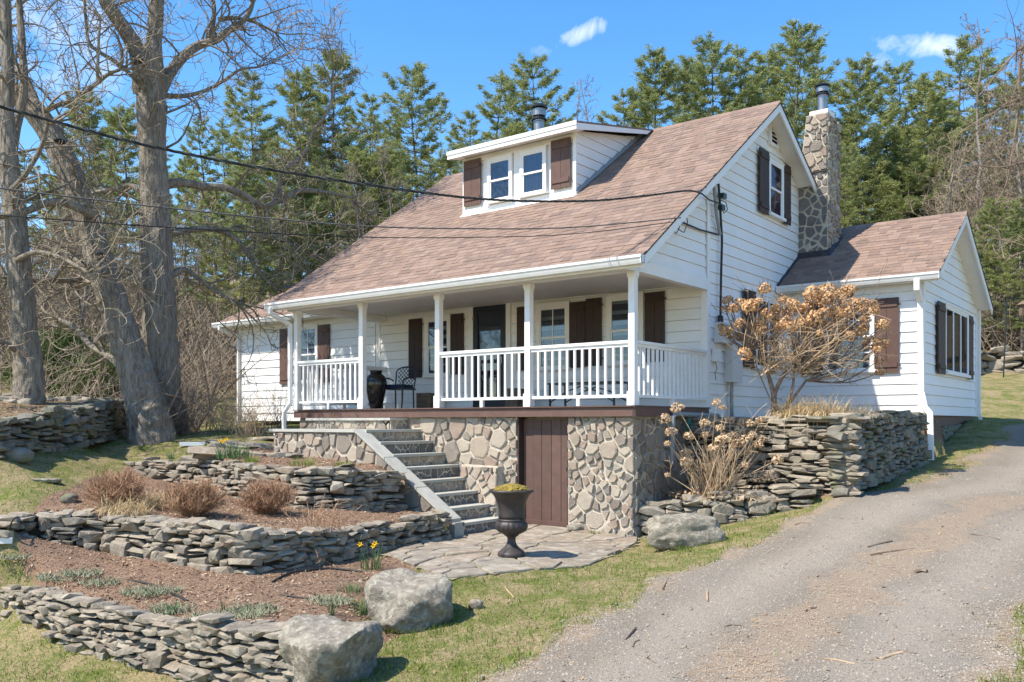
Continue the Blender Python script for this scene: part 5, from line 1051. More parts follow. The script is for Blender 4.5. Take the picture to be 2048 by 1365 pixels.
for i, (u, v, du, dv, w_) in enumerate([(1415, 1185, 0, 18, .016), (1740, 1112, 90, -12, .014), (1735, 1096, 50, -12, .016), (1805, 1110, 60, -6, .012), (1830, 1148, 24, -2, .03), (1325, 1180, 12, -22, .012), (1755, 1325, 50, -18, .016), (1250, 1282, 22, -24, .014), (1265, 1296, 14, -14, .012), (1330, 1105, 55, -12, .01), (1590, 1052, 30, -4, .012), (1448, 1256, 34, -4, .009), (1010, 1178, 18, 20, .012), (1610, 1225, 24, -8, .012), (1940, 1070, 60, 12, .01), (1650, 1320, 60, 10, .009), (1765, 1305, 70, 3, .008), (1270, 1310, 40, 18, .008)]):
    ground_line([(u, v), (u + du * .5 + rk.uniform(-3, 3), v + dv * .5 - 2), (u + du, v + dv)], w_ * .62, TL[i], 'fallen_twig', 'twig', 'branch' if i % 3 else 'cane', n=5)

# ------------------------------------------------------------------ trees
def curl_path(r, p, d, L_, n, curl, up=0.0, hook=0.0):
    p = Vector(p); d = Vector(d).normalized(); pts = [p.copy()]; ax = Vector((r.gauss(0, 1), r.gauss(0, 1), r.gauss(0, 1))).normalized()
    for i in range(n):
        ax = (ax + Vector((r.gauss(0, .5), r.gauss(0, .5), r.gauss(0, .5)))).normalized()
        d = (d + ax.cross(d) * curl * r.uniform(.3, 1) + Vector((0, 0, up))).normalized(); p = p + d * (L_ / n); pts.append(p.copy())
    return pts
def ramify(r, mb, p, d, L_, rad, level, curl, up, kids, keep, minr=.0045):
    n = 7 if level > 0 else 4; pts = curl_path(r, p, d, L_, n, curl, up)
    mb.tube(pts, [max(minr, rad * (1 - .75 * i / n)) for i in range(n + 1)], 4 if rad > .02 else 3, cap=False)
    if level == 0: return
    for k in range(kids[level]):
        t = r.uniform(.15, 1) * n; i = min(n - 1, int(t)); q = pts[i] + (pts[i + 1] - pts[i]) * (t - i); dd = (pts[i + 1] - pts[i]).normalized()
        side = Vector((r.gauss(0, 1), r.gauss(0, 1), r.gauss(0, 1))); side = (side - dd * side.dot(dd)).normalized()
        ramify(r, mb, q, dd * r.uniform(.2, .9) + side + Vector((0, 0, .15)), L_ * r.uniform(.25, .55) * keep, rad * .45, level - 1, curl, up, kids, keep, minr)
def smooth_path(P, k=6):
    Q = []
    for i in range(len(P) - 1):
        a, b, c, d = [np.array(P[j]) for j in (max(0, i - 1), i, i + 1, min(len(P) - 1, i + 2))]
        for s in range(k): t = s / k; Q.append(.5 * ((2 * b) + (c - a) * t + (2 * a - 5 * b + 4 * c - d) * t * t + (3 * b - a - 3 * c + d) * t ** 3))
    Q.append(np.array(P[-1])); return Q
def big_tree(lab, D, stems, limbs, seed, density=1.0, knots=()):
    """stems, limbs: lists of (u, v, width, extra depth)"""
    r = random.Random(seed); b0 = gd(stems[0][0][0], stems[0][0][1], D); t = thing('old_tree', lab, 'tree', tuple(b0)); tw = MB()
    for gi, (grp, nm) in enumerate(((stems, 'trunk'), (limbs, 'limb'))):
        for pts in grp:
            Q = smooth_path([(p[0], p[1], p[2], p[3] if len(p) > 3 else 0) for p in pts], 7)
            W_ = [gd(q[0], q[1], D + q[3]) for q in Q]; rad = [max(.012, q[2] * .86 / 2 * (D + q[3]) / FPX) for q in Q]
            if gi == 0 or pts[0][2] > 14:
                # finer rings so the furrows read
                P2 = []; R2 = []
                for i in range(len(W_) - 1):
                    m = 2
                    for k in range(m): P2.append(W_[i].lerp(W_[i + 1], k / m)); R2.append(rad[i] + (rad[i + 1] - rad[i]) * k / m)
                P2.append(W_[-1]); R2.append(rad[-1]); W_, rad = P2, R2
            obj(nm, MB().tube(W_, rad, 28 if pts[0][2] > 30 else 10, rough=.10 if pts[0][2] > 30 else .10, seed=r.uniform(0, 50)), M['bark'], t, smooth=False)
            # side twigs
            tot = sum((W_[i + 1] - W_[i]).length for i in range(len(W_) - 1)); cnt = int(tot * (2.0 if gi == 0 else 4.6) * density)
            for k in range(cnt):
                i = min(len(W_) - 2, int((r.uniform(.3 if gi == 0 else .12, 1) ** .8) * (len(W_) - 1))); dd = (W_[i + 1] - W_[i]).normalized(); sd_ = Vector((r.gauss(0, 1), r.gauss(0, 1), r.gauss(0, 1))); sd_ = (sd_ - dd * sd_.dot(dd)).normalized()
                ramify(r, tw, W_[i] + sd_ * rad[i] * .6, sd_ + dd * .4, r.uniform(.6, 2.0), min(.028, rad[i] * .5), 2, .52, .03, (0, 4, 4), 1.15, .006)
            if gi == 1 or len(pts) > 4:
                for k in range(5): ramify(r, tw, W_[-1], dd + Vector((r.gauss(0, .4), r.gauss(0, .4), r.gauss(0, .4))), r.uniform(.8, 2.0), min(.03, rad[-1] * .8), 2, .45, .03, (0, 4, 5), 1.1, .006)
    for (u, v, w_) in knots: c = gd(u, v, D - .33 * w_ / 30 - .15); obj('knot', MB(Matrix.Translation(c)).lathe([(w_ / 2 * D / FPX, -.03), (w_ / 2 * D / FPX * 1.1, .0), (w_ / 4 * D / FPX, .04), (.01, .02)], (0, 0, 0), 12), M['core'], t)
    obj('twigs', tw, M['twig'], t); return t
big_tree('massive upright furrowed tree with a sawn limb stub, middle of the three at left', 18.5,
    [[(322, 900, 140), (322, 842, 122), (322, 812, 102), (322, 770, 88), (320, 700, 80), (318, 610, 74), (314, 500, 68), (310, 400, 64), (305, 300, 60), (303, 220, 66), (305, 150, 52), (308, 90, 36), (312, 30, 34), (315, -60, 30), (310, -200, 24)],
     [(290, 190, 56), (283, 130, 44, -.2), (262, 80, 36, -.4), (236, 40, 32, -.6), (208, -5, 30, -.8), (180, -80, 24, -1)]],
    [[(318, 190, 30), (335, 155, 26, .3), (362, 118, 24, .6), (395, 92, 20, .9), (432, 80, 18, 1), (462, 58, 15, 1.2), (490, 38, 12, 1.4), (505, 5, 10, 1.5), (510, -50, 8, 1.5)],
     [(420, 82, 14, 1), (425, 50, 12, 1), (428, 15, 10, 1), (420, -30, 8, 1)], [(438, 40, 12, 1.2), (470, 36, 9, 1.4), (510, 45, 7, 1.8), (550, 65, 5, 2)],
     [(330, 192, 12, .2), (370, 192, 10, .5), (410, 182, 9, .8), (450, 160, 8, 1), (480, 140, 6, 1.2), (515, 135, 5, 1.4)],
     [(325, 372, 26, .2), (360, 366, 20, .5), (410, 374, 18, .8), (450, 376, 17, 1), (485, 390, 16, 1.2), (525, 412, 15, 1.4), (560, 402, 13, 1.6), (600, 382, 11, 1.8), (650, 385, 9, 2), (700, 395, 6, 2.2)],
     [(545, 408, 11, 1.5), (560, 370, 10, 1.6), (563, 345, 9, 1.6), (590, 325, 9, 1.7), (612, 300, 8, 1.8), (625, 265, 7, 1.9), (648, 235, 7, 2), (664, 205, 6, 2), (662, 165, 5, 2)],
     [(535, 415, 9, 1.4), (540, 455, 8, 1.4), (570, 480, 7, 1.4), (600, 500, 5, 1.4)],
     [(330, 470, 22, .2), (370, 462, 16, .5), (420, 458, 14, .7), (460, 470, 12, .9), (490, 498, 11, 1), (515, 540, 9, 1.2), (555, 580, 6, 1.3)],
     [(332, 560, 18, .1), (365, 540, 13, .3), (395, 556, 11, .5), (430, 582, 9, .8), (475, 608, 6, 1)],
     [(295, 395, 18, .3), (262, 372, 12, .5), (225, 380, 11, .7), (190, 385, 9, .8)],
     [(290, 180, 14, -.3), (262, 150, 11, -.5), (232, 125, 10, -.7), (200, 105, 9, -.8), (178, 85, 8, -.9), (172, 40, 7, -1), (168, -20, 6, -1)],
     [(297, 560, 14, .6), (260, 545, 12, .9), (220, 550, 10, 1.1), (180, 565, 8, 1.4)]], 5, .85, knots=[(281, 124, 28)])
big_tree('leaning thick furrowed tree bending out of the frame at upper left', 17.6,
    [[(306, 900, 110), (298, 842, 100), (288, 800, 86), (270, 740, 76), (250, 680, 70), (224, 600, 66), (200, 525, 62), (182, 460, 58), (160, 400, 56), (132, 330, 56), (102, 270, 54), (62, 215, 50), (15, 178, 48), (-50, 145, 44), (-150, 110, 36)],
     [(100, 262, 30), (75, 215, 24, .2), (50, 160, 22, .3), (22, 120, 20, .5), (0, 60, 18, .6), (-10, -30, 14, .8)]],
    [[(188, 430, 24, -.3), (160, 418, 20, -.5), (125, 405, 19, -.7), (88, 408, 18, -.9), (50, 424, 15, -1.1), (10, 432, 14, -1.3), (-60, 440, 10, -1.5)],
     [(185, 540, 18, .4), (155, 520, 13, .8), (110, 500, 12, 1.1), (60, 490, 11, 1.3), (0, 480, 8, 1.6)],
     [(88, 222, 14, -.2), (118, 210, 12, -.4), (155, 195, 11, -.6), (188, 172, 10, -.7), (215, 150, 9, -.8), (240, 140, 7, -.9)],
     [(195, 160, 8, -.7), (196, 120, 7, -.7), (198, 70, 6, -.8), (202, 35, 4, -.8)],
     [(160, 560, 16, .8), (125, 562, 12, .2), (80, 562, 11, -.4), (30, 558, 9, -.8), (-20, 552, 7, -1)],
     [(250, 740, 16, .8), (215, 712, 14, 1.4), (180, 690, 12, 2), (150, 655, 11, 2.5), (120, 640, 9, 3)]], 6, .75, knots=[(120, 283, 22), (200, 510, 18)])
big_tree('thick pale trunk at the left edge standing on the mound', 16.5,
    [[(55, 850, 92), (55, 812, 80), (58, 785, 68), (56, 730, 62), (48, 650, 56), (42, 570, 52), (34, 490, 50), (26, 400, 46), (18, 320, 40), (14, 230, 30), (16, 140, 28), (12, 60, 26), (8, -40, 24), (0, -160, 20)],
     [(20, 330, 26), (32, 260, 20, .3), (48, 180, 18, .4), (44, 90, 16, .5), (38, 0, 14, .6), (30, -90, 12, .6)]],
    [[(34, 520, 12, -.2), (70, 505, 11, -.4), (110, 512, 10, -.6), (150, 530, 8, -.8), (175, 545, 6, -1)], [(24, 380, 14, -.2), (50, 350, 11, -.4), (80, 300, 10, -.5), (95, 250, 8, -.6)],
     [(30, 700, 14, -.3), (5, 685, 12, -.6), (-30, 670, 10, -.9)], [(30, 560, 10, .2), (-10, 540, 9, .4), (-50, 500, 7, .5)]], 9, .7)

# ---- pines seen beyond the house: whorled boughs carrying plumes of needles
def make_pine(seed, Hh=22.0, crown=.28, wide=3.6, lean=0.0, dens=1.0, gaps=.12):
    r = random.Random(seed); npx = np.random.RandomState(seed); wood = MB(); tp = []
    for i in range(13): z = Hh * i / 12; tp.append(Vector((.25 * math.sin(i * .9 + seed) * i / 12 + lean * z, .2 * math.cos(i * .7 + seed) * i / 12, z)))
    wood.tube(tp, [.24 * (1 - .93 * i / 12) for i in range(13)], 7)
    C = []; Dn = []; Sz = []
    z = Hh * crown; ph = r.uniform(0, 6)
    while z < Hh * .985:
        t = (z / Hh - crown) / (1 - crown); prof = (math.sin(min(1, t * 2.3 + .35) * math.pi / 2)) * (1 - t) ** .55 * 1.0 + .08
        k = r.choice((4, 5, 5, 6)); ph += r.uniform(.4, 1.2)
        c0 = tp[min(12, int(z / Hh * 12))].lerp(tp[min(12, int(z / Hh * 12) + 1)], (z / Hh * 12) % 1)
        for b in range(k):
            if r.random() < gaps: continue
            a = ph + 2 * math.pi * b / k + r.uniform(-.35, .35); L_ = wide * prof * r.uniform(.45, 1.3); el = -.02 + .50 * t + r.uniform(-.12, .15)
            pts = []; 
            for i in range(7):
                s = i / 6; pts.append(Vector((c0.x + math.cos(a) * L_ * s * math.cos(el), c0.y + math.sin(a) * L_ * s * math.cos(el), z + L_ * s * math.sin(el) - .10 * L_ * math.sin(s * math.pi) + .16 * L_ * s * s)))
            wood.tube(pts, [max(.008, .055 * (1 - t * .6) * (1 - .85 * i / 6)) for i in range(7)], 4, cap=False)
            m = max(3, int(L_ * 8.5 * dens))
            for j in range(m):
                s = r.uniform(.22, 1.0) ** .75; i = min(5, int(s * 6)); p = pts[i].lerp(pts[i + 1], s * 6 - i); side = r.uniform(-1, 1) * (1.1 - s) * L_ * .40
                q = Vector((p.x - math.sin(a) * side, p.y + math.cos(a) * side, p.z + .05 + abs(side) * .06 + r.uniform(-.02, .06)))
                C.append(q); Dn.append((math.cos(a) * .8 - math.sin(a) * side * .5, math.sin(a) * .8 + math.cos(a) * side * .5, .28)); Sz.append(r.uniform(.7, 1.25))
        z += r.uniform(.7, 1.15) * (1.15 - .45 * t)
    for k in range(6): C.append(tp[-1] - Vector((0, 0, .12 * k))); Dn.append((0, 0, 1)); Sz.append(.7)
    C = np.array([tuple(c) for c in C]); Dn = np.array(Dn); Sz = np.array(Sz); n = len(C); K = 14
    # needles: thin blades fanning out of each shoot
    d = npx.normal(size=(n, K, 3)) * np.array([.62, .62, .42]) + Dn[:, None, :]; d /= np.linalg.norm(d, axis=2, keepdims=True)
    ln = (.20 + .20 * npx.rand(n, K, 1)) * Sz[:, None, None]; b = C[:, None, :] + npx.normal(size=(n, K, 3)) * np.array([.12, .12, .05]) * Sz[:, None, None]
    sdv = np.cross(d, npx.normal(size=(n, K, 3))); sdv /= np.linalg.norm(sdv, axis=2, keepdims=True) + 1e-9; w_ = .034
    V = np.stack([b - sdv * w_, b + sdv * w_, b + d * ln + sdv * w_ * .3], 2).reshape(-1, 3); F = np.arange(len(V)).reshape(-1, 3)
    return wood.mesh('trunk'), V, F
def np_mesh(name, V, F, material, fs=3):
    me = bpy.data.meshes.new(name); V = np.asarray(V, np.float32); F = np.asarray(F, np.int32); me.vertices.add(len(V)); me.vertices.foreach_set('co', V.ravel()); me.loops.add(F.size); me.loops.foreach_set('vertex_index', F.ravel())
    me.polygons.add(len(F)); me.polygons.foreach_set('loop_start', np.arange(0, F.size, fs, dtype=np.int32)); me.polygons.foreach_set('loop_total', np.full(len(F), fs, np.int32)); me.update(calc_edges=True); me.materials.append(material); return me
PINES = []
for sdd, hh, cr, wd, le, de, gp_ in ((1, 22, .30, 4.0, 0, 1.25, .06), (2, 22, .38, 3.6, .01, 1.15, .12), (3, 22, .22, 4.4, -.01, 1.35, .05), (4, 22, .45, 3.2, .015, 1.0, .22), (5, 22, .34, 4.8, 0, 1.2, .14)):
    wm, V, F = make_pine(sdd, hh, cr, wd, le, de, gp_); wm.materials.append(M['pineb']); PINES.append((wm, np_mesh('crown', V, F, M['pine'])))
def place_pine(u, vt, D, k, lab, group=None, name='pine_tree', w_=1.0, rot=None):
    p = gd(u, vt, D); zg = float(S0(p.x, p.y)) - .2; s = max(.25, (p.z - zg) / 22.0); wm, cm = PINES[k % 5]; t = thing(name, lab, 'tree', (p.x, p.y, zg), group)
    mt = Matrix.Translation((p.x, p.y, zg)) @ Matrix.Rotation(rot if rot is not None else rnd.uniform(0, 6), 4, 'Z') @ Matrix.Diagonal((s * w_, s * w_, s, 1)); inst('trunk', wm, mt, t); inst('crown', cm, mt, t); return t
sky_pines = [(170, 190, 42, 2, 'pine half hidden behind the leaning trunk'), (250, 215, 40, 0, 'pine showing between the leaning and the upright trunk'), (410, 235, 46, 3, 'pine crown just right of the upright trunk'),
    (505, 150, 44, 1, 'broad pine under the bare limb right of the big tree'), (598, 145, 47, 2, 'pine left of the tallest left pine'), (668, 104, 46, 0, 'tallest pine of the group left of the dormer'), (742, 195, 50, 1, 'shorter pine right of the tallest left one'),
    (830, 143, 44, 4, 'open layered pine standing alone left of the dormer'), (770, 300, 40, 2, 'low full pine at the left roof slope'), (905, 300, 52, 3, 'low pine top by the left end of the dormer eave'), (988, 143, 50, 3, 'slim pine left of the stove pipe'), (1062, 122, 52, 4, 'pine directly behind the stove pipe'),
    (1245, 178, 52, 1, 'lower pine at the left end of the right group'), (1312, 106, 52, 2, 'pine above the ridge, left of the gable'), (1372, 130, 58, 0, 'pine between two taller ones above the ridge'), (1425, 86, 54, 4, 'tall pine above the right half of the ridge'), (1482, 92, 56, 1, 'tall pine just left of the gable peak'), (1538, 108, 58, 2, 'pine behind the gable peak'),
    (1595, 48, 52, 0, 'tallest pine of all, left of the chimney'), (1645, 98, 57, 3, 'pine behind the chimney flue'), (1722, 122, 50, 2, 'pine right of the chimney'), (1795, 135, 54, 4, 'wide pine over the annex ridge'), (1855, 160, 50, 0, 'full pine right of the annex ridge middle'), (1915, 78, 56, 1, 'tall pine near the right cloud'), (1965, 105, 52, 3, 'slender pine before the right edge'), (2040, 150, 55, 2, 'pine at the right edge behind bare branches')]
for u, vt, D, k, lab in sky_pines: place_pine(u, vt, D, k, lab)
fr = random.Random(12)
for i in range(30):
    lw = True; u = [520, 570, 620, 690, 740, 800, 860, 930, 1250, 1330, 1400, 1690, 1740, 1790, 1840, 1890, 1945, 2000, 2060, 1665, 1710, 1765, 1820, 1880, 60, 130, 380, 450, 300, 220][i] + fr.uniform(-12, 12); vt = fr.uniform(215, 330); D = fr.uniform(44, 72)
    place_pine(u, vt, D, fr.randrange(5), 'lower pine filling the wood ' + ('behind the big bare trees' if u < 500 else 'left of the main roof slope' if u < 780 else 'between the roof slope and dormer' if u < 1000 else 'behind the main ridge' if u < 1560 else 'between chimney and annex ridge' if u < 1860 else 'above the right end of the annex'), 'pines of the wood behind the house')
for i in range(12): place_pine(2180 + i * 95 + fr.uniform(-30, 30), fr.uniform(120, 260), fr.uniform(30, 44), fr.randrange(5), 'pine added past the right edge of the view for the window reflections', 'pines of the wood behind the house')  # pines past the right edge, added for the annex window reflections
for u, vt, D, lab in ((488, 330, 34, 'pine close behind the lower limb of the upright tree'), (560, 300, 36, 'full pine behind the middle wire, right of the limbs'), (640, 340, 37, 'full pine above the left roof slope'), (715, 300, 39, 'pine touching the left roof slope'), (430, 380, 37, 'pine with its lower boughs above the left wing'), (1990, 440, 31, 'small full young pine on the slope right of the annex'), (2045, 480, 30, 'little pine behind the feeder pole'), (1955, 520, 40, 'young pine half hidden by the annex rake'), (565, 520, 40, 'small pine behind the left eave')): place_pine(u, vt, D, 2, lab, w_=1.15)

# ---- bare trees of the wood
def make_bare(seed, Hh, spread, n1, dead=False):
    r = random.Random(seed); mb = MB(); tk = MB(); k = 9; tp = [Vector((.5 * noise.noise(Vector((seed, i * .4, 0))) * i / 3, .5 * noise.noise(Vector((0, i * .4, seed))) * i / 3, Hh * i / k)) for i in range(k + 1)]
    tk.tube(tp, [.16 * (1 - .9 * i / k) for i in range(k + 1)], 6)
    for b in range(n1):
        t = r.uniform(.22, .98); i = min(k - 1, int(t * k)); p = tp[i].lerp(tp[i + 1], t * k - i); a = r.uniform(0, 6.28)
        ramify(r, mb, p, (math.cos(a), math.sin(a), r.uniform(.1, .8) if not dead else r.uniform(.1, .5)), spread * (1.15 - t) * r.uniform(.6, 1.2) + .4, .045 * (1.2 - t), 2, .22, .06, (0, 4, 5), 1.0, .010)
    return tk.mesh('trunk'), mb.mesh('branches')
BARE = []
for sdd, hh, sp, n1, dd in ((21, 13, 3.2, 34, 0), (22, 11, 3.6, 38, 0), (23, 15, 2.8, 36, 0), (24, 9, 3.2, 36, 0), (25, 16, 3.0, 34, 1)):
    a_, b_ = make_bare(sdd, hh, sp, n1, dd); a_.materials.append(M['fbark'] if not dd else M['deadbark']); b_.materials.append(M['btwig'] if not dd else M['deadbark']); BARE.append((a_, b_, hh))
def place_bare(u, D, k, lab, group=None, s=1.0, vt=None):
    p = gd(u, 800, D); zg = float(S0(p.x, p.y)) - .1; tk, br, hh = BARE[k]
    if vt is not None: s = (gd(u, vt, D).z - zg) / hh
    t = thing('bare_tree', lab, 'tree', (p.x, p.y, zg), group); mt = Matrix.Translation((p.x, p.y, zg)) @ Matrix.Rotation(fr.uniform(0, 6), 4, 'Z') @ Matrix.Diagonal((s, s, s, 1)); inst('trunk', tk, mt, t); inst('branches', br, mt, t)
place_bare(1155, 62, 4, 'grey dead leafless tree above the dormer roof, left one of two', vt=165); place_bare(1180, 60, 4, 'grey dead leafless tree above the dormer roof, right one of two', vt=158)
for i in range(48):
    u_ = fr.choice((fr.uniform(-60, 420), fr.uniform(-60, 600))); D_ = fr.uniform(27, 46); zn = 'left of the leaning trunk' if u_ < 150 else 'between the leaning and the upright trunk' if u_ < 300 else 'just right of the upright trunk' if u_ < 450 else 'above the left wing roof'
    place_bare(u_, D_, fr.randrange(4), ('near' if D_ < 35 else 'distant') + ' grey brown leafless tree in the wood, ' + zn, 'leafless trees of the left wood', fr.uniform(.38, .64))
for i in range(14): place_bare(fr.uniform(620, 900), fr.uniform(34, 55), fr.randrange(4), 'thin leafless tree under the pines left of the roof', 'leafless trees behind the left roof slope', fr.uniform(.4, .65))
for i in range(15): place_bare(fr.uniform(1900, 2150), fr.uniform(33, 46), fr.randrange(4), 'leafless tree of the right wood', 'leafless trees of the right wood', fr.uniform(.6, .95))
for u, D, s, lab in ((2190, 26, .9, 'near leafless tree reaching in from the right edge'), (1965, 36, .8, 'leafless tree right of the annex peak')): place_bare(u, D, 1, lab, None, s)
# hanging branches reaching in from the upper right
mb = MB(); rr_ = random.Random(3); hb = thing('overhanging_branch', 'bare reddish branches hanging in from above at the upper right edge', 'branch', tuple(gd(2080, -40, 14)))
for pts in ([(2110, -30), (2060, 60), (2040, 130), (2038, 210), (2025, 300), (2012, 370), (1990, 410)], [(2110, 60), (2050, 90), (2010, 130), (1960, 190)], [(2110, 160), (2060, 190), (2003, 215), (1975, 260)], [(2110, 300), (2060, 320), (2000, 335), (1950, 330)]):
    W_ = [gd(q[0], q[1], 15) for q in smooth_path([(a, b, 0) for a, b in pts], 5)]; mb.tube(W_, [.03 - .022 * i / len(W_) for i in range(len(W_))], 5)
    for k in range(16): i = rr_.randrange(len(W_) - 1); ramify(rr_, mb, W_[i], (rr_.gauss(0, 1), rr_.gauss(0, 1), rr_.gauss(-.1, .6)), rr_.uniform(.3, 1.1), .01, 1, .3, -.02, (0, 4), 1, .003)
obj('branches', mb, M['branch'], hb)
# undergrowth of the wood
def thicket(name, lab_kind, boxes, n, L_, mat_, seed, minr=.006):
    r = random.Random(seed); mb = MB()
    for i in range(n):
        u0, u1, d0, d1 = r.choice(boxes); D = r.uniform(d0, d1); p = gd(r.uniform(u0, u1), 800, D); z = float(S0(p.x, p.y)); q = Vector((p.x, p.y, z))
        for k in range(3): ramify(r, mb, q, (r.gauss(0, .5), r.gauss(0, .5), 1), r.uniform(*L_), .014, 1, .25, .05, (0, 6), 1.2, minr)
    return obj(name, mb, M[mat_], None, 'stuff')
thicket('brush', '', [(-60, 430, 23, 36), (360, 520, 27, 42), (1950, 2120, 30, 40)], 280, (1.0, 3.0), 'btwig', 71, .009)
thicket('brush', '', [(-80, 130, 18.5, 24), (150, 290, 20.5, 25), (340, 400, 21.5, 27)], 70, (.6, 1.8), 'btwig', 72, .006)
def evergreen_bush(u, v, D, rad, hh, lab, m='green', seed=1):
    p = gd(u, v, D); z = float(S0(p.x, p.y)); n = int(900 * rad); rs_ = np.random.RandomState(seed); th = rs_.rand(n) * 6.28; ph = np.arccos(1 - rs_.rand(n) * 1.1); q = np.stack([np.sin(ph) * np.cos(th) * rad, np.sin(ph) * np.sin(th) * rad, np.cos(ph) * hh], 1) * (rs_.rand(n, 1) ** .35); C = q + np.array([p.x, p.y, z + .1])
    d = rs_.normal(size=(n, 9, 3)) * .6 + q[:, None, :] / (np.linalg.norm(q, axis=1)[:, None, None] + .01); d /= np.linalg.norm(d, axis=2, keepdims=True); b = C[:, None, :] + rs_.normal(size=(n, 9, 3)) * .07; s = np.cross(d, rs_.normal(size=(n, 9, 3))); s /= np.linalg.norm(s, axis=2, keepdims=True)
    V = np.stack([b - s * .02, b + s * .02, b + d * .22], 2).reshape(-1, 3); t = thing('evergreen_shrub', lab, 'shrub', (p.x, p.y, z)); o = bulk('foliage', V, np.arange(len(V)).reshape(-1, 3), M[m], None, t)
    r = random.Random(seed); mb = MB()
    for k in range(8): ramify(r, mb, (p.x, p.y, z - .05), (r.gauss(0, .5), r.gauss(0, .5), 1), hh * .8, .03, 1, .2, .05, (0, 4), 1)
    obj('stems', mb, M['branch'], t)
evergreen_bush(130, 760, 27, 1.5, 1.7, 'green laurel shrub left of the mound behind the pale trunk', seed=2); evergreen_bush(215, 770, 25, 1.3, 1.2, 'yellowish green laurel shrub between the trunks', seed=3); evergreen_bush(90, 770, 30, 1.2, 1.5, 'green shrub close behind the pale trunk', seed=4)
for i, u in enumerate((1955, 1985, 2020, 2055)): evergreen_bush(u, 690, 33, 1.3, .8, ['low olive shrub nearest the annex above the field wall', 'low olive shrub above the field wall left of the pole', 'low olive shrub above the field wall right of the pole', 'low olive shrub at the right edge above the field wall'][i], 'sage', seed=10 + i)

# ------------------------------------------------------------------ garden plants
def twig_dome(u, v, w_, h_, lab, seed, n=380, material='redtwig'):
    g = ground_at(u, v); r = random.Random(seed); mb = MB(); t = thing('spirea_shrub', lab, 'shrub', tuple(g), 'dormant reddish shrubs on the middle terrace')
    for i in range(n):
        a = r.uniform(0, 6.28); q = r.random() ** .6; el = math.acos(min(1, q * .97)); d = Vector((math.cos(a) * q * w_ / 2, math.sin(a) * q * w_ / 2, h_ * math.sqrt(max(.05, 1 - q * q * .9)))) * r.uniform(.75, 1.06); b = g + Vector((math.cos(a) * r.uniform(0, .09), math.sin(a) * r.uniform(0, .09), -.02))
        mid = b + d * .5 + Vector((r.gauss(0, .03), r.gauss(0, .03), .03)); e_ = b + d; mb.tube([b, mid, e_], [.0034, .003, .002], 3, cap=False)
        for k in range(5): s = r.uniform(.45, 1); q_ = mid.lerp(e_, s * 2 - 1) if s > .5 else b.lerp(mid, s * 2); mb.tube([q_, q_ + Vector((r.gauss(0, .06), r.gauss(0, .06), r.uniform(.03, .12)))], [.003, .002], 3, cap=False)
    obj('stems', mb, M[material], t)
twig_dome(232, 1016, .86, .50, 'reddish twiggy shrub, leftmost of three on the middle terrace', 1); twig_dome(388, 1034, .86, .50, 'reddish twiggy shrub in the middle of the three, right of the straw', 2); twig_dome(535, 1028, .84, .48, 'reddish twiggy shrub nearest the steps', 3)
def blades(C, n, h, spread, width, r, bend=.6, up=1.0):
    """curved grass blades (4-segment strips) around C"""
    V = []; F = []
    for i in range(n):
        a = r.uniform(0, 6.28); b = Vector(C) + Vector((math.cos(a), math.sin(a), 0)) * spread * r.random() ** .5 * .5; L_ = h * r.uniform(.55, 1.1); a2 = a + r.gauss(0, .7); dirn = Vector((math.cos(a2), math.sin(a2), 0)); sd_ = Vector((-dirn.y, dirn.x, 0)); o = len(V); bd = bend * r.uniform(.3, 1.4)
        for k in range(5):
            t = k / 4; th = bd * t * 1.5; p = b + dirn * L_ * math.sin(th) * t * .8 + Vector((0, 0, L_ * t * math.cos(th * .9) * up)); w_ = width * (1 - t * .85); V += [p - sd_ * w_, p + sd_ * w_]
        F += [(o + 2 * k, o + 2 * k + 1, o + 2 * k + 3, o + 2 * k + 2) for k in range(4)]
    return V, F
def grass_clump(name, lab, cat, C, n, h, spread, width, material, seed, bend=.6, group=None, up=1.0, parent=None):
    V, F = blades(C, n, h, spread, width, random.Random(seed), bend, up); mb = MB(); mb.v = [tuple(v) for v in V]; mb.f = F
    if parent: return obj(name, mb, M[material], parent)
    t = thing(name, lab, cat, tuple(C), group); obj('leaves', mb, M[material], t); return t
def patch_grass(name, lab, cat, spots, n, h, spread, width, material, seed, bend=.9):
    V = []; F = []
    for i, (u, v) in enumerate(spots): a, b = blades(ground_at(u, v), n, h, spread, width, random.Random(seed + i), bend); o = len(V); V += a; F += [tuple(o + j for j in f) for f in b]
    mb = MB(); mb.v = [tuple(v) for v in V]; mb.f = F; t = thing(name, lab, cat, tuple(ground_at(*spots[0]))); obj('leaves', mb, M[material], t); return t
patch_grass('straw_grass', 'collapsed straw coloured grass lying between the first and second red shrub', 'grass', [(230, 1030), (255, 1025), (280, 1018), (300, 1010), (270, 1032), (310, 1018), (335, 1012)], 190, .36, .35, .0042, 'straw', 50, 1.5)
gr0 = [Vector((gy(u, 830, Y).x, Y, -.24)) for u, Y in ((1572, 2.15), (1590, 2.0), (1610, 2.15), (1628, 2.0), (1645, 2.1), (1662, 2.1), (1680, 2.5), (1702, 2.9))] + [Vector((2.45, y, -.22)) for y in (2.1, 2.7, 3.3, 3.9)]
V = []; F = []
for i, c in enumerate(gr0): a, b = blades(c, 260 if i < 6 else 130, .56 if i < 6 else .40, .40, .005, random.Random(60 + i), 1.3); o = len(V); V += a; F += [tuple(o + j for j in f) for f in b]
mb = MB(); mb.v = [tuple(v) for v in V]; mb.f = F; t = thing('ornamental_grass', 'pale dry curling grass on top of the tall raised bed wall', 'grass', tuple(gr0[1])); obj('leaves', mb, M['straw'], t)
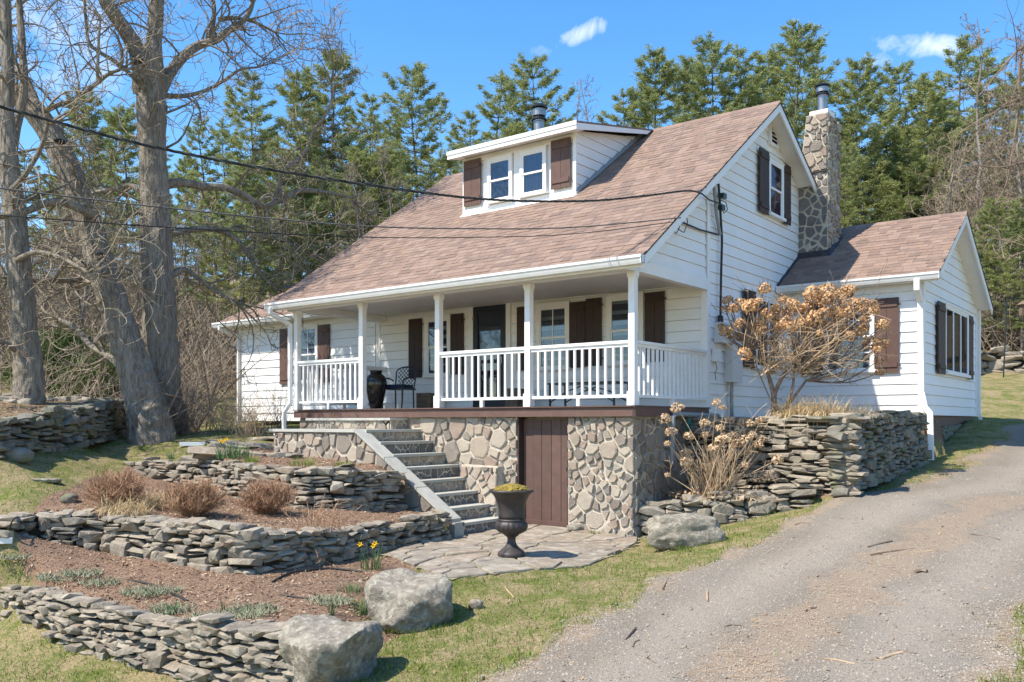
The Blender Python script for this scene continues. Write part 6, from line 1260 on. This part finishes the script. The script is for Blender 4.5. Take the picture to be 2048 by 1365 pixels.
def daffodils(C, flowers, lab, n=60, h=.22, sc=1.0, seed=5, mat_='leafg'):
    t = grass_clump('daffodil_clump', lab, 'flowers', C, n, h, .25 * sc, .006, mat_, seed, .35)
    fw = Vector((math.sin(YAW), math.cos(YAW), 0)); rt = Vector((fw.y, -fw.x, 0))
    for k, (dx, dz) in enumerate(flowers):
        p = Vector(C) + rt * dx + Vector((0, 0, dz)); obj('flower_stem', MB().tube([Vector(C) + rt * dx * .3, p - Vector((0, 0, .02))], .004, 4), M[mat_], t); m = Matrix.Translation(p) @ Matrix.Rotation(-YAW, 4, 'Z') @ Matrix.Rotation(R(80), 4, 'X')
        fl = MB(m)
        for j in range(6): a = j * math.pi / 3; fl.add([(0, 0, 0), (.018 * math.cos(a - .45), .018 * math.sin(a - .45), .006), (.042 * math.cos(a), .042 * math.sin(a), .0), (.018 * math.cos(a + .45), .018 * math.sin(a + .45), .006)], [(0, 1, 2, 3)])
        o = obj('flower', fl, M['daff'], t); obj('trumpet', MB(m).lathe([(.008, 0), (.013, .02), (.019, .036), (.014, .034), (.006, .006)], (0, 0, 0), 10), M['daff'], o)
c = ground_at(742, 1140); daffodils(c, [(-.13, .30), (.03, .28), (.05, .31)], 'yellow daffodils in the mulch behind the rounded boulder', 46, .30, 1, 5)
c = ground_at(468, 918); daffodils(c, [(-.22, .28), (-.12, .30), (-.17, .26)], 'yellow daffodils in the upper bed left of the landing', 150, .28, 2.2, 6)
for u, v, n, h, sp, m_, lab in ((605, 932, 90, .16, .45, 'yg', 'bright green shoots along the top of the upper wall below the landing'), (685, 932, 80, .10, .35, 'yg', 'low bright green shoots near the stair side'), (502, 925, 70, .14, .25, 'yg', 'bright green tuft right of the upper daffodils'), (340, 920, 40, .18, .15, 'leafg', 'dark green tuft at the left end of the upper wall'),
    (345, 1228, 40, .13, .12, 'leafg', 'dark green tuft in the middle of the lowest bed'), (720, 1230, 40, .22, .2, 'leafg', 'green bulb leaves left of the rounded boulder'), (663, 1235, 12, .24, .06, 'leafg', 'single dark green shoot left of the rounded boulder'), (450, 1225, 10, .2, .06, 'leafg', 'single green shoot in the lowest bed'), (560, 1133, 20, .2, .1, 'leafg', 'green shoots at the foot of the middle wall'), (1195, 1068, 120, .09, .35, 'yg', 'green weeds at the foot of the stone base right of the cellar door'), (700, 1185, 60, .12, .3, 'leafg', 'dark green tuft between hose and boulder'), (1590, 985, 30, .12, .1, 'yg', 'tiny green sprout on the low wall')):
    grass_clump('green_tuft', lab, 'plant', ground_at(u, v), n, h, sp, .005, m_, u, .5)
SKIPX = 0
for i, (u, v, lab) in enumerate([(115, 1158, 'between wall end and edge'), (200, 1168, 'second from the left'), (285, 1188, 'above the dark tuft'), (25, 1132, 'by the left picture edge'), (320, 1185, 'right of the short hose'), (420, 1240, 'just behind the lowest wall'), (480, 1232, 'behind the angular boulder, left part'), (510, 1222, 'behind the angular boulder, right part'), (345, 1222, 'around the dark tuft'), (165, 1150, 'near the middle wall left part'), (660, 1205, 'left of the rounded boulder')]):
    g = ground_at(u, v); t = thing('ground_cover_mat', 'grey green mat of low foliage in the lowest bed, ' + lab, 'plant', tuple(g), 'grey green mats in the lowest bed'); mb = MB(); r = random.Random(u)
    for k in range(230): a = r.uniform(0, 6.28); q = g + Vector((math.cos(a) * .26, math.sin(a) * .20, 0)) * r.random() ** .5; mb.tube([q, q + Vector((r.gauss(0, .03), r.gauss(0, .03), r.uniform(.02, .065)))], [.006, .002], 3, cap=False)
    obj('foliage', mb, M['sage'], t)
# loose bare twiggy shrubs by the left wing, tree foot and beside the steps
def stick_shrub(u, v, n, L_, lab, seed, lean=(0, 0), material='cane', spread=.35, rad=.006, D=None):
    g = ground_at(u, v) if D is None else Vector((gd(u, v, D).x, gd(u, v, D).y, float(H(np.array([gd(u, v, D).x]), np.array([gd(u, v, D).y]))[0]))); r = random.Random(seed); mb = MB()
    for k in range(n): ramify(r, mb, g + Vector((r.gauss(0, spread * .3), r.gauss(0, spread * .3), 0)), (r.gauss(lean[0], spread), r.gauss(lean[1], spread), 1), r.uniform(.5, 1) * L_, rad, 1, .12, .0, (0, 3), .9, .003)
    t = thing('twiggy_shrub', lab, 'shrub', tuple(g)); obj('stems', mb, M[material], t)
stick_shrub(500, 872, 80, .95, 'low tan twiggy shrub before the left wing', 1, spread=.45); stick_shrub(560, 862, 26, 1.2, 'tall thin twigs beside the left porch downspout', 2, spread=.3, material='branch'); stick_shrub(448, 862, 60, .9, 'tan twigs at the left corner of the left wing', 3, spread=.5)
stick_shrub(365, 862, 90, 1.5, 'brown brush around the foot of the upright tree', 4, spread=.5, material='branch', D=18.2); stick_shrub(400, 850, 8, 3.2, 'young leaning saplings right of the upright tree', 5, spread=.4, material='branch', rad=.022, D=20.5); stick_shrub(300, 850, 18, 1.7, 'dense brush hiding the fork between the two big trunks', 6, spread=.45, material='branch', rad=.014, D=17.6)
stick_shrub(640, 1118, 34, .42, 'low bare brown twigs before the middle wall left of the daffodils', 7, spread=.5, material='redtwig', rad=.004); stick_shrub(610, 1125, 20, .3, 'small bare twigs at the foot of the middle wall', 8, spread=.5, material='redtwig', rad=.004)

# ---- dried hydrangeas
def head_mesh(seed, n=110, material='head'):
    rs_ = np.random.RandomState(seed); th = rs_.rand(n) * 6.28; cz = rs_.uniform(-.75, 1, n); s = np.sqrt(1 - cz * cz); c = np.stack([s * np.cos(th), s * np.sin(th), cz * .82], 1) * (.82 + .3 * rs_.rand(n, 1)); nrm = c + rs_.normal(size=(n, 3)) * .45; nrm /= np.linalg.norm(nrm, axis=1, keepdims=True)
    a = np.cross(nrm, rs_.normal(size=(n, 3))); a /= np.linalg.norm(a, axis=1, keepdims=True); b = np.cross(nrm, a); w_ = .22
    V = np.stack([c - a * w_ + nrm * .06, c - b * w_, c + a * w_ + nrm * .06, c + b * w_], 1).reshape(-1, 3); return np_mesh('flower_head', V, np.arange(len(V)).reshape(-1, 4), M[material], 4)
HM = [head_mesh(i) for i in range(4)]; HP = [head_mesh(i + 9, 100, 'headp') for i in range(3)]
def hydrangea(lab, base, heads, meshes, Yf, seed, stems, size, cmat, fork=.35, rad=.02, extra=0, name='hydrangea'):
    r = random.Random(seed); t = thing(name, lab, 'shrub', tuple(base)); Dm_ = depth(base); br = MB()
    ends = []
    for (u, v, k) in heads: D = Dm_ + r.uniform(-Yf, Yf); p = gd(u, v, D); ends.append((p, k))
    stemn = []
    for (du, dv, w_) in stems:
        e_ = gd(du, dv, Dm_ + r.uniform(-.15, .15)); b = Vector(base) + Vector((r.uniform(-.08, .08), r.uniform(-.06, .06), -.05)); m = b.lerp(e_, .5) + Vector((r.gauss(0, .04), r.gauss(0, .04), .02)); P_ = smooth_path([tuple(b), tuple(m), tuple(e_)], 5); obj('stem', MB().tube([Vector(p) for p in P_], [w_ * (1 - .45 * i / len(P_)) for i in range(len(P_))], 8, rough=.15), M[cmat], t); stemn.append(e_)
    for p, k in ends:
        if fork: s = min(stemn, key=lambda q: (q - p).length); root_ = s
        else: root_ = Vector(base) + Vector((r.gauss(0, .12), r.gauss(0, .09), 0))
        d = p - root_; mid = root_ + d * .5 + Vector((r.gauss(0, .05), r.gauss(0, .05), (-.10 if fork else .0) * d.length + r.gauss(0, .04)))
        P_ = [Vector(q) for q in smooth_path([tuple(root_), tuple(mid), tuple(p)], 5)]; br.tube(P_, [rad * (1 - .6 * i / len(P_)) for i in range(len(P_))], 4, cap=False)
        for q in range(3 if fork else 1): i = r.randrange(3, len(P_) - 1); ramify(r, br, P_[i], (P_[i + 1] - P_[i]).normalized() + Vector((r.gauss(0, .5), r.gauss(0, .5), r.gauss(.1, .4))), d.length * r.uniform(.2, .5), rad * .4, 1, .2, .02, (0, 3), .8, .003)
        s = size * k * r.uniform(.85, 1.15); inst('flower_head', r.choice(meshes), Matrix.Translation(p) @ Matrix.Rotation(r.uniform(0, 6), 4, 'Z') @ Matrix.Rotation(r.gauss(0, .4), 4, 'X') @ Matrix.Diagonal((s, s, s * r.uniform(.8, 1.05), 1)), t)
    for q in range(extra):
        d = Vector((r.gauss(0, .42), r.gauss(-.05, .25), 1)) * r.uniform(.3, .85); b = Vector(base) + Vector((r.gauss(0, .14), r.gauss(0, .1), 0)); br.tube([b, b + d * .5 + Vector((r.gauss(0, .02), 0, 0)), b + d], [.008, .007, .005], 4, cap=False)
    obj('branches', br, M[cmat], t); return t
hb_ = gx(1552, 832, 1.35); hb_ = Vector((1.35, hb_.y, -.24))
HH = [(1529, 578, 1), (1455, 600, .8), (1465, 618, 1), (1450, 618, .7), (1480, 610, 1.1), (1500, 615, 1.1), (1515, 605, 1), (1445, 655, .8), (1452, 663, 1), (1478, 648, .8), (1475, 675, .9), (1502, 605, .9), (1530, 625, .8), (1552, 618, .8), (1548, 636, 1), (1525, 640, 1), (1520, 652, .8), (1500, 655, .9), (1523, 662, .9), (1555, 660, .8), (1565, 600, .9), (1585, 608, 1.1), (1578, 625, 1.3), (1592, 612, .9), (1570, 645, 1), (1560, 652, .8), (1605, 620, 1), (1625, 588, 1.2), (1625, 600, 1.1), (1654, 580, 1.2), (1656, 595, 1), (1690, 585, 1.2), (1680, 590, 1), (1700, 580, 1), (1645, 605, 1.1), (1665, 610, 1.2), (1690, 610, 1.2), (1710, 605, 1.1), (1725, 605, .9), (1745, 608, 1), (1738, 625, 1), (1750, 622, .8), (1720, 620, 1), (1700, 625, 1.1), (1675, 625, 1.2), (1650, 625, 1), (1630, 635, 1.1), (1610, 640, 1), (1600, 650, 1.2), (1625, 655, 1.1), (1650, 650, 1), (1670, 640, .9), (1685, 645, 1.2), (1690, 660, 1), (1720, 665, 1.1), (1700, 672, 1), (1728, 655, .8), (1645, 690, .8), (1668, 682, 1), (1600, 697, .7), (1590, 712, .6), (1765, 650, 1), (1770, 648, .8), (1760, 690, 1), (1772, 683, .7), (1755, 700, .7), (1740, 685, 1.2), (1757, 722, .8), (1490, 708, 1), (1760, 745, .7), (1730, 640, .8), (1580, 655, .9), (1640, 668, .8), (1615, 612, .9)]
hydrangea('small hydrangea tree full of dried tan flower heads before the annex', hb_, HH, HM, .45, 3, [(1535, 745, .05), (1572, 742, .045), (1612, 762, .03), (1590, 735, .03), (1500, 700, .012)], .098, 'branch', .35, .016, name='hydrangea_tree')
mbx = MB(); rr_ = random.Random(8)
for k in range(85): p0_ = gd(rr_.choice((1535, 1572, 1600)), 745, depth(hb_)); ramify(rr_, mbx, p0_ + Vector((rr_.gauss(0, .05), rr_.gauss(0, .1), rr_.gauss(0, .05))), gd(rr_.uniform(1460, 1760), rr_.uniform(600, 725), depth(hb_) + rr_.gauss(0, .5)) - p0_, rr_.uniform(.6, 1.5), .009, 1, .16, .0, (0, 5), .8, .0032)
hroot = [o for o in scene.objects if o.name.startswith('hydrangea_tree')][0]; obj('twigs', mbx, M['cane'], hroot)
hb2 = Vector((*tuple(gd(1425, 985, 13.35))[:2], -1.42)); H2 = [(1355, 816, 1), (1331, 838, 1), (1342, 864, 1.1), (1410, 846, 1), (1433, 806, .9), (1446, 816, .7), (1460, 840, 1), (1440, 856, .8), (1377, 873, .9), (1335, 888, .6), (1372, 905, .8), (1372, 925, .9), (1427, 897, .9), (1440, 883, 1), (1452, 876, 1), (1485, 845, 1), (1500, 848, 1), (1480, 860, 1), (1520, 842, 1), (1505, 870, .9), (1490, 880, 1), (1478, 886, 1), (1515, 890, 1), (1522, 880, .9), (1500, 902, .8), (1555, 920, 1), (1535, 955, 1), (1470, 870, .8), (1410, 870, .7), (1490, 930, .6), (1335, 950, .5)]
hydrangea('clump of tall tan canes with pale dried flower heads on the low wall', hb2, H2, HP, .3, 4, [], .085, 'cane', 0, .010, extra=150, name='hydrangea_clump')
lv = MB(); rr_ = random.Random(9)
for k in range(500):
    c = hb2 + Vector((rr_.gauss(0, .35), rr_.gauss(0, .16), .04 + abs(rr_.gauss(0, .05)))); a = Vector((rr_.gauss(0, 1), rr_.gauss(0, 1), rr_.gauss(0, 1))).normalized() * .03; b = Vector((rr_.gauss(0, 1), rr_.gauss(0, 1), rr_.gauss(0, 1))).normalized() * .025; lv.add([c - a, c - b, c + a, c + b], [(0, 1, 2, 3)])
obj('leaf_litter', lv, M['leaf'], None, 'stuff')

# ------------------------------------------------------------------ scattered ground detail
def scatter(name, n, size, material, mode, want, D0=5.6, D1=17.0, seed=1, lift=0.0, thr=.5, world=None, clump=0.0):
    rs_ = np.random.RandomState(seed); D = D0 * (D1 / D0) ** rs_.rand(n); uu = rs_.uniform(-200, 2250, n); s, c = math.sin(YAW), math.cos(YAW); r = (uu - CX) / FPX; x = CAM.x + (s + r * c) * D; y = CAM.y + (c - r * s) * D
    dr, mu, st_ = masks(x, y); k = want(x, y, dr, mu, st_, rs_.rand(n)); x, y = x[k], y[k]
    hid = ((x > -12.9) & (x < -.0) & (y > 2.5)) | ((x > XL + .2) & (x < .05) & (y > -.05)) | ((x > -7) & (x < -2.2) & (y > STAIR_L - .2) & (y < .2)) | ((x > 0) & (x < 2.65) & (y > 5.9)) | inpoly(x, y, patio_poly)
    x, y = x[~hid], y[~hid]; m = len(x); z = H(x, y) + np.where(region(x, y) > 0, .018, .012) * wob(x, y, 2.7) + .008 * wob(x + 9, y, 7.1) + lift; P = np.stack([x, y, z], 1); g = rs_.rand(m); a = rs_.rand(m) * 6.283
    ca, sa = np.cos(a), np.sin(a); sz = size[0] + (size[1] - size[0]) * rs_.rand(m) ** 1.6; zero = np.zeros(m)
    if mode == 'blade':
        w_ = sz * .055 + .0012; l = sz[:, None]; V = np.stack([P - np.stack([ca * w_, sa * w_, zero + .004], 1), P + np.stack([ca * w_, sa * w_, zero - .004], 1), P + np.stack([rs_.normal(size=m) * .35, rs_.normal(size=m) * .35, .55 + .5 * rs_.rand(m)], 1) * l], 1).reshape(-1, 3); F = np.arange(len(V)).reshape(-1, 3)
    elif mode == 'chip':
        l = sz; w_ = sz * rs_.uniform(.12, .45, m); t = rs_.normal(size=m) * .35; A_ = np.stack([ca * l, sa * l, l * t], 1); B_ = np.stack([-sa * w_, ca * w_, w_ * rs_.normal(size=m) * .5], 1); P = P + np.array([0, 0, .004]) + np.stack([zero, zero, np.abs(A_[:, 2]) * .6], 1)
        V = np.stack([P - A_, P - B_, P + A_ * .9, P + B_], 1).reshape(-1, 3); F = np.arange(len(V)).reshape(-1, 4)
    elif mode == 'needle':
        l = sz; w_ = .0014 + 0 * sz; A_ = np.stack([ca * l, sa * l, zero], 1); B_ = np.stack([-sa * w_, ca * w_, zero], 1); P = P + np.stack([zero, zero, .004 + .012 * rs_.rand(m)], 1); V = np.stack([P - A_ - B_, P - A_ + B_, P + A_ + B_, P + A_ - B_], 1).reshape(-1, 3); F = np.arange(len(V)).reshape(-1, 4)
    else:
        a3 = np.array([0, 2.1, 4.2]); ang = a[:, None] + a3 + rs_.normal(size=(m, 3)) * .3; rr = sz[:, None] * rs_.uniform(.6, 1.1, (m, 3)); ring = np.stack([P[:, None, 0] + np.cos(ang) * rr, P[:, None, 1] + np.sin(ang) * rr, P[:, None, 2] + rr * .25], 2); tp = P + np.stack([rs_.normal(size=m) * .2 * sz, rs_.normal(size=m) * .2 * sz, sz * .75], 1)
        ang2 = ang + 1.05; low = np.stack([P[:, None, 0] + np.cos(ang2) * rr * 1.05, P[:, None, 1] + np.sin(ang2) * rr * 1.05, P[:, None, 2] - rr * .35], 2); V = np.concatenate([ring, low, tp[:, None, :]], 1).reshape(-1, 3); o = (np.arange(m) * 7)[:, None, None]
        f = np.array([[0, 1, 6], [1, 2, 6], [2, 0, 6], [0, 3, 1], [1, 4, 2], [2, 5, 0]]); F = (o + f[None]).reshape(-1, 3)
    return bulk(name, V, F, M[material], 'stuff', None, F.shape[1])
patchy2 = lambda x, y: .6 * wob(x, y, 1.1) + .7 * wob(x + 3, y, 3.1) + .6 * wob(x, y + 5, 7.3)
patchy = lambda x, y: wob(x, y, .9) + .6 * wob(x + 3, y, 2.3)
scatter('grass', 230000, (.02, .085), 'grass', 'blade', lambda x, y, d, m, s, q: (m < .3) & (d < .5) & (q < np.clip(.5 + .7 * patchy2(x, y), .05, 1)), D0=5.8, D1=24, seed=1)
scatter('dry_grass', 150000, (.015, .05), 'dgrass', 'blade', lambda x, y, d, m, s, q: (m < .3) & (d < .6) & (q < np.clip(.5 - .55 * patchy2(x, y), .12, 1)), D0=5.8, D1=24, seed=2)
scatter('mulch_chips_layer', 120000, (.008, .028), 'mulch', 'chip', lambda x, y, d, m, s, q: m > .5, D0=7, D1=17, seed=3)
scatter('pebbles', 150000, (.004, .016), 'gravel', 'stone', lambda x, y, d, m, s, q: (d > .2) & (m < .3) & (q < np.where(d < .95, .9, .38)), D0=5.6, D1=15, seed=4, lift=.0)
scatter('pine_needle_litter', 90000, (.02, .055), 'needle', 'needle', lambda x, y, d, m, s, q: (m < .3) & (d > .3) & (q < np.clip(s * 1.1 * (.35 + .5 * wob(x, y, 2.3)), .012, .6)), D0=5.6, D1=16, seed=5)
scatter('leaf_scatter', 36000, (.008, .032), 'leaf', 'chip', lambda x, y, d, m, s, q: (q < np.where(m > .3, .25, np.where(d > .5, .05, .22 + .2 * wob(x, y, 1.3)))), D0=5.6, D1=22, seed=6)
scatter('straw_litter', 26000, (.02, .06), 'straw', 'needle', lambda x, y, d, m, s, q: (m > .5) & (q < .5) | (m < .3) & (d < .6) & (q < .35), D0=5.8, D1=18, seed=7)
scatter('edge_grass', 40000, (.03, .09), 'grass', 'blade', lambda x, y, d, m, s, q: (m < .3) & (d > .05) & (q < np.clip((.75 - d) * 1.2 + .35 * patchy2(x, y) - .1, 0, 1)), D0=5.8, D1=20, seed=8)
for i, (u, v, w_) in enumerate([(735, 1250, .5), (800, 1258, .5), (870, 1252, .4), (905, 1235, .3), (690, 1365, .5), (735, 1320, .4), (1320, 1095, .4), (1380, 1100, .4), (1440, 1085, .4), (600, 1362, .3)]):
    grass_clump('grass_tuft', 'rough grass tuft at the foot of the %s' % ('rounded boulder, %s side' % ['left', 'front left', 'front right', 'right'][i] if i < 4 else 'angular boulder, %s side' % {4: 'front', 5: 'right', 9: 'left'}[i] if i in (4, 5, 9) else 'long boulder, %s end' % {6: 'left', 7: 'middle', 8: 'right'}[i]), 'grass', ground_at(u, v), 130, .10, w_, .0035, 'grass', i + 90, .9)
